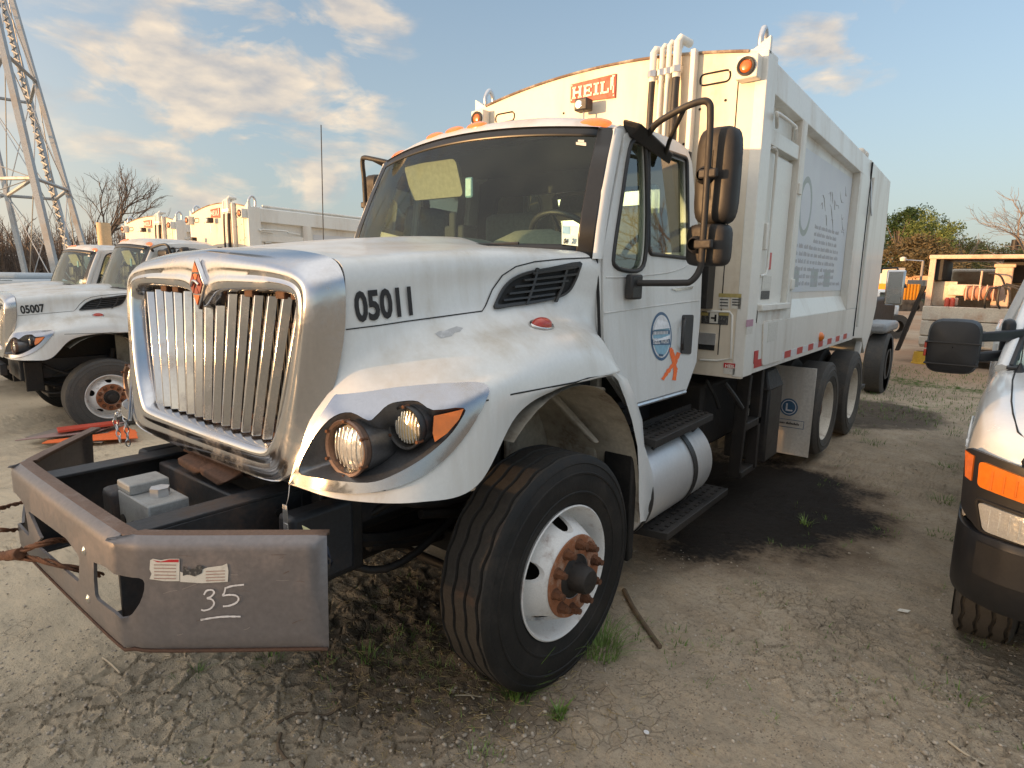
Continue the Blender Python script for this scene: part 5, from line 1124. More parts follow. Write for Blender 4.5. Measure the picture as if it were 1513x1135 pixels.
# darker churned soil beneath the nose
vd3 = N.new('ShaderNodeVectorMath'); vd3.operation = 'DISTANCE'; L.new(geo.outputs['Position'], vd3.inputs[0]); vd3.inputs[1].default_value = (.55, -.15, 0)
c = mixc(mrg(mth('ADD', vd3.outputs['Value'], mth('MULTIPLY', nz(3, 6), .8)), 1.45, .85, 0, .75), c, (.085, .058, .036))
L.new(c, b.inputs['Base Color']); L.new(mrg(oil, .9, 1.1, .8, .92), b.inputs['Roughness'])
bp = N.new('ShaderNodeBump'); bp.inputs['Strength'].default_value = .9; bp.inputs['Distance'].default_value = .016
vc = N.new('ShaderNodeTexVoronoi'); vc.feature = 'DISTANCE_TO_EDGE'; vc.inputs['Scale'].default_value = 14
wv_ = N.new('ShaderNodeVectorMath'); wv_.operation = 'ADD'; wn_ = N.new('ShaderNodeTexNoise'); wn_.inputs['Scale'].default_value = 5; L.new(geo.outputs['Position'], wn_.inputs['Vector']); ws_ = N.new('ShaderNodeVectorMath'); ws_.operation = 'SCALE'; ws_.inputs['Scale'].default_value = .15; L.new(wn_.outputs['Color'], ws_.inputs[0]); L.new(geo.outputs['Position'], wv_.inputs[0]); L.new(ws_.outputs[0], wv_.inputs[1]); L.new(wv_.outputs[0], vc.inputs['Vector'])
hgt = mth('ADD', mth('MULTIPLY', nz(60, 8, .7), .7), mth('MULTIPLY', peb, .35)); crack = mth('MULTIPLY', mrg(vc.outputs['Distance'], 0, .05), mrg(nz(1.1, 3), .53, .62)); hgt = mth('ADD', hgt, mth('MULTIPLY', crack, .5))
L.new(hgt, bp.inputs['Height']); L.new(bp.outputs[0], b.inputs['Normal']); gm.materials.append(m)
def gz(x, y): return float(gh(np.array([x]), np.array([y]))[0])

# ---- loose stuff on the ground
pm = mat('pebble', (.36, .31, .25), .8, var=.25); b = MB(); V = []; Fp = []
ico = bmesh.new(); bmesh.ops.create_icosphere(ico, subdivisions=1, radius=1); iv = [v.co.copy() for v in ico.verts]; iff = [[v.index for v in f.verts] for f in ico.faces]; ico.free()
k = 0
while k < 4500:
    px = G0.uniform(-60, 1560); py = 560+580*(G0.random()**.75); g = on(px, py, 'z', 0)
    if g.y > 9 or g.x < -7 or ((g.x-.95)/1.1)**2+((g.y-2.95)/1.3)**2 < 1: continue
    if G0.random() > .35+.65*float(vnoise(np.array([g.x]), np.array([g.y]), 1.6, 33)[0] > .5): continue
    r_ = G0.choice((.003, .004, .005, .006, .009))*G0.uniform(.7, 1.4); z = gz(g.x, g.y); sc = Vector((G0.uniform(.7, 1.3), G0.uniform(.7, 1.3), G0.uniform(.5, .9)))*r_; b.add([Vector((p.x*sc.x+g.x, p.y*sc.y+g.y, p.z*sc.z+z)) for p in iv], iff); k += 1
o = b.build('pebbles', pm, kind='stuff', smooth=80); tag(o, 'small pale pebbles and shell bits scattered over the dried mud', 'pebbles')
gmats = [mat('grass_green', (.11, .19, .035), .6, var=.2), mat('grass_dry', (.30, .23, .11), .7, var=.2), mat('grass_pale', (.16, .25, .06), .6, var=.2)]
def blade(b, p, h, lean, az, w):
    pts = []; d = Vector((cos(az), sin(az), 0)); s_ = Vector((-sin(az), cos(az), 0))
    for t in (0, .4, .75, 1): pts.append((p+d*(lean*h*t*t)+Vector((0, 0, h*t*(1-.25*lean*t))), w*(1-t)+.0004))
    v = []; 
    for q, ww in pts: v += [q-s_*ww, q+s_*ww]
    b.add(v, [(0, 1, 3, 2), (2, 3, 5, 4), (4, 5, 7, 6)])
def tuft(b, x, y, n, h, rad, w=.0028, g=None):
    g = g or G0
    for _ in range(n):
        a = g.uniform(0, 2*pi); r_ = rad*math.sqrt(g.random()); px, py = x+r_*cos(a), y+r_*sin(a); blade(b, Vector((px, py, gz(px, py)-.004)), h*g.uniform(.4, 1.1), g.uniform(.2, 1.3), a+g.uniform(-.7, .7), w*g.uniform(.7, 1.3))
def gtuft(px, py, n, h, rad, m, label, w=.0028, stalks=0):
    g = on(px, py, 'z', 0); b = MB(); tuft(b, g.x, g.y, n, h, rad, w); 
    for _ in range(stalks):
        a = G0.uniform(0, 6.28); x, y = g.x+G0.uniform(-rad, rad), g.y+G0.uniform(-rad, rad); z = gz(x, y); L_ = h*G0.uniform(1.3, 2.1); d = Vector((cos(a), sin(a), 0)); b.tube([Vector((x, y, z)), Vector((x, y, z+L_*.6))+d*L_*.1, Vector((x, y, z+L_))+d*L_*.35], [.0014, .0012, .0006], 4)
    return tag(b.build('grass_tuft', m), label, 'grass tuft')
gtuft(768, 1030, 80, .14, .06, gmats[0], 'green grass tuft with a tall seed stalk in front of the front tyre', .0028, 3)
gtuft(886, 962, 240, .16, .11, gmats[2], 'thick clump of long grass against the right side of the front tyre', .0022, 2)
gtuft(825, 1058, 46, .07, .03, gmats[0], 'small leafy weed alone right of the tallest tuft by the front tyre', .0045)
gtuft(290, 995, 26, .06, .04, gmats[0], 'small grass tuft below the bumper face marked 35', .0022)
gtuft(398, 975, 34, .07, .06, gmats[0], 'low grass tuft under the bottom edge of the steel bumper wing', .0022)
gtuft(545, 975, 40, .08, .07, gmats[0], 'patchy grass tuft in the clods between bumper and tyre', .0022)
gtuft(1190, 775, 22, .10, .05, gmats[2], 'green weed growing in the black oil stain', .004)
b = MB()
for px, py, n, h in ((1000, 960, 18, .05), (1070, 955, 16, .04), (1140, 960, 14, .04), (1225, 940, 14, .04), (1000, 940, 16, .05), (1420, 1030, 30, .06), (1320, 1050, 10, .03), (1400, 690, 60, .06), (1395, 740, 60, .07), (1405, 640, 60, .06), (1390, 790, 40, .05), (1440, 955, 16, .04), (1230, 1025, 8, .03), (590, 950, 16, .05), (620, 935, 14, .05), (480, 985, 14, .04), (700, 1100, 10, .03), (1265, 640, 60, .08), (1290, 655, 60, .07), (940, 935, 16, .05), (1310, 788, 20, .05)):
    g = on(px, py, 'z', 0); tuft(b, g.x, g.y, n, h, .07+.012*g.y, .0025)
for _ in range(130):
    x, y = G0.uniform(1.4, 3.2), G0.uniform(.3, 8.5); tuft(b, x, y, 6, .035, .05, .0022)
tag(b.build('sparse_weeds', gmats[0], kind='stuff'), 'sparse green weeds dotted over the lot', 'weeds')
b = MB()
for _ in range(900):
    x, y = G0.gauss(.75, .45), G0.gauss(-.45, .35); z = gz(x, y)+.004; a = G0.uniform(0, 6.28); l = G0.uniform(.015, .07); b.tube([Vector((x, y, z)), Vector((x+l*cos(a)*.5, y+l*sin(a)*.5, z+G0.uniform(0, .012))), Vector((x+l*cos(a+.4), y+l*sin(a+.4), z+.002))], [.0014, .0012, .0005], 3)
tag(b.build('dry_plant_litter', gmats[1], kind='stuff'), 'dry stalk litter in the churned soil before the front tyre', 'plant litter')
b = MB(); 
for _ in range(2600):
    x, y = G0.uniform(-3, 1.35), G0.uniform(7.2, 14); tuft(b, x+2.6, y, 2, .07, .05, .004)
tag(b.build('far_grass', gmats[0], kind='stuff'), 'strip of green grass beyond the rear of the nearest truck', 'grass')
b = MB(); b2 = MB()
for k in range(150):
    px, py = G0.uniform(240, 1500), G0.uniform(820, 1130)
    if k % 3 == 0: px, py = G0.gauss(620, 90), G0.gauss(960, 40)
    g = on(px, py, 'z', 0)
    if vnoise(np.array([g.x]), np.array([g.y]), 2.1, 51)[0] < .5: continue
    tuft(b, g.x, g.y, G0.randint(3, 9), G0.uniform(.02, .06), .05, .0018)
    for _ in range(G0.randint(2, 8)): a = G0.uniform(0, 6.28); x, y = g.x+G0.gauss(0, .05), g.y+G0.gauss(0, .05); l = G0.uniform(.015, .05); z = gz(x, y)+.003; b2.tube([Vector((x, y, z)), Vector((x+l*cos(a), y+l*sin(a), z+G0.uniform(0, .008)))], [.0013, .0006], 3)
tag(b.build('seedling_grass', gmats[2], kind='stuff'), 'thin scattered grass seedlings in the foreground dirt', 'grass'); tag(b2.build('dry_straw_bits', gmats[1], kind='stuff'), 'dry straw bits strewn among the foreground seedlings', 'straw')
def stick(name, pts, r_, m, label, cat='stick'):
    P = []
    for px, py in pts: g = on(px, py, 'z', 0); P.append(Vector((g.x, g.y, gz(g.x, g.y)+r_)))
    tag(MB().tube(crv(P, 3), r_, 7).build(name, m, smooth=60), label, cat)
bark = mat('dead_wood', (.12, .085, .055), .9, dirt=(.22, .17, .12), damt=.7, dscale=20, bump=.4); bonew = mat('bleached_twig', (.45, .38, .28), .8)
stick('broken_branch', [(922, 876), (935, 900), (955, 930), (975, 958)], .013, bark, 'brown broken branch on the ground right of the front tyre')
stick('twig', [(152, 972), (165, 985), (178, 996)], .005, bonew, 'bleached twig on bare ground left below the steel bumper')
stick('twig', [(660, 1018), (690, 1022), (700, 1035)], .004, bonew, 'pale curved twig left of the front tyre contact')
stick('twig', [(672, 1030), (700, 1028), (735, 1035)], .0035, bonew, 'thin pale twig touching the grass tuft with a seed stalk')
stick('twig', [(1400, 1100), (1425, 1115), (1455, 1130)], .005, bonew, 'pale twig at the lower right corner of the photo')
stick('root', [(410, 1075), (440, 1060), (480, 1058), (505, 1050)], .006, bark, 'dark root strand crossing the cracked mud at the bottom')
stick('root', [(415, 1085), (412, 1110), (440, 1140)], .007, bark, 'dark root strand bending down to the bottom photo edge')
g = on(955, 1083, 'z', 0); tag(MB().lathe([(0, .0001), (0, .011), (.003, .011), (.003, .0001)], (g.x, g.y, gz(g.x, g.y)+.002), (.1, .1, 1), 16).build('bottle_cap', decw), 'small white round cap on the mud below the front tyre', 'bottle cap')
g = on(1325, 905, 'z', 0); tag(MB().hull8([Vector((g.x, g.y, .01)), Vector((g.x+.05, g.y+.01, .012)), Vector((g.x+.06, g.y+.03, .02)), Vector((g.x+.01, g.y+.025, .014))], [Vector((g.x, g.y, .013)), Vector((g.x+.05, g.y+.01, .015)), Vector((g.x+.06, g.y+.03, .023)), Vector((g.x+.01, g.y+.025, .017))]).build('paper_scrap', sticker), 'scrap of pale paper on the mud between the two nearest trucks', 'litter')
def plate_on(name, px, m, label, zz, cat, th=.012):
    P = [on(x, y, 'z', zz) for x, y in px]; tag(MB().hull8(P, [p+Vector((0, 0, th)) for p in P]).build(name, m, bevel=.002), label, cat)
gzp = gz(-5.6, .2); ospr = mat('orange_sign_sheet', (.80, .16, .04), .5); 
plate_on('sign_sheet', [(37, 647), (90, 632), (190, 628), (150, 655)], mat('grey_sheet', (.24, .20, .17), .6), 'grey sheet at the bottom of the sign stack by the flat tyre', gzp+.01, 'sign sheet')
plate_on('sign_sheet', [(62, 656), (70, 652), (200, 636), (204, 648)], ospr, 'orange sign sheet sticking out of the stack by the flat tyre', gzp+.035, 'sign sheet')
plate_on('sign_sheet', [(22, 652), (84, 640), (186, 624), (140, 640)], mat('pinkish_sheet', (.33, .22, .20), .5), 'pinkish grey sheet lying on the sign stack', gzp+.06, 'sign sheet')
plate_on('folded_sign_post', [(84, 635), (86, 640), (175, 628), (176, 624)], redp, 'red metal sign post lying on top of the sign stack', gzp+.10, 'sign post', .03)
o = plate_on('sign_sheet', [(160, 640), (185, 630), (203, 640), (175, 650)], ospr, 'orange warning sign flat on the ground right of the stack', gzp+.015, 'sign sheet')
# ---- wire rope sling, chains, fork on a wire, wrapper
def rope(name, pts, r_, label, parent=None):
    P = crv([Vector(p) for p in pts], 14); b = MB(); u, v, _ = frame(P[1]-P[0])
    for s_ in range(5):
        path = []; L_ = 0
        for i, p in enumerate(P):
            if i: L_ += (p-P[i-1]).length
            a = L_/.035*.9+s_*2*pi/5; t = (P[min(i+1, len(P)-1)]-P[max(0, i-1)]).normalized(); u = (u-t*u.dot(t)).normalized(); w = t.cross(u); path.append(p+(u*cos(a)+w*sin(a))*r_*.62)
        b.tube(path, r_*.48, 5)
    o = b.build(name, rust, parent, smooth=60)
    if not parent: tag(o, label, 'wire rope')
    return o
RP = thing('wire_rope_sling', 'rusty twisted wire rope looped through the steel bumper openings', 'wire rope')
def dp(px, py, d): return CP+ray(px, py)*d
q1 = on(20, 822, 'y', -1.62); j1 = on(42, 816, 'y', -1.60)
rope('rope_end', [on(-60, 835, 'y', -1.66), on(-20, 824, 'y', -1.64), on(22, 820, 'y', -1.62)], .018, '', RP)
rope('rope_strand', [on(15, 820, 'y', -1.62), on(60, 804, 'y', -1.58), on(95, 798, 'y', -1.50), on(135, 802, 'y', -1.35)], .011, '', RP)
rope('rope_strand', [on(15, 822, 'y', -1.62), on(60, 828, 'y', -1.58), on(118, 842, 'y', -1.50), on(150, 850, 'y', -1.38)], .011, '', RP)
rope('rope_strand', [on(-50, 755, 'y', -1.66), on(-5, 752, 'y', -1.6), on(20, 746, 'y', -1.5), on(60, 735, 'y', -1.30)], .009, '', RP)
rope('rope_strand', [on(-50, 785, 'y', -1.66), on(0, 783, 'y', -1.6), on(30, 782, 'y', -1.5), on(60, 768, 'y', -1.25)], .009, '', RP)
MB().cyl(on(12, 821, 'y', -1.62), on(30, 818, 'y', -1.615), .021, n=14).build('rope_ferrule', rust, RP, bevel=.003)
def chain(pts, label):
    t_ = thing('chain', label, 'chain'); P = crv(pts, 6); L_ = [P[0]]; 
    for p in P:
        if (p-L_[-1]).length > .026: L_.append(p)
    for i in range(len(L_)-1):
        c_ = (L_[i]+L_[i+1])/2; d = (L_[i+1]-L_[i]).normalized(); u, v, _ = frame(d); s_ = u if i % 2 else v
        MB().tube([c_+d*(.019*cos(a))+s_*(.010*sin(a)) for a in [2*pi*k/10 for k in range(10)]], .0032, 5, closed=True).build('chain_link', alu, t_, smooth=60)
cy = -1.0
chain([on(186, 604, 'y', cy), on(174, 610, 'y', cy), on(170, 622, 'y', cy), on(175, 640, 'y', cy), on(178, 655, 'y', cy)], 'short steel chain hanging left of the grille, left strand')
chain([on(186, 604, 'y', cy+.02), on(185, 622, 'y', cy), on(188, 640, 'y', cy), on(190, 662, 'y', cy)], 'short steel chain hanging left of the grille, right strand nearest the chrome')
fk = thing('hanging_fork', 'old metal fork hanging on a wire below the chrome grille corner', 'fork')
F0 = on(428, 716, 'y', -1.02); F1 = on(421, 752, 'y', -1.04)
tube('wire', alu, fk, crv([F0, on(426, 735, 'y', -1.03), F1]), .0018, 5)
fx = MB(); 
for dx in (-.012, -.004, .004, .012): fx.tube([F1+Vector((dx, 0, .015)), F1+Vector((dx*1.05, 0, -.035)), F1+Vector((dx*.9, 0, -.055))], .0022, 5)
fx.box(F1.x-.014, F1.x+.014, F1.y-.002, F1.y+.002, F1.z-.085, F1.z-.053); fx.build('fork_head', alu, fk, bevel=.001)
tube('fork_handle', alu, fk, [F1+Vector((0, 0, -.08)), F1+Vector((.004, 0, -.12)), F1+Vector((.006, 0, -.20))], [.004, .003, .006], 6)
w0_ = on(460, 792, 'y', -1.08); b = MB(); b.add([w0_+Vector((G0.uniform(-.03, .03), G0.uniform(-.02, .02), G0.uniform(-.035, .035))) for _ in range(12)], [(i, (i+3) % 12, (i+7) % 12) for i in range(12)]+[(i, (i+1) % 12, (i+5) % 12) for i in range(12)])
tag(b.build('crumpled_wrapper', mat('wrapper_yellow', (.75, .72, .42), .4)), 'crumpled yellow and white wrapper stuck on the bumper wing corner', 'wrapper')
w1_ = on(485, 825, 'y', -1.05); b = MB(); b.add([w1_+Vector((G0.uniform(-.03, .03), G0.uniform(-.02, .02), G0.uniform(-.06, .05))) for _ in range(12)], [(i, (i+3) % 12, (i+7) % 12) for i in range(12)])
tag(b.build('torn_plastic', mat('dark_film', (.05, .06, .09), .2)), 'torn dark plastic film behind the bumper wing end', 'plastic scrap')
# ================================================================== PICKUP AT THE RIGHT EDGE
PW = mat('pickup_white', (.74, .75, .75), .22, dirt=(.5, .45, .36), damt=.2, coat=.6, var=.015); pblk = mat('pickup_black_trim', (.010, .011, .014), .45, dirt=(.04, .036, .032), damt=.35, dscale=4)
PK = thing('pickup_truck', 'white pickup truck at the right edge with black tow mirror and amber headlamp', 'pickup truck')
# half sections of the nose: rows from hood centre line out over the fender and down; built for x from 2.48 to 4.52
def PX(s_, w): return 3.50-s_*w
cols = []
for y, w, zh, zb_ in ((1.02, .78, 1.10, 1.06), (1.06, .90, 1.15, 1.08), (1.16, .975, 1.20, .80), (1.35, 1.0, 1.245, .80), (1.55, 1.01, 1.27, 1.02), (1.80, 1.01, 1.295, 1.12), (2.05, 1.01, 1.31, 1.06), (2.30, 1.0, 1.325, .78), (2.55, .99, 1.335, .62), (4.6, .99, 1.36, .62)):
    cols.append([Vector((PX(s_, w), y+dy, z)) for s_, z, dy in ((0, zh+.03, 0), (.45, zh+.025, 0), (.74, zh+.015, 0), (.83, zh+.0, 0), (.90, zh-.01, 0), (.955, zh-.045, 0), (.985, zh-.13, 0), (1.0, zh-.24, 0), (1.0, (zh-.24+zb_)/2, 0), (.995, zb_, 0))])
PC = [cr(r, 4) for r in cols]; NVp = len(PC[0]); PG_ = [cr([PC[i][j] for i in range(len(PC))], 5) for j in range(NVp)]
def mirp(b, cx=3.5): b.add([Vector((2*cx-p.x, p.y, p.z)) for p in b.v], [q[::-1] for q in b.f]); return b
hb_ = mirp(MB().grid(PG_)).build('body_front', PW, PK, smooth=45); hb_.modifiers.new('s', 'SOLIDIFY').thickness = .008
PT = bvh(hb_)
# hood shut line
pl = [Vector((PX(.86, cols[i][9].x and (3.50-cols[i][9].x)/.995), y_.y, 0)) for i, y_ in enumerate([c[0] for c in cols[:9]])]
pl2 = []
for q in pl:
    h = PT.ray_cast(Vector((q.x, q.y, 3)), Vector((0, 0, -1)))
    if h[0]: pl2.append(h[0]+Vector((0, 0, .001)))
tube('hood_gap', seam, hb_, pl2, .004, 6); tube('hood_gap', seam, hb_, [Vector((7.0-q.x, q.y, q.z)) for q in pl2], .004, 6)
nose = mirp(MB().hull8([Vector((2.72, 1.00, .76)), Vector((3.5, .97, .76)), Vector((3.5, 1.05, .76)), Vector((2.62, 1.1, .76))], [Vector((2.72, 1.01, 1.12)), Vector((3.5, .98, 1.15)), Vector((3.5, 1.05, 1.15)), Vector((2.62, 1.1, 1.12))])).build('grille_panel', pblk, PK, bevel=.02)
for k in range(4): mirp(MB().box(2.98, 3.5, .955, .975, .80+k*.085, .835+k*.085)).build('grille_bar', chrome, PK, bevel=.008)
def hl(sg):
    f = lambda x: x if sg > 0 else 7.0-x
    def surf(x, z): t = max(0, min(1, (x-2.50)/.24)); return 1.15-.17*t**.6
    def patch(name, poly, m, off, par, th=.02, n=5):
        K = len(poly); pts = [Vector(p) for p in poly]
        for i in range(20):
            for j in range(12):
                x, z = 2.5+i*.024, .75+j*.033
                if inpoly(x, z, poly) and edist(x, z, poly) > .01: pts.append(Vector((x, z)))
        v2, _, fs, _, _, _ = delaunay_2d_cdt(pts, [(i, (i+1) % K) for i in range(K)], [], 1, 1e-6)
        return solid(mk(name, [Vector((f(p.x), surf(p.x, p.y)-off, p.y)) for p in v2], fs, m, par), th, 0)
    def dens(poly): 
        out = []
        for i in range(len(poly)):
            a, b_ = poly[i], poly[(i+1) % len(poly)]; out += [(a[0]+(b_[0]-a[0])*k/4, a[1]+(b_[1]-a[1])*k/4) for k in range(4)]
        return out
    h = patch('headlight', dens(rnd([(2.503, 1.115), (2.93, 1.05), (2.93, .76), (2.60, .76), (2.515, .84)], .03)), pblk, .004, PK)
    patch('turn_lamp', dens(rnd([(2.555, 1.075), (2.90, 1.02), (2.90, .93), (2.56, .965)], .02)), orange, .022, h)
    for k in range(7): tube('lens_rib', orange, h, [Vector((f(2.60+k*.04), surf(2.60+k*.04, 1)-.034, .965+.0)), Vector((f(2.60+k*.04), surf(2.60+k*.04, 1)-.034, 1.045-k*.006))], .004, 5)
    for k in range(9): tube('lens_rib', lens, h, [Vector((f(2.61+k*.033), surf(2.61+k*.033, .8)-.033, .795)), Vector((f(2.61+k*.033), surf(2.61+k*.033, .8)-.033, .880))], .0035, 5)
    patch('side_lamp', dens([(2.503, 1.095), (2.535, 1.085), (2.538, .975), (2.515, .985)]), amberd, .012, h)
    patch('main_lamp', dens(rnd([(2.57, .90), (2.90, .875), (2.90, .775), (2.60, .785)], .02)), lens, .022, h)
    tube('lamp_rim', brnblk, h, [Vector((f(x), surf(x, z)-.016, z)) for x, z in dens(rnd([(2.56, .91), (2.91, .885), (2.91, .765), (2.59, .775)], .02))]+[Vector((f(2.56), surf(2.56, .9)-.016, .895))], .008, 6)
hl(1); hl(-1)
for f in (lambda x: x, lambda x: 7-x): MB().hull8([Vector((f(2.53), 1.19, .74)), Vector((f(2.72), 1.02, .74)), Vector((f(2.95), 1.0, .74)), Vector((f(2.95), 1.3, .74))], [Vector((f(2.53), 1.19, 1.10)), Vector((f(2.72), 1.03, 1.11)), Vector((f(2.95), 1.01, 1.10)), Vector((f(2.95), 1.3, 1.10))]).build('lamp_bay', pblk, PK, bevel=.01)
bp_ = crv([(2.52, 1.55, 0), (2.50, 1.28, 0), (2.53, 1.08, 0), (2.62, .97, 0), (2.80, .91, 0), (3.5, .87, 0)], 6)
rows_ = [[p+Vector((0, dy, z)) for p in bp_] for dy, z in ((.10, .775), (.015, .77), (0, .74), (.0, .60), (.01, .57), (.015, .50), (.05, .455), (.12, .45))]
mirp(MB().grid(rows_)).build('front_bumper', pblk, PK, smooth=40).modifiers.new('s', 'SOLIDIFY').thickness = .01
mirp(MB().grid([[p+Vector((0, -.004, z)) for p in bp_[16:]] for z in (.745, .70, .60)])).build('bumper_face', mat('dusty_bumper', (.016, .015, .015), .6, dirt=(.045, .038, .033), damt=.5, dscale=6), PK, smooth=40)
# cab with windscreen
cabp = MB(); ca = [[Vector((3.5+s_*w, y, z)) for s_ in (-1, -.92, 0, .92, 1)] for w, y, z in ((.93, 2.75, 1.38), (.80, 3.45, 1.93), (.78, 3.7, 1.97), (.80, 4.7, 1.97), (.93, 5.0, 1.38))]
cabp.grid([[Vector((3.5+s_*w, y, z)) for s_ in (-1, -.9, -.5, 0, .5, .9, 1)] for w, y, z in ((.80, 3.42, 1.91), (.79, 3.6, 1.965), (.80, 4.7, 1.965), (.82, 4.85, 1.9))]); cabp.box(2.52, 4.48, 4.85, 4.92, .6, 1.4); cabp.build('cab_roof', PW, PK, smooth=50)
pw_ = [Vector((2.62, 2.50, 1.335)), Vector((4.38, 2.50, 1.335)), Vector((4.27, 3.42, 1.90)), Vector((2.73, 3.42, 1.90))]; MB().grid([[pw_[0].lerp(pw_[1], i/8)+Vector((0, -.12*(1-(i/4-1)**2), 0)) for i in range(9)], [pw_[3].lerp(pw_[2], i/8)+Vector((0, -.08*(1-(i/4-1)**2), 0)) for i in range(9)]]).build('windshield', gw, PK, smooth=60)
for f in (lambda x: x, lambda x: 7-x):
    tube('pillar', PW, PK, [Vector((f(2.58), 2.45, 1.32)), Vector((f(2.72), 3.44, 1.91))], .035, 8); tube('pillar_trim', pblk, PK, [Vector((f(2.62), 2.47, 1.335)), Vector((f(2.755), 3.41, 1.90))], .02, 6)
    tube('door_pillar', PW, PK, [Vector((f(2.54), 4.0, 1.35)), Vector((f(2.71), 4.0, 1.93))], .03, 6); tube('roof_rail', PW, PK, [Vector((f(2.72), 3.44, 1.91)), Vector((f(2.70), 4.85, 1.91))], .03, 6); tube('door_pillar', PW, PK, [Vector((f(2.54), 4.88, 1.35)), Vector((f(2.70), 4.86, 1.93))], .04, 6)
    MB().add([Vector((f(2.55), 2.8, 1.36)), Vector((f(2.55), 4.85, 1.37)), Vector((f(2.71), 4.85, 1.9)), Vector((f(2.73), 3.45, 1.9))], [(0, 1, 2, 3)]).build('side_glass', gs, PK)
    box('cowl_panel', pblk, PK, min(f(2.6), f(3.5)), max(f(2.6), f(3.5)), 2.36, 2.52, 1.33, 1.345)
    # tow mirror
    mh = MB(); x0, x1 = (2.20, 2.475); M1 = Matrix.Identity(4)
    g_ = []
    for s_, y in ((.02, 2.36), (.7, 2.36), (.93, 2.375), (1, 2.42), (1, 2.50), (.96, 2.52), (.9, 2.51)):
        row = []
        for k in range(25):
            a = 2*pi*k/24; e = .45; cx, sz = math.copysign(abs(cos(a))**e, cos(a)), math.copysign(abs(sin(a))**e, sin(a)); x = 2.335+cx*.135*s_; z = 1.435+sz*.165*s_; row.append(Vector((f(x), y, z)))
        g_.append(row)
    hdm = mh.grid(g_).build('mirror_head', pblk, PK, smooth=45)
    box('mirror_band', brnblk, hdm, min(f(2.195), f(2.47)), max(f(2.195), f(2.47)), 2.353, 2.44, 1.455, 1.465, .003); box('mirror_band', brnblk, hdm, min(f(2.20), f(2.47)), max(f(2.20), f(2.47)), 2.353, 2.44, 1.325, 1.335, .003)
    MB().add([g_[-1][k] for k in range(24)], [tuple(range(24))]).build('mirror_glass', chrome, hdm)
    for z in (1.39, 1.44): MB().box(min(f(2.192), f(2.206)), max(f(2.192), f(2.206)), 2.375, 2.41, z-.02, z+.022).build('mirror_lamp', redl, hdm, bevel=.004)
    for z in (1.47, 1.35): MB().hull8([Vector((f(2.44), 2.42, z)), Vector((f(2.44), 2.47, z)), Vector((f(2.44), 2.47, z+.055)), Vector((f(2.44), 2.42, z+.055))], [Vector((f(2.66), 2.72, z+.0)), Vector((f(2.66), 2.78, z)), Vector((f(2.66), 2.78, z+.075)), Vector((f(2.66), 2.72, z+.075))]).build('mirror_arm', pblk, PK, bevel=.01)
    box('mirror_mount', pblk, PK, min(f(2.55), f(2.62)), max(f(2.55), f(2.62)), 2.66, 2.86, 1.32, 1.60, .03)
box('bed', PW, PK, 2.50, 4.50, 5.0, 6.9, .75, 1.42, .02)
tube('antenna', pblk, PK, [Vector((2.66, 2.32, 1.33)), Vector((2.66, 2.36, 1.52)), Vector((2.665, 2.42, 1.95))], .003, 5); MB().lathe([(0, .028), (.012, .02), (.05, .006)], (2.66, 2.32, 1.325), (0, 0, 1), 12).build('antenna_base', pblk, PK)
PTY = tyre_mesh(.40, .25, bead=.22, zig=.005, n=108); PTY.materials.append(tyreg); PTY.materials.append(mat('muddy_tread', (.07, .06, .05), .85, dirt=(.03, .028, .026), damt=.6, dscale=5))
for x, y, rz in ((2.66, 1.80, 0), (4.34, 1.80, 0), (2.66, 5.9, 0), (4.34, 5.9, 0)):
    w_ = MB().lathe([(0, .22), (.01, .21), (-.05, .2), (-.08, .12), (-.06, .06), (-.05, .001)], (0, 0, 0), (1, 0, 0), 24).build('wheel', alu, PK, smooth=40); w_.location = (x-.1 if x < 3.5 else x+.1, y, .385); w_.rotation_euler.z = pi if x < 3.5 else 0
    obm('tyre', PTY, w_, (-.1, 0, 0))
MB().box(2.75, 4.25, 1.25, 6.8, .45, .7).build('underbody', dark, PK)

# ================================================================== FAR SIDE OF THE LOT
def wheelset(name, P, r_, w, root, m=tyreg): 
    o = MB().lathe([(-w/2, r_*.55), (-w/2, r_*.92), (-w*.4, r_), (w*.4, r_), (w/2, r_*.92), (w/2, r_*.55)], P, (1, 0, 0), 24, closed=False).build(name, m, root, smooth=40); MB().lathe([(w*.42, r_*.56), (w*.3, r_*.4), (w*.3, .001)], P, (1, 0, 0), 20).build('rim', wheelold, o, smooth=40); return o
# service body truck, its rear toward us
SVx, SVy = 1.05, 15.0; zg = gz(2, 15)
SV = thing('service_truck', 'rusty white service truck seen from behind with open rack, compressor and hoses', 'service truck', (SVx, SVy, 0))
svw = mat('service_white_rusty', (.62, .56, .46), .55, dirt=(.33, .12, .03), damt=.75, dscale=2.6, dlo=.52); svo = mat('faded_orange_paint', (.60, .44, .34), .55, dirt=(.30, .10, .03), damt=.7, dscale=3)
box('side_body', svw, SV, 0, .12, 0, 3, .35, 2.38, .02); box('side_body', svw, SV, 2.3, 2.42, 0, 3, .35, 2.38, .02)
for z0, z1, nm in ((.98, 1.30, 'tailgate_board'), (.62, .965, 'tailgate_board'), (.40, .60, 'rear_sill')): box(nm, svw, SV, -.02, 2.44, -.05, .02, z0, z1, .02)
box('floor', dark, SV, .1, 2.3, 0, 3, .90, 1.0)
box('front_wall', svw, SV, .1, 2.3, 2.9, 3.0, 1.0, 1.88); box('inner_wall', svw, SV, .12, .55, .3, .36, 1.3, 1.86)
for x0, x1 in ((-.0, .12), (2.30, 2.42)): box('rack_post', svo, SV, x0, x1, -.02, .10, 1.3, 2.38, .01)
box('rack_post', dark, SV, .12, .26, .1, 2.9, 1.88, 2.36, .01); box('rack_post', dark, SV, 1.32, 2.3, .9, .98, 1.85, 2.36, .01)
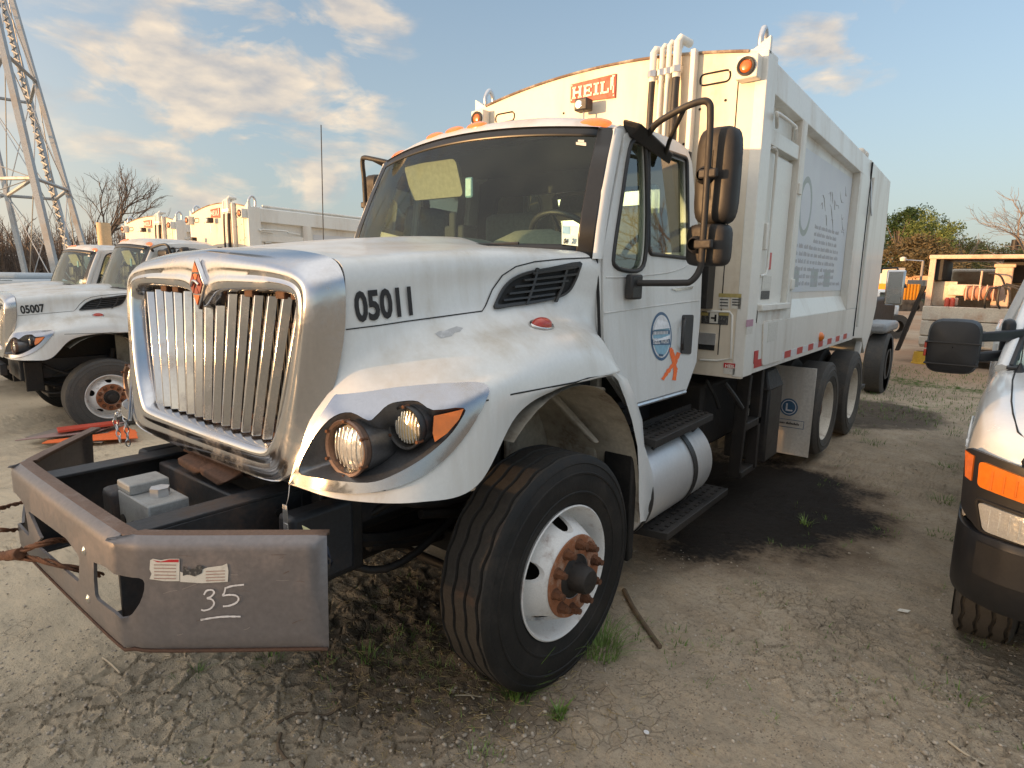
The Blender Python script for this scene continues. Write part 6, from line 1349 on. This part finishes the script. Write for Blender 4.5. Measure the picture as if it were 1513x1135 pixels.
box('rack_top', svo, SV, -.02, 2.44, -.04, .10, 2.36, 2.45, .015); box('rack_roof', svo, SV, -.02, 2.44, .10, 3.0, 2.38, 2.44, .01)
box('crane_column', svo, SV, 1.20, 1.52, .25, .6, 1.3, 2.22, .03)
box('column_cap', svo, SV, 1.17, 1.55, .22, .63, 2.18, 2.26, .02)
box('tool_box', svw, SV, .40, 1.0, .1, .4, 1.55, 1.80, .02); box('tool_box', svo, SV, .35, .62, .1, .4, 1.32, 1.5, .02)
for x in (.42, .52): MB().lathe([(0, .05), (.16, .05), (.2, .02)], (x, .02, 1.3), (0, 0, 1), 12).build('fire_extinguisher', redp, SV, smooth=50)
cmp_ = MB().lathe([(-.3, .05), (-.27, .16), (.27, .16), (.3, .05)], (1.0, .1, 1.62), (1, 0, 0), 16).build('compressor', mat('pink_rust', (.42, .20, .13), .7, dirt=(.25, .1, .05), damt=.7), SV, smooth=50)
for k in range(5): tube('guard_bar', svo, cmp_, [Vector((.75+k*.12, -.08, 1.45)), Vector((.75+k*.12, -.10, 1.62)), Vector((.75+k*.12, -.06, 1.80))], .012, 6)
tube('mast', svo, SV, [Vector((.98, 0, 1.6)), Vector((.98, 0, 2.1))], .02, 6)
for k in range(5): tube('black_hose', blk, SV, crv([(1.3+k*.03, -.05, 1.75+.02*k), (1.15+k*.17, -.12, 1.70), (1.1+k*.22, -.12, 1.45), (1.12+k*.26, -.06, 1.30)]), .022, 6)
tube('black_hose', blk, SV, crv([(1.1, 0, 2.05), (1.3, -.05, 2.0), (1.42, -.05, 1.75), (1.45, -.05, 1.6)]), .02, 6)
MB().hull8([Vector((-.50, .2, .2)), Vector((-.42, .2, .2)), Vector((-.42, .5, .2)), Vector((-.50, .5, .2))], [Vector((-.12, .2, 1.75)), Vector((-.04, .2, 1.75)), Vector((-.04, .5, 1.75)), Vector((-.12, .5, 1.75))]).build('leaning_board', dark, SV)
box('licence_panel', mat('speckled_plate', (.4, .4, .38), .6, dirt=(.05, .05, .05), damt=.8, dscale=9, dlo=.45), SV, .98, 1.2, -.07, -.04, .45, .80)
box('rear_bumper', dark, SV, .2, 2.4, -.1, 0, .1, .38); 
for x in (.35, 2.05): wheelset('wheel', (x, .9, .42+zg), .45, .3, SV)
box('service_cab', svw, SV, .2, 2.2, 3.1, 5.0, .5, 2.2, .08)
for a in SV.children:
    if a.name.startswith('leaning'): pass
# yellow bucket
yb_ = mat('yellow_plastic', (.60, .36, .03), .5, dirt=(.3, .18, .05), damt=.6); g = on(1358, 538, 'z', -.05)
bk = MB().lathe([(0, .17), (.05, .17), (.06, .155), (.30, .135), (.31, .10)], (g.x, g.y, -.06), (0, 0, 1), 20).build('yellow_bucket', yb_, smooth=40); tag(bk, 'upturned yellow bucket on the lot by the tow mirror', 'bucket')
# orange-yellow dump truck, white pickup, tan container, mixed machinery
def farbox(root, name, m, px0, px1, py0, py1, d, dep, bev=.03):
    a = far(px0, py1, d); b_ = far(px1, py0, d); u = rt.copy(); u.z = 0; u.normalize(); v = Vector((-u.y, u.x, 0)); w = (b_-a).dot(u); h = b_.z-a.z
    M = Matrix(((u.x, v.x, 0, a.x), (u.y, v.y, 0, a.y), (0, 0, 1, a.z), (0, 0, 0, 1))); return MB().box(0, w, 0, dep, 0, h, M).build(name, m, root, bevel=bev), M, w, h
DT = thing('dump_truck', 'orange-yellow dump truck parked far off behind the nearest truck', 'dump truck')
ymat = mat('machine_yellow', (.62, .27, .02), .5, dirt=(.35, .14, .03), damt=.6, dscale=1.5); tanm = mat('tan_corrugated', (.55, .33, .20), .7, dirt=(.38, .2, .1), damt=.6, dscale=.5)
_, M_, w_, h_ = farbox(DT, 'dump_bed', ymat, 1329, 1358, 420, 447, 42, 4)
for k in range(6): MB().box(w_*k/6, w_*k/6+.08, -.06, 0, 0, h_, M_).build('bed_rib', ymat, DT)
farbox(DT, 'dump_cab', svw, 1319, 1335, 396, 424, 44, 1.5); farbox(DT, 'chassis', dark, 1328, 1360, 446, 452, 42, 3)
for px in (1333, 1341, 1353): q = far(px, 452, 41.8); MB().lathe([(-.15, .2), (-.15, .5), (.15, .5), (.15, .2)], (q.x, q.y, .2), (rt.y*-1, rt.x, 0), 16).build('wheel', tyreg, DT)
WP = thing('white_pickup_far', 'white pickup parked far behind the nearest truck rear, nose to the right', 'pickup truck'); WP.name = 'parked_pickup'
farbox(WP, 'pickup_body', PW, 1296, 1330, 447, 470, 21, 1.7, .15); farbox(WP, 'pickup_cab', PW, 1294, 1318, 428, 448, 21.2, 1.4, .2); farbox(WP, 'pickup_window', gs, 1300, 1312, 432, 446, 21.15, .05, .0)
q = far(1325, 470, 20.9); MB().lathe([(-.12, .2), (-.12, .4), (.12, .4), (.12, .2)], (q.x, q.y, .35), (-rt.y, rt.x, 0), 20).build('wheel', tyreg, WP)
# second vehicle close behind the garbage truck: tall mirror and stacked tyres
RT_ = thing('rear_parked_truck', 'truck parked behind the nearest garbage truck, only its mirror and big tyre showing', 'truck')
q = on(1311, 535, 'z', 0); 
for k in range(2): w0 = MB().lathe([(-.14, .25), (-.14, .46), (-.11, .5), (.11, .5), (.14, .46), (.14, .25)], (.98, 9.6+k*.15, .48), (1, 0, 0), 32).build('tyre', tyreg, RT_, smooth=40)
box('fender_box', mat('grey_fender', (.25, .26, .27), .5), RT_, .70, 1.10, 9.2, 10.6, 1.0, 1.16, .05); box('truck_body', dark, RT_, -1.0, .60, 9.3, 14, .7, 1.5, .05)
mq = on(1322, 425, 'y', 9.4); mm_ = box('mirror_head', chrome2, RT_, mq.x-.13, mq.x+.13, 9.38, 9.45, mq.z-.28, mq.z+.28, .03); tube('mirror_bracket', blk, RT_, [Vector((mq.x-.9, 9.5, mq.z+.25)), Vector((mq.x, 9.42, mq.z+.31)), Vector((mq.x+.15, 9.42, mq.z))], .018, 6)
# long tan shed with ribbed side
SH = thing('ribbed_shed', 'long low tan shed with a ribbed metal side beyond the service truck', 'shed')
for px0, px1, py0, py1, d in ((1373, 1398, 408, 436, 55), (1398, 1560, 404, 436, 56)):
    _, M_, w_, h_ = farbox(SH, 'shed_wall', tanm, px0, px1, py0, py1, d, 6); n_ = int(w_/.45)
    for k in range(n_): MB().box(k*.45, k*.45+.15, -.08, 0, 0, h_, M_).build('shed_rib', tanm, SH)
farbox(SH, 'shed_roof', svo, 1396, 1562, 402, 404.5, 55.8, 6.3)
MC = thing('scrap_machinery', 'dark heap of parked machinery between the dump truck and the shed', 'machinery')
rj = random.Random(2)
for k in range(16): x = rj.uniform(1362, 1386); y = rj.uniform(430, 444); farbox(MC, 'machine_frame', rj.choice([dark, dark, rust, framep, mat('dull_green', (.06, .08, .05), .8)]), x, x+rj.uniform(4, 9), y, y+rj.uniform(8, 20), 48+rj.uniform(-2, 2), 1.5)
for k, (px, py, w__, h__, c_) in enumerate(((1314, 404, 9, 30, (.55, .55, .55)), (1362, 414, 10, 14, (.2, .2, .19)), (1372, 432, 14, 12, (.30, .08, .04)))): farbox(MC, 'machine_cab', mat('cabc%d' % k, c_, .6), px, px+w__, py, py+h__, 49+k, 2)
def lamp_post(px, py0, py1, d, label, arm=True):
    t_ = thing('light_pole', label, 'light pole'); a, b_ = far(px, py1, d), far(px, py0, d); a.z = -.3
    tube('pole', mat('pole_grey', (.25, .23, .21), .8), t_, [a, Vector((a.x, a.y, b_.z))], .10, 8)
    if arm: c_ = Vector((a.x, a.y, b_.z)); tube('lamp_arm', alu, t_, [c_, c_-rt*1.6+Vector((0, 0, .1))], .05, 6); MB().lathe([(0, .2), (.25, .25), (.35, .08)], c_-rt*1.7, (0, 0, 1), 12).build('lamp_head', sticker, t_)
    return t_
lamp_post(1357, 386, 440, 52, 'light pole with a white lamp head before the olive trees')
up_ = lamp_post(1507, 354, 430, 60, 'wooden utility pole with a transformer at the far right', False); q = far(1507, 362, 59.8); MB().lathe([(-.5, .3), (.5, .3)], q-rt*.5, (0, 0, 1), 12).build('transformer', dark, up_)
for k in range(3):
    a = far(1507, 357+k*4, 60); b_ = far(1900, 300+k*8, 30); c_ = far(1420, 380+k*2, 90); tube('power_line', dark, up_, crv([b_, (b_+a)/2-Vector((0, 0, .8)), a, (a+c_)/2-Vector((0, 0, .8)), c_]), .02, 4)
# concrete-like pale post and grey van at the left
t_ = tag(MB().tube([Vector((-13.65, 3.22, -.5)), Vector((-13.65, 3.22, far(154, 330, 14).z))], .14, 12).build('pale_post', mat('pale_post', (.55, .42, .26), .7, dirt=(.35, .27, .18), damt=.6), smooth=50), 'pale tan post standing behind the cab of the third garbage truck', 'post')
VN = thing('grey_van', 'grey crew van at the far left edge behind the water tower foot', 'van'); vm = mat('van_grey', (.42, .45, .47), .35, coat=.4)
farbox(VN, 'van_body', vm, -60, 42, 413, 450, 21, 2.2, .15); farbox(VN, 'van_roof', vm, -50, 26, 403, 414, 21.2, 1.9, .12); farbox(VN, 'van_window', gs, 0, 20, 414, 428, 20.95, .06, .02)
# ================================================================== WATER TOWER
WTm = mat('tower_silver_paint', (.36, .38, .39), .5, .3, dirt=(.30, .22, .15), damt=.5, dscale=.8); TW = thing('water_tower', 'tall silver lattice legs of a water tower leaning inward at the upper left', 'water tower')
A_ = far(-330, 425, 44); A_.z = 0
legs = []
def leg(p0, p1, d0, lat, r_=.22):
    # line through two pixels: foot at distance d0, extended up and inward to 34 m
    a = far(*p1, d0); q = None; foot = a+(a-far(*p0, d0))*0
    # solve distance of the upper pixel so that the leg leans toward the tower axis in depth as in width
    up_p = far(*p0, d0*1.0); d1 = up_p-a; top = a+d1; sc = (33-a.z)/d1.z; topp = a+d1*sc; bot = a-d1*((a.z+.6)/d1.z)
    legs.append((bot, topp)); M_l = MB(); u = rt.copy(); v = Vector((-u.y, u.x, 0))
    if lat:
        for su in (-1, 1):
            o_ = u*su*r_*.45; M_l.hull8([bot+o_-u*.07-v*r_, bot+o_+u*.07-v*r_, bot+o_+u*.07+v*r_, bot+o_-u*.07+v*r_], [topp+o_-u*.07-v*r_, topp+o_+u*.07-v*r_, topp+o_+u*.07+v*r_, topp+o_-u*.07+v*r_])
        n_ = int((topp-bot).length/.32)
        for k in range(n_):
            p_ = bot.lerp(topp, k/n_); q_ = bot.lerp(topp, (k+1)/n_); s_ = 1 if k % 2 else -1
            M_l.tube([p_-u*s_*r_-v*r_, q_+u*s_*r_-v*r_], .07, 3)
    else:
        M_l.tube([bot, topp], r_*1.3, 4)
    return M_l.build('tower_leg', WTm, TW)
leg((0, 48), (80, 392), 40, False, .20); leg((18, 0), (124, 366), 46, False, .17); leg((4, 0), (102, 370), 52, True, .22); leg((-42, 60), (37, 403), 50, False, .17); leg((-400, 60), (-420, 403), 44, True, .22)
def legat(i, z): a, b_ = legs[i]; return a.lerp(b_, (z-a.z)/(b_.z-a.z))
for i, j in ((0, 1), (0, 3), (1, 2), (2, 3), (3, 4), (0, 4)):
    for z in (7.6, 15.6): tube('horizontal_strut', WTm, TW, [legat(i, z), legat(j, z)], .13, 5)
    for z0, z1 in ((0, 7.6), (7.6, 15.6), (15.6, 25)): 
        tube('tie_rod', WTm, TW, [legat(i, z0), legat(j, z1)], .035, 4); tube('tie_rod', WTm, TW, [legat(j, z0), legat(i, z1)], .035, 4)
tc_ = sum((legs[i][1] for i in range(5)), Vector((0, 0, 0)))/5; MB().lathe([(-3, .5), (-1, 5), (2, 6.4), (6, 6.4), (8.5, 4), (9.5, .1)], tc_+Vector((0, 0, 3)), (0, 0, 1), 40).build('water_tank', WTm, TW, smooth=50)

# ================================================================== TREES
def bare_tree(pos, H, label, seed, r0_=.22, lim=5, m=None, spread=.55, name='bare_tree', group=None, tips=1.0, w=0):
    g = random.Random(seed); tr_b = MB(); br = MB()
    def grow(p, d, L_, r_, lv, mb):
        pts = [p]; q = p.copy(); dd = d.copy(); K = 3
        for k in range(K):
            dd = (dd+Vector((g.gauss(0, .13), g.gauss(0, .13), g.gauss(.05, .08)))).normalized(); q = q+dd*(L_/K); pts.append(q.copy())
        mb.tube(pts, [r_*(1-.35*k/K) for k in range(K+1)], 5 if lv < 2 else 3, cap=False)
        if lv >= lim: return
        n_ = 3 if lv < 3 else 3
        for k in range(n_):
            s_ = pts[K] if k == 0 else pts[g.randint(1, K)]; a = g.uniform(0, 2*pi); u, v, _ = frame(dd); sp_ = spread*g.uniform(.5, 1.3); nd = (dd+(u*cos(a)+v*sin(a))*sp_).normalized()
            grow(s_, nd, L_*g.uniform(.62, .82), r_*(.66 if k == 0 else .5), lv+1, br)
    t_ = thing(name, label, 'tree', pos, group=group)
    grow(Vector((0, 0, 0)), Vector((g.uniform(-.06, .06), g.uniform(-.06, .06), 1)).normalized(), H*.27, r0_, 0, tr_b)
    tr_b.build('trunk', m or barkm, t_, smooth=60); br.build('crown', m or barkm, t_, kind=None); return t_
barkm = mat('bare_bark', (.13, .10, .08), .9, var=.15); bark2 = mat('grey_twigs', (.17, .14, .12), .9, var=.15)
def gp_(px, d, py=440): q = far(px, py, d); return (q.x, q.y, gz(q.x, q.y)-.1)
bare_tree(gp_(132, 43), 13, 'spreading bare tree behind the two other garbage trucks', 3, .26, 6)
bare_tree(gp_(207, 60), 10, 'small bare tree peeping over the third garbage truck', 9, .14, 5)
bare_tree(gp_(60, 58), 9.5, 'dark bare tree right of the water tower feet', 12, .2, 5)
bare_tree(gp_(15, 60), 7.0, 'dark bare tree between the water tower legs', 15, .2, 5)
bare_tree(gp_(1522, 42), 13.5, 'large bare tree leaning in from the right edge', 22, .26, 6, bark2, .85)
# bare tree and treeline outside the frame, on the driver side: seen mirrored in the door glass
bare_tree((15, 31, 0), 13, 'bare tree standing beyond the pickup, outside the frame, mirrored in the door glass', 31, .25, 5)
th = MB()
g = random.Random(77)
for k in range(260):
    px = g.uniform(-120, 225); d = g.uniform(62, 85); P_ = Vector(gp_(px, d)); H = g.uniform(5, 8.5)
    for s_ in range(5):
        q = P_+Vector((g.uniform(-1, 1), g.uniform(-1, 1), 0)); tp = q+Vector((g.uniform(-1.2, 1.2), g.uniform(-1.2, 1.2), H*g.uniform(.6, 1))); th.tube([q, q.lerp(tp, .5)+Vector((g.uniform(-.3, .3), 0, 0)), tp], [.09, .05, .015], 3, cap=False)
        for _ in range(3): e = q.lerp(tp, g.uniform(.3, .9)); th.tube([e, e+Vector((g.uniform(-1.3, 1.3), g.uniform(-1.3, 1.3), g.uniform(.2, 1.3)))], [.03, .01], 3, cap=False)
o = th.build('bare_thicket', barkm, kind='stuff'); tag(o, 'tangled leafless thicket on the horizon behind the water tower', 'thicket')
lf = [mat('olive_leaves', (.12, .125, .045), .7, var=.3), mat('dark_green_leaves', (.045, .075, .025), .7, var=.3), mat('brown_green_leaves', (.13, .10, .05), .7, var=.3), mat('spring_green_leaves', (.14, .17, .05), .7, var=.3)]
for l_ in lf: l_.node_tree.nodes['Principled BSDF'].inputs['Specular IOR Level'].default_value = .1
def leafy(pos, H, Wd, label, seed, m, n=3800, dens=.5, z0=.25, name='leafy_tree', group='trees behind the lot', ls=.16):
    g = random.Random(seed); t_ = thing(name, label, 'tree', pos, group=group); tb = MB(); tb.tube([Vector((0, 0, 0)), Vector((.1, 0, H*.4)), Vector((-.1, .1, H*.8))], [H*.025, H*.018, H*.006], 6)
    cl_ = []
    for _ in range(int(26*dens+14)):
        a = g.uniform(0, 2*pi); z = g.uniform(z0, 1)*H; rr_ = Wd*.5*math.sqrt(max(.05, 1-((z/H-.55)/.55)**2))*g.uniform(.25, 1); c_ = Vector((rr_*cos(a), rr_*sin(a), z)); cl_.append((c_, g.uniform(.09, .19)*Wd)); tb.tube([Vector((0, 0, z*.6)), c_], [H*.008, H*.002], 4, cap=False)
    tb.build('trunk', barkm, t_); b = MB(); per = n//len(cl_); vv = []; ff = []
    for c_, r_ in cl_:
        for _ in range(per):
            d = Vector((g.gauss(0, 1), g.gauss(0, 1), g.gauss(0, .8))); d = d.normalized()*r_*(g.random()**.45); p = c_+d; u = Vector((g.gauss(0, 1), g.gauss(0, 1), g.gauss(0, 1))).normalized(); v = u.orthogonal().normalized(); s_ = ls*g.uniform(.5, 1.3); k = len(vv); vv += [p-u*s_*.5, p+v*s_*.35, p+u*s_*.5]; ff.append((k, k+1, k+2))
    b.v = vv; b.f = ff; b.build('crown', m, t_); return t_
specs = [(1318, 70, 9.0, 5, 1, 'dark green tree just right of the garbage truck tailgate'), (1332, 78, 9.5, 7, 1, 'dense green tree second from the tailgate'), (1350, 76, 9.2, 7, 3, 'bright green crown behind the light pole'), (1368, 66, 7.4, 6, 3, 'olive tree right of the light pole'), (1392, 72, 6.3, 8, 0, 'wide olive tree above the tan shed end'), (1345, 60, 5.5, 6, 2, 'low brown scrubby tree behind the dump truck'), (1418, 80, 5.8, 7, 2, 'brown budding tree above the service truck rack'), (1440, 85, 6.0, 8, 2, 'rounded brown tree behind the rack top'), (1380, 58, 4.5, 7, 2, 'brown scrub tree by the tan shed'), (1470, 90, 6.8, 9, 0, 'olive tree low behind the service truck'), (1510, 92, 6.5, 9, 2, 'brown tree low near the utility pole'), (1560, 80, 7, 9, 0, 'olive tree past the right edge')]
for i, (px, d, H, Wd, mi, lb) in enumerate(specs): leafy(gp_(px, d), H*1.12, Wd*1.1, lb, 40+i, lf[mi], 6000, 1, .12, ls=.38)
for i, (px, d, H, lb) in enumerate(((1372, 62, 9.0, 'thin bare tree rising above the olive crowns, left one'), (1398, 64, 9.4, 'thin bare tree rising above the olive crowns, right one'), (1382, 60, 8.0, 'short bare tree between the two thin ones'))): bare_tree(gp_(px, d), H, lb, 60+i, .1, 4, bark2, .35)
# distant tree belt around the rest of the horizon
b = MB(); g = random.Random(5); vv = []; ff = []
a_s = math.atan2(sd.y, sd.x)
for k in range(34000):
    a = g.uniform(0, 2*pi) if k < 15000 else a_s+g.uniform(-.75, .75)
    P_ = Vector((cos(a), sin(a), 0)); rel = math.atan2(P_.dot(rt), P_.dot(fw))
    if -.80 < rel < .62 and False: continue
    dd = P_.dot(Vector((sd.x, sd.y, 0)).normalized())
    top = 4+2.5*sin(a*9)+1.5*sin(a*23+1)
    if dd > .75: top = 6.75+.3*sin(a*37)+.2*sin(a*71)
    dist = g.uniform(125, 150); p = P_*dist+Vector((0, 0, g.random()**.7*top)); u = Vector((g.gauss(0, 1), g.gauss(0, 1), g.gauss(0, 1))).normalized(); v = u.orthogonal().normalized(); s_ = g.uniform(.8, 1.9); k2 = len(vv); vv += [p-u*s_*.5, p+v*s_*.4, p+u*s_*.5]; ff.append((k2, k2+1, k2+2))
b.v = vv; b.f = ff; tag(b.build('distant_treeline', lf[2], kind='stuff'), 'low brown treeline along the distant horizon', 'treeline')
